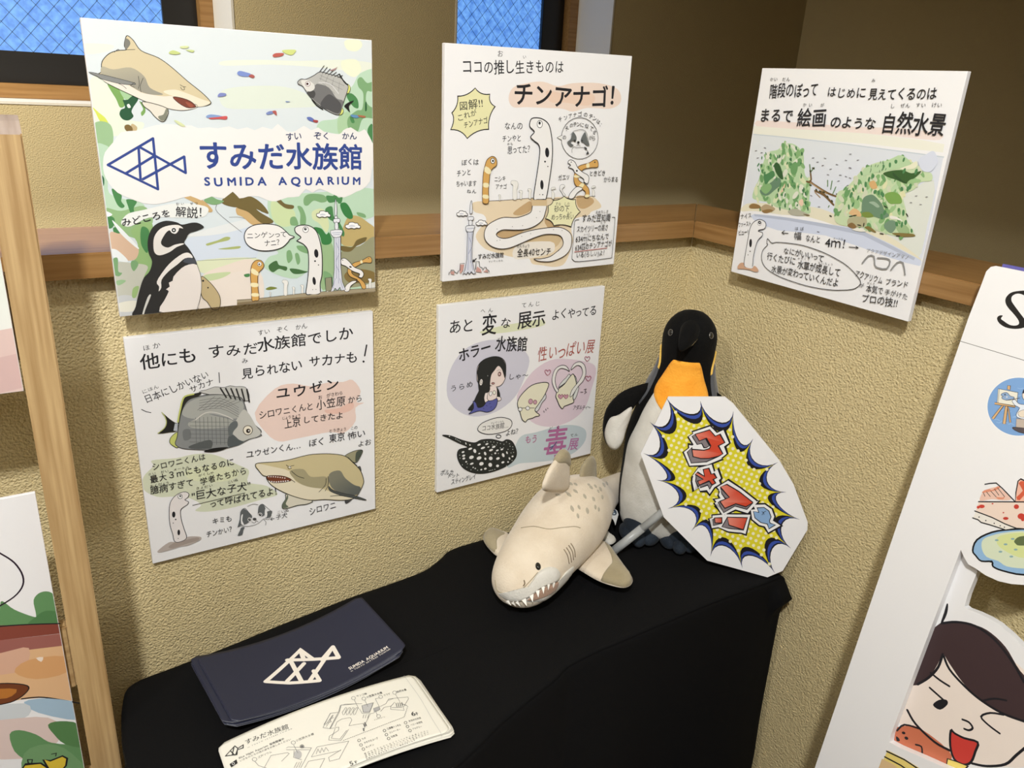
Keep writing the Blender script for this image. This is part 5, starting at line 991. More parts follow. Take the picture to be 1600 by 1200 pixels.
# ------------------------------------------------------------------ plush toys
from mathutils.bvhtree import BVHTree
def plush(name, c, c2=None, sc=350, st=.5, sheen=.25):
    return mat(name, c, .9, bump=(sc, st, .0016, 4), noise_mix=(26, c2 or tuple(x*.90 for x in c), (1, 1, 1)), spec=.12, sheen=sheen)
PBLACK = plush('plush_black', rgb(14), rgb(9), sheen=.02); PWHITE = plush('plush_white', rgb(214, 212, 205), rgb(196, 193, 184))
PGREY = plush('plush_grey', rgb(84, 86, 90)); PORANGE = plush('plush_orange', rgb(248, 176, 66), rgb(234, 152, 46), 300, .8, .05)
PYEL = plush('plush_yellow', rgb(232, 190, 92)); PSLATE = plush('plush_slate', rgb(46, 54, 64), rgb(30, 36, 44), sheen=.05)
PBEIGE = plush('plush_beige', rgb(219, 207, 188), rgb(209, 195, 174)); PTIP = plush('plush_taupe', rgb(166, 155, 128), rgb(148, 137, 110))
PMOUTH = plush('plush_mouth', rgb(168, 138, 118)); PTOOTH = mat('felt_tooth', rgb(238, 236, 228), .8)
EYE_M = mat('eye_black', (.004, .004, .004), .08, spec=.8); SEAM = mat('seam_thread', rgb(120, 105, 82), .8)
RING = mat('eye_ring', rgb(95, 92, 86), .5); SPOT = plush('plush_spot', rgb(172, 165, 148))
def pillow(name, pts, thick, m, parent, org, push=None, rings=7, up=None, smooth=4, under=None):
    """padded fin: closed 3D outline (nearly flat) puffed on both sides"""
    P = [Vector(p) for p in spline([tuple(p) for p in pts], smooth)]; n = len(P); c = sum(P, Vector())/n
    N = Vector()
    for i in range(n): N += (P[i]-c).cross(P[(i+1) % n]-c)
    N.normalize()
    if up is not None and N.dot(Vector(up)) < 0: N = -N
    vs = [p-Vector(org) for p in P]; fs = []; mi = []
    for sgn in (1, -1):
        prev = list(range(n))
        for k in range(1, rings+1):
            t = 1-k/rings; hgt = thick*math.sqrt(max(0, 1-t*t))*sgn
            if k < rings:
                cur = list(range(len(vs), len(vs)+n)); vs += [c+(p-c)*t+N*hgt-Vector(org) for p in P]
                for i in range(n): fs.append((prev[i], prev[(i+1) % n], cur[(i+1) % n], cur[i])); mi.append(0 if sgn > 0 else 1)
                prev = cur
            else:
                vs.append(c+N*hgt-Vector(org)); q = len(vs)-1
                for i in range(n): fs.append((prev[i], prev[(i+1) % n], q)); mi.append(0 if sgn > 0 else 1)
    me = bpy.data.meshes.new(name); me.from_pydata([tuple(v) for v in vs], [], fs); bm = bmesh.new(); bm.from_mesh(me)
    bmesh.ops.recalc_face_normals(bm, faces=bm.faces[:])
    if under:
        bm.faces.ensure_lookup_table()
        for f, k in zip(bm.faces, mi): f.material_index = k
    return obj(name, bm, [m, under] if under else m, parent, smooth=True)
def ball(name, c, r, m, parent, org, sx=1, sy=1, sz=1, rot=None, seg=24):
    bm = bmesh.new(); bmesh.ops.create_uvsphere(bm, u_segments=seg, v_segments=seg*2//3, radius=r, matrix=Matrix.Translation(Vector(c)-Vector(org)) @ (rot or Matrix.Identity(4)) @ Matrix.Diagonal((sx, sy, sz, 1)))
    return obj(name, bm, m, parent, smooth=True)
def interp(tab, t):
    if t <= tab[0][0]: return tab[0][1:]
    for a, b in zip(tab, tab[1:]):
        if t <= b[0]:
            f = (t-a[0])/(b[0]-a[0]); i = tab.index(a); p = tab[max(0, i-1)]; n = tab[min(len(tab)-1, i+2)]
            out = []
            for q in range(1, len(a)):
                m1 = (b[q]-p[q])/max(1e-6, b[0]-p[0])*(b[0]-a[0]); m2 = (n[q]-a[q])/max(1e-6, n[0]-a[0])*(b[0]-a[0])
                f2, f3 = f*f, f*f*f
                out.append((2*f3-3*f2+1)*a[q]+(f3-2*f2+f)*m1+(-2*f3+3*f2)*b[q]+(f3-f2)*m2)
            return tuple(out)
    return tab[-1][1:]
# ---- penguin.  local frame: x = to the right in the photo, y = away from the camera, z = up
PO = Vector((.8725, .8385, TZ)); nf = Vector((-PO.x, -PO.y, 0)).normalized(); lx = Vector((-nf.y, nf.x, 0))
PM = Matrix((lx, -nf, Vector((0, 0, 1)))).transposed().to_4x4(); PM.translation = PO
peng = empty('plush_penguin', rot=PM); tag(peng, 'plush emperor penguin with black head and orange chest standing in the corner', 'soft toy')
PI_ = PM.inverted()
def ploc(v): return PI_ @ Vector(v)
#        z     cx     cy    rx    ry
PT = [(.004, .002, .004, .050, .046), (.016, .002, .002, .070, .060), (.04, .002, .0, .075, .066), (.08, .003, .0, .079, .069), (.13, .004, .0, .079, .070), (.17, .004, .002, .078, .070), (.21, .004, .004, .070, .063), (.24, .005, .006, .061, .055), (.265, .005, .008, .052, .047), (.285, .006, .009, .045, .042), (.305, .007, .009, .0415, .040), (.325, .007, .006, .0415, .042), (.345, .007, .004, .0415, .043), (.362, .007, .004, .037, .039), (.376, .007, .006, .026, .028), (.3835, .007, .007, .0135, .0145), (.386, .007, .007, .001, .001)]
def pb(th, z, off=0.):
    cx, cy, rx, ry = interp(PT, z); rx += off; ry += off
    return Vector((cx+rx*math.sin(th), cy-ry*math.cos(th), z))
def loft(fn, u0, u1, v0, v1, nu, nv, closed=False):
    vs = [tuple(fn(u0+(u1-u0)*i/nu, v0+(v1-v0)*j/nv)) for j in range(nv+1) for i in range(nu+(0 if closed else 1))]; w = nu if closed else nu+1; fs = []
    for j in range(nv):
        for i in range(nu): a, b = j*w+i, j*w+(i+1) % w; fs.append((a, b, b+w, a+w))
    return vs, [], fs
v, _, f = loft(lambda th, z: pb(th, z), 0, 2*math.pi, PT[0][0], PT[-1][0], 72, 90, True)
f += [tuple(range(72))[::-1], tuple(range(90*72, 91*72))]
pbody = obj('body', (v, [], f), PBLACK, peng, True)
pbvh = BVHTree.FromPolygons([tuple(PM @ Vector(q)) for q in v], f)
def hit(bvh, px, py):
    h = bvh.ray_cast(EYE, ray(px, py).normalized()); return h[0], h[1]
def thz(px, py):
    h, n_ = hit(pbvh, px, py)
    if h is None: return None
    q = ploc(h); cx, cy, rx, ry = interp(PT, q.z); return math.atan2((q.x-cx)/rx, -(q.y-cy)/ry), q.z
def patch(name, rows, off, m, nu=26, nv=40):
    """rows: (z, theta left, theta right)"""
    def fn(u, t):
        z = rows[0][0]+(rows[-1][0]-rows[0][0])*t; a, b = interp(rows, z)
        e = min(1, min(u, 1-u)*9, min(t, 1-t)*14+.02); return pb(a+(b-a)*u, z, -.0012+(off+.0012)*math.sqrt(max(0, e)))
    return obj(name, loft(fn, 0, 1, 0, 1, nu, nv), m, peng, True)
patch('belly', [(.006, -1.25, 1.25), (.06, -1.30, 1.30), (.12, -1.28, 1.28), (.16, -1.22, 1.22), (.20, -1.05, 1.05), (.235, -.98, 1.0), (.262, -.84, .90), (.275, -.75, .80)], .0016, PWHITE, 34, 60)
patch('chest_patch', [(.222, -.06, .10), (.234, -.42, .45), (.250, -.80, .86), (.264, -.92, .92), (.284, -.84, .80), (.305, -.66, .62), (.314, -.52, .50)], .0034, PORANGE, 34, 30)
for sg, nm in ((-1, ''), (1, '')):
    patch('shoulder_band', [(.226, sg*1.26, sg*1.32), (.25, sg*1.08, sg*1.55), (.275, sg*1.08, sg*1.75), (.298, sg*1.22, sg*1.8), (.308, sg*1.40, sg*1.75)], .0035, PGREY, 12, 20)
    patch('cheek_patch', [(.288, sg*1.12, sg*1.22), (.300, sg*1.18, sg*1.60), (.315, sg*1.40, sg*1.80), (.326, sg*1.58, sg*1.70)], .0022, PYEL, 10, 14)
# flippers: black outside, white inside
def lp(x, y, z): return PM @ Vector((x, y, z))
o = pillow('flipper', [lp(-.044, -.008, 0.2620), lp(-.064, -.016, 0.2593), lp(-.090, -.020, 0.2436), lp(-.108, -.024, 0.2164), (lp(-.111, -.028, 0.1852)), lp(-.103, -.032, 0.1595), lp(-.088, -.034, 0.1504), lp(-.078, -.032, 0.1656), lp(-.074, -.024, 0.2028), lp(-.060, -.010, 0.2300)], .013, PBLACK, peng, PO, up=nf)
o.data.transform(Matrix(PM).to_3x3().inverted().to_4x4())
o = pillow('flipper_lining', [lp(-.100, -.040, 0.2060), lp(-.086, -.043, 0.2160), lp(-.068, -.045, 0.2330), lp(-.067, -.043, 0.2162), lp(-.072, -.043, 0.1926), lp(-.076, -.043, 0.1680), lp(-.086, -.043, 0.1541), lp(-.099, -.041, 0.1602), lp(-.106, -.039, 0.1804)], .009, PWHITE, peng, PO, up=nf)
o.data.transform(Matrix(PM).to_3x3().inverted().to_4x4())
o = pillow('flipper', [lp(.048, .0, 0.2620), lp(.066, -.008, 0.2589), lp(.088, -.012, 0.2409), lp(.104, -.012, 0.2130), lp(.110, -.010, 0.1858), lp(.104, -.010, 0.1668), lp(.082, -.010, 0.1654), lp(.076, -.006, 0.1926), lp(.066, 0, 0.2266)], .012, PBLACK, peng, PO, up=nf)
o.data.transform(Matrix(PM).to_3x3().inverted().to_4x4())
# beak, eyes
def beakfn(th, t):
    # centre runs forward and down
    cx = .006-.004*t-.006*t*t; cy = -.030-.040*t; cz = .361-.002*t-.016*t*t
    r = .0185*math.sqrt(max(0, 1-t**2.6))*(1-.30*t)
    return Vector((cx+r*.82*math.cos(th), cy, cz+r*math.sin(th)))
v, _, f = loft(beakfn, 0, 2*math.pi, 0, 1, 24, 16, True); obj('beak', (v, [], f), PBLACK, peng, True)
bm = bmesh.new(); q = [beakfn(a, t)*1.0 for a, t in ((-.35, .22), (-.95, .16), (-1.0, .55), (-.62, .50))]
cc = Vector((.004, -.045, .357)); q = [cc+(x-cc)*1.06 for x in q]; bm.faces.new([bm.verts.new(x) for x in q]); obj('beak_stripe', bm, PYEL, peng)
for px, py in ((1048, 519.5), (1111, 524.5)):
    h, n_ = hit(pbvh, px, py); h = ploc(h); n2 = (PI_.to_3x3() @ n_).normalized()
    r = n2.to_track_quat('Z', 'Y').to_matrix().to_4x4()
    e_ = ball('eye', h, .0042, EYE_M, peng, (0, 0, 0), sz=.55, rot=r)
    bm = bmesh.new(); pts = [h+r.to_3x3() @ Vector((.0046*math.cos(a), .0046*math.sin(a), .0006)) for a in [2*math.pi*k/20 for k in range(21)]]
    tube(bm, pts, .0006, 6, False); obj('eye_ring', bm, RING, e_)
# feet: slate pads with three toes
for fx in (-.030, .036):
    bm = bmesh.new()
    def el(c, r, s): bmesh.ops.create_uvsphere(bm, u_segments=20, v_segments=12, radius=r, matrix=Matrix.Translation(c) @ Matrix.Diagonal((*s, 1)))
    f_ = obj('foot', (bmesh.ops.create_uvsphere(bm, u_segments=24, v_segments=14, radius=.030, matrix=Matrix.Translation((fx, -.038, .0235)) @ Matrix.Diagonal((1.0, 1.12, .78, 1))), bm)[1], PSLATE, peng, True)
    for k, (dx, dy, a) in enumerate(((-.021, -.052, .35), (.0, -.062, 0), (.020, -.053, -.35))):
        bm = bmesh.new(); bmesh.ops.create_uvsphere(bm, u_segments=18, v_segments=12, radius=.0135, matrix=Matrix.Translation((fx+dx, dy, .0138)) @ Matrix.Rotation(a, 4, 'Z') @ Matrix.Diagonal((.95, 1.75, 1.0, 1)))
        obj('toe', bm, PSLATE, f_, True)
# ---- shark
AX = [(.514, .751), (.553, .777), (.60, .806), (.655, .837), (.715, .870), (.773, .900), (.82, .920), (.86, .932), (.90, .936)]
AX = spline(AX, 8, False); AL = [0]
for a, b in zip(AX, AX[1:]): AL.append(AL[-1]+math.hypot(b[0]-a[0], b[1]-a[1]))
#       s    width height  underside lift
ST = [(0, .0, .0, .034), (.003, .014, .012, .024), (.010, .028, .022, .015), (.022, .039, .031, .009), (.04, .046, .039, .005), (.07, .052, .045, .003), (.11, .057, .051, .002), (.155, .062, .058, .001), (.20, .063, .061, .001), (.245, .055, .058, .001), (.285, .041, .050, .002), (.32, .031, .036, .006), (.36, .022, .029, .012), (.40, .018, .025, .016), (.44, .016, .022, .018)]
def axis(s):
    for i in range(len(AL)-1):
        if s <= AL[i+1] or i == len(AL)-2:
            f = (s-AL[i])/(AL[i+1]-AL[i]); p = Vector(AX[i]).lerp(Vector(AX[i+1]), f); d = (Vector(AX[min(i+2, len(AX)-1)])-Vector(AX[max(i-1, 0)])).normalized(); return p, d
SO = Vector((.655, .837, TZ))
def sb(th, s, off=0.):
    p, d = axis(s); w, h, lift = interp(ST, s); w = max(0, w); h = max(0, h); n2 = Vector((d.y, -d.x))   # n2 points to the right of the shark's back seen from behind the nose
    ct, st_ = math.cos(th), math.sin(th)
    x = (abs(st_)**.92)*(1 if st_ > 0 else -1)*(w+off); z = (h+off)*ct
    if ct < 0: z *= .92
    return Vector((p.x+n2.x*x, p.y+n2.y*x, TZ+lift+h+z))-SO
shark = empty('plush_shark', SO); tag(shark, 'beige plush shark with white felt teeth lying on the black cloth', 'soft toy')
NS = 150; NT = 80
tt = [(i/NS)**1.35*.44 for i in range(NS+1)]
vs = []; fs = []
for s in tt:
    for k in range(NT): vs.append(tuple(sb(2*math.pi*k/NT, s)))
for j in range(NS):
    for k in range(NT): a, b = j*NT+k, j*NT+(k+1) % NT; fs.append((a, b, b+NT, a+NT))
fs.append(tuple(range(NS*NT, (NS+1)*NT)))
obj('body', (vs, [], fs), PBEIGE, shark, True)
sbvh = BVHTree.FromPolygons([tuple(Vector(q)+SO) for q in vs], fs)
def sv(p): return (740+p[0]/4.444, 690+p[1]/4.444)
def spatch(name, poly, off, m, parent=shark, grid=2.2, edge=.0016):
    """cloth patch: an outline drawn on the body in photo pixels, laid on the surface and padded"""
    P = [Vector(q) for q in spline([sv(p) for p in poly], 5)]; n = len(P)
    xs = [p.x for p in P]; ys = [p.y for p in P]; c = Vector((sum(xs)/n, sum(ys)/n)); R = 10; vv = []; ff = []
    for k in range(R+1):
        t = 1-k/R*.985
        for p in P:
            q = c+(p-c)*t; h, n_ = hit(sbvh, q.x, q.y)
            if h is None:
                g_ = 1
                while h is None and g_ > .3: g_ -= .03; q2 = c+(q-c)*g_; h, n_ = hit(sbvh, q2.x, q2.y)
                if h is None: h, n_ = SO.copy(), Vector((0, 0, 1))
            vv.append(tuple(h+n_*(-.0006+(off+.0006)*min(1, math.sqrt(k/3)))-SO))
    for k in range(R):
        for i in range(n): a, b = k*n+i, k*n+(i+1) % n; ff.append((a, b, b+n, a+n))
    ff.append(tuple(range(R*n, (R+1)*n)))
    bm = bmesh.new(); me = bpy.data.meshes.new('t'); me.from_pydata(vv, [], ff); bm.from_mesh(me); bmesh.ops.recalc_face_normals(bm, faces=bm.faces[:])
    return obj(name, bm, m, parent, True)
spatch('lower_jaw', [(330, 1112), (420, 1060), (520, 1010), (595, 960), (640, 905), (700, 860), (695, 905), (650, 985), (590, 1050), (500, 1110), (420, 1120)], .0022, PWHITE)
spatch('mouth', [(360, 1100), (430, 1052), (500, 1010), (560, 985), (596, 965), (585, 1010), (540, 1050), (470, 1085), (400, 1108)], .0036, PMOUTH)
spatch('upper_lip', [(165, 1055), (260, 1068), (340, 1040), (400, 975), (450, 905), (520, 868), (580, 878), (606, 920), (592, 960), (520, 990), (450, 1030), (380, 1085), (300, 1115), (220, 1100)], .0052, PWHITE)
for (bx, by), (tx, ty), w_ in (((246, 1100), (262, 1130), 10), ((280, 1106), (293, 1134), 12), ((310, 1104), (326, 1137), 14), ((352, 1090), (370, 1132), 19), ((398, 1062), (411, 1107), 19), ((437, 1036), (450, 1074), 18), ((470, 1012), (486, 1048), 17), ((505, 994), (518, 1024), 15), ((540, 982), (554, 1010), 13)):
    q = sv((bx, by)); h, n_ = hit(sbvh, *q)
    if h is None: q = sv((bx+20, by-35)); h, n_ = hit(sbvh, *q)
    dd = (h-EYE).length; h = h+n_*.0035
    rt = ray(*sv((tx, ty+10))).normalized(); tip = EYE+rt*(dd-.004)
    d = (tip-h).normalized(); s_ = d.cross(n_).normalized(); k_ = w_/4.444*dd/FPX*.85
    bm = bmesh.new(); V_ = [bm.verts.new(x-SO) for x in (h+s_*k_+n_*.002-d*.002, h-s_*k_+n_*.002-d*.002, h-n_*.003, tip)]
    for f in ((0, 1, 3), (1, 2, 3), (2, 0, 3), (0, 2, 1)): bm.faces.new([V_[i] for i in f])
    bmesh.ops.recalc_face_normals(bm, faces=bm.faces[:]); obj('tooth', bm, PTOOTH, shark)
h, n_ = hit(sbvh, *sv((448, 866))); ball('eye', h, .0048, EYE_M, shark, SO, sz=.6, sx=.8, sy=1.15, rot=n_.to_track_quat('Z', 'Y').to_matrix().to_4x4())
def sthread(pts, nm, r=.0006, m=SEAM):
    q = []
    for p in spline(pts, 5, False):
        h, n_ = hit(sbvh, *sv(p))
        if h is not None: q.append(h+n_*.0005-SO)
    if len(q) > 1: obj(nm, tube(bmesh.new(), q, r, 6), m, shark, True)
for a, b, c in (((625, 748), (650, 790), (662, 848)), ((642, 735), (668, 780), (678, 838)), ((658, 720), (684, 765), (692, 822)), ((673, 706), (698, 750), (704, 802))): sthread([a, b, c], 'gill_seam')
sthread([(350, 962), (355, 985), (345, 1003)], 'nostril', .0009)
sthread([(150, 960), (165, 1030), (215, 1052), (290, 1048), (340, 1020), (400, 960), (445, 908)], 'snout_seam', .0005, PTIP)
sthread([(330, 600), (420, 590), (520, 608), (610, 598), (700, 590), (740, 600)], 'neck_seam', .0005, PTIP)
for x, y, a, L in ((585, 370, 10, 40), (605, 308, 5, 26), (662, 368, 40, 48), (640, 350, 30, 20), (672, 292, 28, 44), (708, 296, 32, 34), (708, 345, 38, 44), (684, 465, 68, 52), (732, 456, 66, 40), (724, 515, 75, 40), (772, 380, 58, 44), (790, 480, 78, 50), (815, 318, 45, 40), (845, 310, 50, 34), (833, 400, 66, 40), (845, 455, 80, 38), (868, 470, 84, 34), (800, 300, 35, 30), (880, 330, 62, 40), (905, 300, 60, 40), (925, 290, 60, 32), (893, 385, 78, 36), (865, 345, 62, 30)):
    a = math.radians(a); c, s = math.cos(a), math.sin(a); w = L*.22; L *= .5
    spatch('spot', [(x+u*L*c-v_*w*s, y+u*L*s+v_*w*c) for u, v_ in ((-1, 0), (-.4, .9), (.4, .9), (1, 0), (.4, -.9), (-.4, -.9))], .0009, SPOT)
def finz(name, poly, z0, tilt, thick, m, under=None, parent=shark):
    pts = []
    for p in poly:
        q = onz(*sv(p), z0); q = onz(*sv(p), z0+tilt(q)) if tilt else q; pts.append(q)
    return pillow(name, pts, thick, m, parent, SO, up=(0, 0, 1), under=under)
f1 = finz('pectoral_fin', [(690, 850), (735, 775), (780, 715), (830, 686), (900, 690), (940, 722), (985, 785), (1060, 890), (1104, 948), (1092, 995), (1040, 1015), (960, 1000), (870, 968), (780, 918)], TZ+.022, None, .0105, PBEIGE, PWHITE)
finz('fin_tip', [(900, 692), (942, 724), (985, 785), (1060, 890), (1102, 948), (1090, 992), (1040, 1010), (960, 992), (882, 962), (932, 915), (946, 860), (938, 790), (915, 735)], TZ+.0235, None, .0105, PTIP, PWHITE, f1)
f2 = finz('pectoral_fin', [(250, 650), (200, 628), (120, 606), (72, 640), (70, 690), (110, 745), (168, 795), (215, 780), (245, 715)], TZ+.020, None, .0095, PBEIGE, PWHITE)
finz('fin_tip', [(236, 655), (200, 628), (120, 606), (72, 640), (70, 690), (110, 743), (160, 775), (168, 735), (205, 690)], TZ+.0215, None, .0095, PTIP, PWHITE, f2)
def finv(name, poly, s, thick, m, parent=shark):
    p, d = axis(s); n2 = Vector((d.y, -d.x, 0)); pts = []
    for q in poly: r = ray(*sv(q)); t = (Vector((p.x, p.y, 0))-EYE).dot(n2)/r.dot(n2); pts.append(EYE+r*t)
    return pillow(name, pts, thick, m, parent, SO, smooth=4)
f3 = finv('dorsal_fin', [(478, 335), (502, 240), (533, 178), (562, 135), (600, 75), (630, 50), (655, 75), (662, 140), (662, 200), (655, 330), (580, 350)], .205, .007, PBEIGE)
finv('fin_tip', [(562, 143), (600, 75), (630, 50), (655, 75), (661, 140), (652, 176), (605, 155)], .205, .0088, PTIP, f3)
finv('second_dorsal_fin', [(735, 330), (745, 200), (775, 135), (812, 100), (840, 115), (848, 170), (846, 330), (800, 345)], .315, .0065, PTIP)
finz('pelvic_fin', [(862, 640), (868, 590), (905, 600), (950, 650), (990, 682), (960, 712), (915, 700)], TZ+.012, None, .007, PWHITE)
# caudal fin standing behind the penguin's side
p, d = axis(.43)
pts = [Vector((p.x+a*d.x, p.y+a*d.y, TZ+z)) for a, z in ((-.02, .052), (.005, .075), (.030, .115), (.045, .118), (.040, .085), (.025, .045), (.036, .020), (.030, .010), (.010, .016), (-.015, .03))]
pillow('caudal_fin', pts, .007, PTIP, shark, SO)
# paper tag on the shark
tp = [onz(*sv(q), TZ+.030) for q in ((915, 458), (950, 446), (998, 480), (1006, 505), (985, 580), (972, 545), (940, 505))]
bm = bmesh.new(); bm.faces.new([bm.verts.new(q-SO) for q in tp]); r_ = bmesh.ops.extrude_face_region(bm, geom=bm.faces[:]); bmesh.ops.translate(bm, vec=(0, 0, -.0006), verts=[g_ for g_ in r_['geom'] if isinstance(g_, bmesh.types.BMVert)])
bmesh.ops.recalc_face_normals(bm, faces=bm.faces[:]); tg = obj('care_tag', bm, mat('tag_white', rgb(215, 218, 220), .6), shark)
A_ = Art(Vector((tp[0].x, tp[0].y, TZ+.030)), (1, 0, 0), (0, 1, 0), tg); A_.view(740, 690, 4.444); A_.N = Vector((0, 0, 1))
tg_off = Vector((tp[0].x, tp[0].y, TZ+.030))-SO
A_.part('tag_print').disc((970, 490), 26, rgb(30, 50, 70), 20, rot=40).disc((970, 490), 19, rgb(200, 210, 215), 13, rot=40).line([(958, 485), (975, 480), (984, 498)], 5, rgb(30, 60, 90)).line([(965, 500), (978, 490)], 4, rgb(30, 60, 90))
for o in A_.build(): o.location = tg_off+Vector((0, 0, .0002))
# ------------------------------------------------------------------ comic sound-effect sign leaning on the penguin
gA, gH = onz(1199, 902, TZ+.0005), onz(955, 864, TZ+.006)
gC = ony(1041, 620, .785)
gn = (gH-gA).cross(gC-gA).normalized()
if gn.dot(EYE-gA) < 0: gn = -gn
U_ = Vector((-gn.y, gn.x, 0)).normalized(); V_ = gn.cross(U_)
cS = gA+V_*.15-U_*.08
sgn = empty('speech_sign', rot=frame(cS, U_, V_)); tag(sgn, 'white octagonal comic sign with a spiky yellow burst leaning on the penguin', 'sign')
sa = Art(cS, U_, V_, sgn)
octo = [(1044, 620.5), (1133, 620.5), (1146, 631), (1217.5, 719), (1240, 757), (1262, 816), (1261.5, 828), (1223, 892), (1199, 902), (1105, 876), (1037, 808), (1001, 709)]
poly = [sa.uv(p) for p in octo]
obj('card', prism(bmesh.new(), poly, -.0035, 0), PAPER, sgn)
a_, b_ = sa.uv((1046, 796)), sa.uv((953, 866))
aw = cS+U_*a_[0]+V_*a_[1]-gn*.010; bw = gH
im = frame(cS, U_, V_).inverted()
tm = mat('frosted_tube', rgb(214, 217, 217), .35, spec=.5); tm.node_tree.nodes['Principled BSDF'].inputs['Transmission Weight'].default_value = .55
obj('handle', tube(bmesh.new(), [im @ (aw+(aw-bw)*.25), im @ aw, im @ (aw.lerp(bw, .48))], .0062, 16), tm, sgn, True)
obj('handle', tube(bmesh.new(), [im @ (aw.lerp(bw, .46)), im @ bw], .0068, 16), tm, sgn, True)
# ------------------------------------------------------------------ leaning standee on the right
T0 = onx(1539, 414, .930); B0 = ray(1273, 1200); B0 = EYE+B0*(T0.y/B0.y)
Vp = (T0-B0).normalized(); Up = Vector((0, -1, 0))
std = empty('photo_standee', rot=frame(T0, Up, Vp)); tag(std, 'tall white cut-out panel with printed drawings leaning on the right-hand wall', 'standee')
st = Art(T0, Up, Vp, std); H_ = (T0.z-.004)/Vp.z
RX = .62
def U2(p): return st.uv(p)
topl = [U2((1556, 415.5)), U2((1548, 417)), U2((1541, 424)), U2((1534, 443))]
hole_bl = U2((1392, 1160)); hb = (hole_bl[0], hole_bl[1])
outer = [(RX, topl[0][1]), topl[0], topl[1], topl[2], topl[3], (.0015, -.06), (0, -.3), (.0, -H_), (RX, -H_), (RX, U2((1600, 1240))[1]-.02)]
hole_low = [U2((1560, 1243)), U2((1500, 1210)), U2((1440, 1183)), U2((1405, 1168)), U2((1390, 1160))]
hole_left = [U2((1392, 1148)), U2((1425, 1060)), U2((1455, 980)), U2((1478, 920)), U2((1501, 859))]
hole_top = [U2(p) for p in ((1507, 872), (1513, 882), (1524, 888), (1540, 899), (1560, 908), (1580, 912.5), (1600, 914), (1630, 912), (1680, 900))]
rt_ = [(.40, hole_top[-1][1]), (.40, hole_low[0][1]-.02)]
# C-shaped face: the right-hand strip is a separate prism butted against it
poly = [(.40, topl[0][1])]+outer[1:8]+[(.40, -H_), rt_[1]]+hole_low+hole_left+hole_top+[rt_[0]]
obj('front_panel', prism(bmesh.new(), poly, -.010, 0), PAPER, std)
obj('front_panel', prism(bmesh.new(), [(.4001, topl[0][1]), (.4001, -H_), (RX, -H_), (RX, topl[0][1])], -.010, 0), PAPER, std)
# back layer: head cut-out
bk = Art(T0-Up.cross(Vp)*.0105, Up, Vp, std)
hp = [(1400, 1100), (1430, 1000), (1500, 856), (1523, 880), (1527, 893), (1512, 930), (1507, 948), (1512, 952), (1528, 958), (1545, 966), (1560, 975), (1580, 992), (1600, 1012), (1640, 1060), (1680, 1130), (1690, 1200), (1700, 1330), (1380, 1330)]
obj('back_panel', prism(bmesh.new(), [bk.uv(p) for p in hp], -.010, 0), FOAM, std).location = (0, 0, -.0105)
# its frame layer in violet, seen as a thin edge above the top
pt = [(U2((1559, 414))[0], topl[0][1]+.0035), (RX, topl[0][1]+.0045), (RX, topl[0][1]-.10), (U2((1559, 414))[0], topl[0][1]-.10)]
obj('back_frame', prism(bmesh.new(), pt, -.0225, -.0105), mat('violet_edge', rgb(86, 82, 152), .6), std)
# ---------------- printing on the speech sign
A = sa
tips = [(1041, 621), (1094, 626), (1146, 642), (1177, 685), (1216, 722), (1229, 769), (1250, 812), (1236, 857), (1211, 896), (1160, 888), (1110, 870), (1080, 830), (1043, 795), (1026, 750), (1005, 708), (1015, 659)]
ctr = (1131, 768)
def scallop(shrink, depth, dx=0):
    out = []; n = len(tips)
    for i in range(n):
        a, b = tips[i], tips[(i+1) % n]
        a = (ctr[0]+(a[0]-ctr[0])*shrink+dx, ctr[1]+(a[1]-ctr[1])*shrink); b = (ctr[0]+(b[0]-ctr[0])*shrink+dx, ctr[1]+(b[1]-ctr[1])*shrink)
        m = ((a[0]+b[0])/2, (a[1]+b[1])/2); L = math.hypot(m[0]-ctr[0], m[1]-ctr[1]); c = (m[0]+(ctr[0]-m[0])/L*depth*2, m[1]+(ctr[1]-m[1])/L*depth*2)
        la, lb = math.hypot(a[0]-ctr[0], a[1]-ctr[1]), math.hypot(b[0]-ctr[0], b[1]-ctr[1]); c1 = (a[0]+(ctr[0]-a[0])/la*depth, a[1]+(ctr[1]-a[1])/la*depth); c2 = (b[0]+(ctr[0]-b[0])/lb*depth, b[1]+(ctr[1]-b[1])/lb*depth)
        for k in range(10):
            t = k/10; out.append(tuple((1-t)**3*a[q]+3*t*(1-t)**2*c1[q]+3*t*t*(1-t)*c2[q]+t**3*b[q] for q in (0, 1)))
    return out
A.part('burst_print')
SB, SY = rgb(22, 22, 28), rgb(214, 204, 48)
A.fill(scallop(1, 34), SB).fill(scallop(.98, 33.5), rgb(52, 76, 158)).fill(scallop(.965, 38), SB)
yp = scallop(.93, 42); A.fill(yp, SY)
def inside(p, poly):
    c = False
    for i in range(len(poly)):
        (x1, y1), (x2, y2) = poly[i-1], poly[i]
        if (y1 > p[1]) != (y2 > p[1]) and p[0] < (x2-x1)*(p[1]-y1)/(y2-y1)+x1: c = not c
    return c
for i in range(-24, 25):
    for j in range(-24, 25):
        p = (ctr[0]+i*8.1-j*3.8, ctr[1]+j*7.5+i*3.5)
        if inside(p, yp): A.disc(p, 2.6, rgb(232, 228, 190), n=10, up=False)
A.layer += 1
RED, GRY = rgb(200, 70, 46), rgb(130, 122, 126)
Z1, Z3 = (1000, 610, 8), (1020, 740, 6.4)
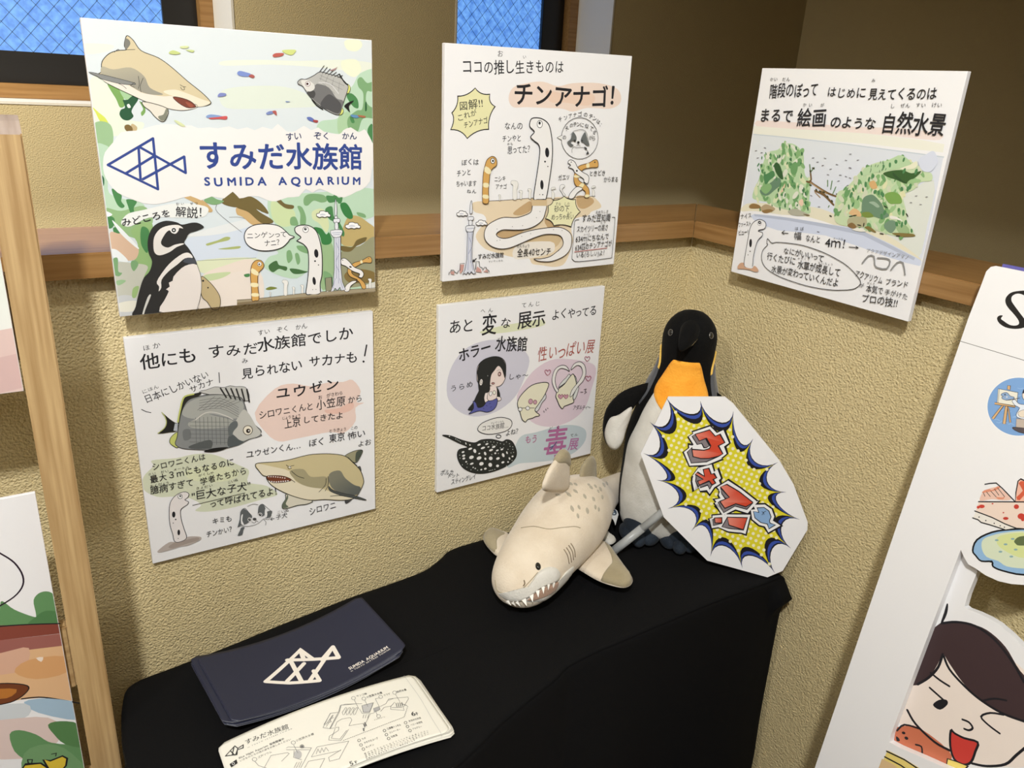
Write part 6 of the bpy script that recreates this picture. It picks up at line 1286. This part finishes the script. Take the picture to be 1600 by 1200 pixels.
glyphs = [(Z1, [(690, 545), (870, 490), (940, 570), (1000, 545), (1060, 650), (980, 690), (1035, 790), (980, 822), (860, 850), (760, 850), (662, 825), (650, 735), (800, 745), (868, 725), (882, 690), (830, 595), (740, 630)], [[(650, 570), (690, 545), (740, 630), (820, 600), (868, 690), (825, 715), (800, 715), (770, 660), (715, 675)], [(590, 770), (645, 710), (662, 825), (760, 850), (860, 850), (980, 822), (830, 890), (640, 905)]]),
    (Z1, [(690, 1045), (720, 1020), (805, 1070), (790, 985), (860, 970), (890, 1045), (925, 1035), (958, 1090), (915, 1110), (945, 1155), (900, 1180), (865, 1130), (745, 1180), (718, 1130), (790, 1110)], [[(690, 1050), (790, 1110), (718, 1130), (745, 1180), (730, 1210), (695, 1130), (700, 1090)], [(745, 1180), (865, 1130), (900, 1180), (870, 1230), (845, 1180), (750, 1215)]]),
    (Z3, [(675, 130), (740, 105), (860, 175), (1000, 285), (930, 330), (830, 300), (720, 345), (670, 275), (765, 235)], [[(675, 140), (765, 235), (725, 248), (690, 200)], [(652, 282), (670, 275), (720, 345), (830, 302), (930, 330), (1000, 290), (940, 355), (820, 322), (708, 388)]]),
    (Z3, [(618, 440), (690, 438), (690, 492), (622, 490)], [[(600, 455), (618, 440), (622, 490), (690, 494), (605, 516)]]),
    (Z3, [(745, 433), (945, 438), (905, 560), (760, 512)], [[(690, 530), (745, 436), (760, 512), (905, 562), (860, 556), (760, 545)]])]
fish = [(1005, 375), (1060, 385), (1042, 340), (1110, 335), (1160, 370), (1182, 430), (1165, 470), (1172, 492), (1225, 510), (1160, 550), (1145, 502), (1080, 487), (1020, 440)]
A.part('sound_word_print')
for w, col in ((15, SB), (10, rgb(232))):
    for z, poly, sh in glyphs:
        A.view(*z)
        for q in sh+[poly]: A.line(q, w*z[2], col, 0, closed=True); A.fill(q, col)
    A.view(*Z3); A.line(fish, (w-1)*6.4, col, 0, closed=True); A.fill(fish, col)
for z, poly, sh in glyphs:
    A.view(*z)
    for q in sh: A.fill(q, GRY).line(q, 1.5*z[2], SB, 0, closed=True)
    A.fill(poly, RED, 0, ((min(p[0] for p in poly), poly[-1][1]), (sum(p[0] for p in poly)/len(poly)+20, poly[-1][1]), RED) if False else None)
    x0 = min(p[0] for p in poly); x1 = max(p[0] for p in poly)
    A.fill(poly, rgb(222, 140, 122), 0, ((x0, poly[0][1]), (x0+(x1-x0)*.45, poly[0][1]), RED)).line(poly, 1.7*z[2], SB, 0, closed=True)
A.view(*Z3).fill(fish, rgb(132, 166, 206)).line(fish, 8, SB, 1, closed=True).lines([[(1090, 378), (1105, 385), (1130, 372)], [(1105, 385), (1092, 410)], [(1108, 388), (1112, 408)]], 5, SB)
A.build()
# ---------------- printing on the standee
A = st
A.part('lettering').view(1400, 380, 8)
A.fill([(1640, 595), (1520, 598), (1430, 622), (1375, 680), (1368, 740), (1400, 805), (1480, 895), (1530, 965), (1535, 1010), (1490, 1030), (1420, 1020), (1350, 975), (1312, 942), (1335, 905), (1290, 905), (1262, 940), (1290, 1000), (1370, 1052), (1490, 1072), (1600, 1055), (1650, 1010), (1600, 940), (1540, 860), (1470, 765), (1443, 715), (1450, 665), (1500, 634), (1560, 635), (1640, 670), (1700, 700), (1700, 640)], rgb(28, 26, 26), 3)
A.view(0, 0, 1).line([(1497, 532), (1700, 593)], .8, rgb(60), 0)
A.part('painter_drawing').view(1480, 560, 7.5)
A.disc((838, 566), 376, rgb(236), 350, n=60).disc((838, 566), 366, rgb(122, 162, 212), 340, n=60)
r_ = random.Random(4)
for i in range(26):
    t = r_.uniform(0, 6.28); q = r_.uniform(.3, .95); x, y = 838+330*q*math.cos(t), 566+300*q*math.sin(t)
    A.line([(x-35, y+r_.uniform(-20, 20)), (x, y), (x+30, y+r_.uniform(-25, 25))], 5, rgb(160, 192, 228), 3, up=False)
A.layer += 1
OK_ = rgb(212, 174, 126)
for q in ([(708, 318), (742, 320), (738, 370), (704, 362)], [(640, 550), (660, 560), (545, 716), (520, 700)], [(680, 560), (712, 562), (685, 770), (650, 765)], [(708, 565), (725, 590), (750, 750), (730, 752)]): A.shape(q, OK_, 5, rgb(60, 40, 25), 1)
A.shape([(598, 355), (830, 400), (815, 560), (585, 520)], rgb(228, 226, 212), 6, INK, 1); A.line([(612, 358), (598, 520)], 4, INK, 0)
A.shape([(558, 515), (800, 560), (798, 575), (555, 538)], OK_, 5, rgb(60, 40, 25), 1)
A.shape([(630, 430), (650, 408), (700, 400), (740, 440), (785, 455), (770, 480), (700, 490), (650, 475), (640, 455), (655, 445)], rgb(140, 168, 204), 5, rgb(40, 45, 70), 3).disc((700, 452), 9, rgb(220)).disc((678, 425), 9, rgb(40, 45, 70)).line([(690, 490), (760, 480), (850, 465)], 7, rgb(60, 55, 60), 3)
A.shape([(760, 500), (790, 480), (812, 500), (840, 530), (900, 540), (960, 520), (1060, 560), (1040, 720), (930, 720), (820, 690), (815, 640), (850, 580), (800, 555)], rgb(224, 230, 238), 6, rgb(50, 60, 80), 2)
A.shape([(830, 640), (870, 610), (960, 600), (990, 670), (900, 690), (850, 680)], rgb(226, 214, 196), 4, rgb(90, 70, 60), 3)
A.shape([(812, 705), (1000, 720), (990, 830), (805, 815)], rgb(190, 176, 164), 5, rgb(80, 70, 66), 1); A.shape([(765, 820), (800, 805), (990, 835), (985, 890), (840, 865)], rgb(84, 76, 80), 5, INK, 2)
A.shape([(880, 430), (895, 380), (950, 350), (1020, 360), (1050, 430), (1010, 500), (930, 510), (890, 470)], rgb(232, 218, 206), 5, INK, 3); A.fill([(884, 400), (900, 360), (960, 335), (1030, 350), (1060, 420), (960, 380), (900, 410)], rgb(40, 44, 66), 3)
A.part('cake_drawing').view(1500, 730, 6)
A.shape([(120, 780), (160, 680), (300, 610), (460, 585), (640, 580), (760, 620), (820, 780), (780, 960), (600, 1008), (400, 970), (310, 930), (300, 885), (200, 880), (150, 830)], rgb(140, 178, 214), 16, rgb(16, 18, 24), 3)
A.fill([(215, 680), (300, 640), (440, 610), (640, 600), (740, 650), (760, 800), (700, 940), (600, 950), (440, 930), (360, 880), (250, 840), (205, 760)], rgb(206, 216, 190), 3)
A.fill([(380, 640), (640, 620), (700, 760), (600, 850), (450, 800), (350, 720)], rgb(205, 214, 150), 3).fill([(510, 690), (560, 650), (680, 650), (700, 720), (560, 735), (520, 715)], rgb(92, 106, 70), 3)
for x, y in ((345, 684), (428, 723), (380, 792), (523, 772), (482, 838), (495, 672)): A.disc((x, y), 18, rgb(130, 165, 170), 9, up=False)
A.layer += 1
A.fill([(175, 330), (700, 330), (700, 590), (520, 570), (330, 490), (150, 410)], rgb(228, 208, 194), 0).fill([(125, 470), (150, 415), (330, 490), (520, 570), (420, 585), (280, 540), (190, 510)], rgb(226, 222, 214), 0)
A.fill([(205, 250), (250, 210), (350, 185), (420, 230), (480, 300), (400, 310), (300, 300), (190, 315)], rgb(226, 190, 174), 3)
A.fill([(205, 240), (230, 215), (280, 205), (300, 215), (350, 180), (380, 185), (340, 215), (250, 235)], rgb(214, 140, 112), 2).fill([(340, 280), (400, 285), (420, 270), (410, 298), (360, 300)], rgb(214, 140, 112), 2)
A.shape([(520, 325), (525, 240), (545, 130), (570, 110), (660, 150), (700, 330)], rgb(228, 180, 160), 10, INK, 1).fill([(550, 150), (600, 130), (640, 200), (560, 310), (530, 280), (590, 220)], rgb(204, 92, 64), 2)
A.lines([[(235, 160), (280, 152), (340, 148), (400, 200), (520, 325)], [(175, 323), (700, 326)], [(140, 410), (300, 470), (420, 530), (530, 573), (640, 580)], [(120, 475), (170, 492), (200, 518), (280, 540), (420, 585)]], 11, INK)
A.lines([[(220, 240), (235, 272)], [(250, 232), (285, 275)], [(290, 225), (340, 278)], [(325, 205), (365, 262)], [(355, 195), (418, 275)]], 6, INK)
for x, y, a, b in ((205, 367, 28, 17), (172, 375, 14, 14), (306, 342, 9, 6), (430, 480, 26, 14), (408, 426, 8, 6), (530, 370, 24, 22), (575, 460, 34, 28), (590, 480, 20, 26)): A.disc((x, y), a, rgb(190, 62, 50), b, up=False)
for x, y in ((180, 467), (243, 500), (322, 526), (378, 549), (417, 562)): A.disc((x, y), 6, INK, up=False)
A.layer += 1
A.part('cup_edge_drawing').view(1250, 850, 3.4286)
A.fill([(470, 1105), (560, 1150), (640, 1200), (700, 1260), (400, 1260)], rgb(226, 206, 120), 0).lines([[(465, 1110), (560, 1155), (650, 1215)], [(455, 1140), (540, 1185), (620, 1240)]], 8, INK)
A.fill([(440, 1150), (500, 1180), (600, 1260), (400, 1260)], rgb(214, 184, 140), 0)
A.build()
A = bk
A.part('face_drawing').view(1250, 850, 3.4286)
A.layer = 3
HR = rgb(62, 46, 48)
A.fill([(510, 700), (680, 540), (1000, 560), (1230, 700), (1330, 900), (1300, 1100), (1200, 1195), (1050, 1185), (900, 1170), (780, 1120), (580, 1000), (500, 900)], rgb(232, 220, 210), 3)
A.fill([(480, 1000), (560, 975), (640, 985), (800, 1110), (800, 1180), (740, 1200), (560, 1120), (510, 1060)], rgb(196, 112, 82), 3)
A.fill([(765, 590), (740, 640), (700, 700), (625, 757), (560, 720), (640, 540), (750, 425), (820, 422), (900, 425), (1000, 460), (1100, 550), (1180, 680), (1290, 800), (1340, 980), (1200, 950), (1060, 900), (960, 830), (870, 740), (800, 640)], HR, 4)
A.lines([[(765, 590), (740, 660), (690, 715), (630, 752)], [(770, 600), (800, 670), (870, 750), (960, 830), (1080, 905), (1200, 950)], [(762, 425), (840, 418), (940, 440), (1040, 510), (1130, 620), (1200, 740)], [(575, 890), (620, 965), (720, 1060), (800, 1105)], [(920, 1175), (1000, 1190), (1100, 1180), (1160, 1130), (1220, 1080)]], 13, INK, smooth=4)
A.line([(790, 320), (780, 370), (755, 430)], 16, INK, 3, taper=True)
A.lines([[(700, 690), (750, 730), (800, 762)], [(695, 770), (740, 810), (785, 850)], [(870, 940), (905, 955), (925, 985), (905, 998), (880, 990)], [(1090, 915), (1020, 905), (970, 925), (1010, 970), (1070, 1015)], [(980, 840), (1040, 828), (1105, 838)]], 11, INK, smooth=3)
A.fill([(712, 862), (745, 835), (785, 835), (790, 860), (750, 888)], INK, 3)
A.shape([(808, 1000), (830, 1015), (880, 1040), (952, 1062), (940, 1110), (915, 1170), (870, 1182), (825, 1150), (805, 1080)], rgb(196, 62, 54), 12, INK, 3)
A.lines([[(520, 1000), (560, 968), (640, 990)], [(620, 1075), (650, 1085), (655, 1120)], [(555, 1150), (620, 1165), (700, 1210)]], 9, INK, smooth=3)
A.disc((555, 1012), 10, INK, 7, rot=20).disc((570, 1040), 11, INK, 8, rot=30).fill([(515, 1030), (530, 1040), (535, 1055), (518, 1055)], INK, 2).shape([(790, 1150), (840, 1165), (900, 1190), (860, 1230), (780, 1220)], rgb(228, 206, 110), 7, INK, 1)
for o in A.build(): o.location = (0, 0, -.0105)
# ------------------------------------------------------------------ brochures: bent sheets in two stacks
NAVY = mat('navy_card', rgb(27, 31, 52), .5, bump=(900, .05, .0003, 2)); NEDGE = mat('card_edge', rgb(150, 155, 165), .5); WCARD = mat('white_card', rgb(226, 224, 214), .45)
def sheet(name, O, ang, L, Hh, bend0, O_, a_, m, label, group=None, r=.008, th=.0003, edge=None):
    U = Vector((math.cos(ang), math.sin(ang), 0)); V = Vector((-math.sin(ang), math.cos(ang), 0)); e = empty(name, rot=frame(O, U, V)); tag(e, label, 'brochure', group)
    def bendf(u, v):
        d = U*u+V*v+O-O_; return bend0(d.x*math.cos(a_)+d.y*math.sin(a_), 0)
    NX, NY = 70, 26; vs = []; fs = []
    for side in (0, 1):
        for j in range(NY+1):
            v = -Hh/2+Hh*j/NY; 
            for i in range(NX+1):
                u = -L/2+L*i/NX; a = L/2
                # rounded corners
                dv = max(0, abs(v)-(Hh/2-r)); lim = a-(r-math.sqrt(max(0, r*r-dv*dv))); uu = max(-lim, min(lim, u*lim/a)); vs.append((uu, v, bendf(uu, v)-th*side))
    n1 = (NX+1)*(NY+1)
    for j in range(NY):
        for i in range(NX):
            a = j*(NX+1)+i; fs.append((a, a+1, a+NX+2, a+NX+1)); fs.append((a+n1, a+NX+1+n1, a+NX+2+n1, a+1+n1))
    ring = [i for i in range(NX+1)]+[j*(NX+1)+NX for j in range(1, NY+1)]+[NY*(NX+1)+i for i in range(NX-1, -1, -1)]+[j*(NX+1) for j in range(NY-1, 0, -1)]
    for k in range(len(ring)): a, b = ring[k], ring[(k+1) % len(ring)]; fs.append((a, a+n1, b+n1, b))
    o = obj('card', (vs, [], fs), [m, edge or m], e, True)
    for p in o.data.polygons[len(o.data.polygons)-len(ring):]: p.material_index = 1; p.use_smooth = False
    A = Art(O, U, V, e); A.bend = bendf; A.layer = 16
    def fix(x, y):
        z = O.z+bendf(0, 0)
        for _ in range(7):
            q = onz(x, y, z); d = q-O; u, v = d.dot(U), d.dot(V); z = O.z+bendf(max(-.16, min(.16, u)), v)
        return (u, v)
    A.fix = fix; return e, A
r_ = random.Random(2)
nb = lambda u, v: .0145*(u/.11)**2+.0012*(u/.11)
O0 = Vector((.2385, .795, TZ+.0015)); NN = 9
for k in range(NN):
    top_ = k == NN-1
    off = Vector((0, 0, .00095*k)) if top_ else Vector((-.0045+r_.uniform(-.004, .003), r_.uniform(-.004, .004), .00095*k))
    ex, na = sheet('brochure', O0+off, math.radians(5.0)+(0 if top_ else r_.uniform(-.035, .02)), .221, .129, nb, O0, math.radians(5.0), NAVY, 'navy brochure on top of its stack showing a cream line fish logo' if top_ else 'navy brochure lying in the stack under the top navy one', 'navy brochures stacked on the black cloth' if not top_ else None, edge=NEDGE)
A = na; A.part('logo_print').view(100, 900, 2.667)
CR_ = rgb(226, 220, 210)
A.lines([[(840, 440), (985, 308), (1035, 345)], [(930, 350), (1145, 340)], [(1145, 340), (1120, 295)], [(1120, 295), (1025, 435)], [(840, 440), (940, 446), (1065, 436)], [(1065, 436), (1040, 395)], [(1000, 365), (930, 438)], [(945, 355), (990, 440)], [(1120, 295), (1075, 348)], [(985, 308), (1000, 350)]], 15, CR_)
A.part('lettering').text('SUMIDA AQUARIUM', (1190, 392), (1352, 300), 17, CR_, off=.02, jit=.2); A.text('in TOKYO SKYTREE TOWN®', (1196, 400), (1362, 305), 8, CR_, off=.01, jit=0)
A.build()
wb = lambda u, v: .0095*(1-(u/.1175)**2)+.0006
O1 = Vector((.2325, .6585, TZ+.0012)); WN = 9
for k in range(WN):
    top_ = k == WN-1
    off = Vector((-.003, 0, .00075*k)) if top_ else Vector((.0005+.0035*(WN-k)/WN*r_.uniform(.4, 1.2), r_.uniform(-.002, .001), .00075*k))
    ex, wa = sheet('brochure', O1+off, math.radians(-.6)+(0 if top_ else r_.uniform(-.02, .012)), .232, .104, wb, O1, math.radians(-.6), WCARD, 'white brochure on top of its stack showing a floor map' if top_ else 'white brochure lying in the stack under the top white one', 'white brochures stacked on the black cloth' if not top_ else None)
A = wa; LN = rgb(120); DK = rgb(40)
A.part('lettering').view(320, 1040, 6.667)
A.text('すみだ水族館', (420, 825), (880, 650), 62, DK, off=.006, jit=0); A.text('in TOKYO SKYTREE TOWN®', (445, 860), (915, 660), 16, DK, jit=0)
A.text('Blue Night Aquarium 毎晩開催中', (355, 975), (830, 770), 28, DK, off=.012, jit=0); A.text('いきものたちの夜の姿をお楽しみください', (365, 1003), (900, 775), 24, DK, jit=0); A.text('江戸リウム', (555, 968), (700, 905), 26, DK, jit=0); A.text('小笠原大水槽', (950, 795), (1140, 720), 28, DK, jit=0)
A.text('5', (1505, 1050), (1560, 1030), 62, DK, off=.01, jit=0); A.text('F', (1565, 1028), (1600, 1012), 42, DK, off=.01, jit=0)
A.view(480, 1040, 6.667)
A.text('サンゴ礁', (515, 330), (625, 300), 24, DK, jit=0); A.text('小笠原大水槽', (620, 340), (785, 290), 26, DK, off=.01, jit=0); A.text('クラゲ', (800, 322), (870, 300), 24, DK, jit=0); A.text('自然水景', (935, 285), (1040, 258), 24, DK, off=.01, jit=0)
A.text('6', (1085, 530), (1140, 518), 62, DK, off=.012, jit=0); A.text('F', (1140, 520), (1165, 512), 42, DK, off=.012, jit=0)
A.text('多目的化粧室', (1060, 590), (1190, 552), 22, DK, jit=0); A.text('ベビー休憩室', (1080, 632), (1205, 595), 22, DK, jit=0); A.text('アカデミー', (1100, 672), (1200, 642), 22, DK, jit=0); A.text('江東橋トンネル', (835, 672), (980, 625), 24, DK, off=.01, jit=0); A.text('エレベーター', (858, 710), (975, 672), 22, DK, jit=0); A.text('化粧室', (875, 755), (945, 732), 24, DK, jit=0)
A.text('ラボ', (570, 778), (615, 762), 22, DK, jit=0); A.text('アクアスコープ', (595, 820), (740, 765), 24, DK, off=.01, jit=0); A.text('キッチン', (612, 865), (700, 832), 24, DK, jit=0); A.text('ビッグシャーレ', (700, 575), (815, 540), 16, DK, jit=0)
for k in range(4): A.text('館内の生きものにはフラッシュをご遠慮ください'*1 if k % 2 == 0 else '混雑時は入場をお待ちいただく場合があります', (590+k*7, 930+k*18), (1268-(k > 2)*150+k*4, 680+k*18+(k > 2)*50), 15, rgb(60), jit=0)
A.part('map_print').view(320, 1040, 6.667)
A.lines([[(215, 945), (312, 840), (345, 865), (400, 828), (400, 860), (340, 880), (335, 930), (215, 945)], [(270, 895), (310, 935)], [(305, 850), (285, 935)], [(345, 865), (320, 935)]], 9, DK)
A.shape([(258, 1030), (330, 980), (342, 1020), (275, 1065)], DK, 0, smooth=1).ring((297, 1024), 12, 4, rgb(226))
A.disc((970, 930), 40, rgb(178), 45).lines([[(925, 830), (970, 915)], [(520, 1000), (560, 1045), (640, 1070)], [(850, 860), (870, 850), (1110, 860), (1000, 1067)], [(850, 880), (1090, 880)], [(690, 940), (860, 910), (880, 920), (800, 1000)], [(690, 940), (620, 1067)], [(1110, 955), (1170, 850), (1500, 790), (1400, 975), (1300, 1000), (1290, 960), (1420, 880), (1410, 890), (1110, 955)], [(1160, 925), (1180, 870), (1200, 915), (1220, 860), (1240, 905), (1260, 855), (1290, 895)], [(1080, 1000), (1250, 970), (1200, 1067)], [(1080, 1000), (1040, 1067)], [(930, 890), (925, 960), (1010, 985)], [(960, 1010), (930, 1067)], [(985, 1010), (955, 1067)], [(1010, 1000), (980, 1067)], [(1240, 640-20), (1310, 500), (1390, 490), (1300, 660), (1235, 650)], [(1260, 620), (1330, 520)], [(1400, 490), (1420, 415), (1600, 400)]], 4, LN)
A.ring((922, 806), 22, 4, LN, ry=18).ring((518, 980), 24, 4, LN, ry=19).ring((1013, 845), 20, 4, DK, ry=17).disc((1013, 845), 14, rgb(110), 12)
A.view(480, 1040, 6.667)
A.shape([(570, 420), (690, 390), (650, 490), (585, 490)], rgb(180), 4, rgb(70), 1).shape([(690, 450), (750, 430), (760, 460), (700, 490)], rgb(165), 3, rgb(80), 1)
A.lines([[(325, 490), (345, 420), (400, 405), (570, 400)], [(350, 430), (330, 500), (240, 660), (165, 650), (240, 500), (325, 490)], [(200, 640), (270, 520)], [(215, 600), (250, 590), (235, 560), (275, 545)]]+[[(375+i*38, 520), (365+i*38, 490), (400+i*38, 440), (415+i*38, 445), (385+i*38, 515)] for i in range(4)]+[[(290, 640), (310, 590), (360, 560), (450, 545), (465, 570), (435, 630), (590, 605)], [(240, 660), (330, 645), (325, 680), (230, 740), (225, 780), (350, 785), (430, 670)], [(290, 660), (270, 720), (250, 760), (340, 770), (410, 680)], [(760, 430), (820, 400), (850, 350), (1050, 330), (1055, 350), (1000, 440), (1010, 470), (870, 460), (870, 430), (910, 385)], [(765, 480), (800, 440), (870, 425)], [(850, 365), (900, 345)], [(880, 440), (990, 440)], [(545, 455), (570, 500), (660, 505), (700, 495)], [(655, 510), (610, 600), (590, 680)], [(580, 550), (590, 515)], [(605, 550), (615, 515)], [(630, 550), (640, 515)], [(490, 360), (535, 450)], [(600, 365), (632, 430)], [(755, 440), (710, 350), (755, 340)], [(920, 305), (965, 380)], [(730, 520), (710, 470)]], 3.6, LN, smooth=0)
A.lines([[(925+i*20, 395-i*3), (935+i*20, 435-i*2)] for i in range(4)]+[[(980, 400), (1040, 420)]], 6, rgb(90))
for x, y in ((482, 343), (590, 348), (765, 330), (910, 285), (743, 530)): A.ring((x, y), 20, 3.5, LN, ry=17)
n = 34
P0, P1, P2 = (375, 785), (1010, 540), (1050, 420)
A.lines([[(P0[0]+(P1[0]-P0[0])*(k+.0)/n, P0[1]+(P1[1]-P0[1])*k/n), (P0[0]+(P1[0]-P0[0])*(k+.55)/n, P0[1]+(P1[1]-P0[1])*(k+.55)/n)] for k in range(n)]+[[(P1[0]+(P2[0]-P1[0])*k/7, P1[1]+(P2[1]-P1[1])*k/7), (P1[0]+(P2[0]-P1[0])*(k+.5)/7, P1[1]+(P2[1]-P1[1])*(k+.5)/7)] for k in range(7)], 4, rgb(70))
A.lines([[(590, 615), (600, 640)], [(600, 600), (615, 630)], [(585, 660), (590, 685)]], 12, rgb(110))
for x, y in ((540, 785), (560, 832), (585, 875), (805, 682), (825, 725), (848, 765), (1025, 600), (1045, 640), (1070, 682)): A.ring((x, y), 15, 4, DK, ry=14, n=8)
A.view(480, 1040, 6.667); A.line([(1010, 110), (1060, 180), (1180, 350), (1300, 560), (1400, 720), (1390, 745)], 2.5, rgb(170), 4)
A.build()
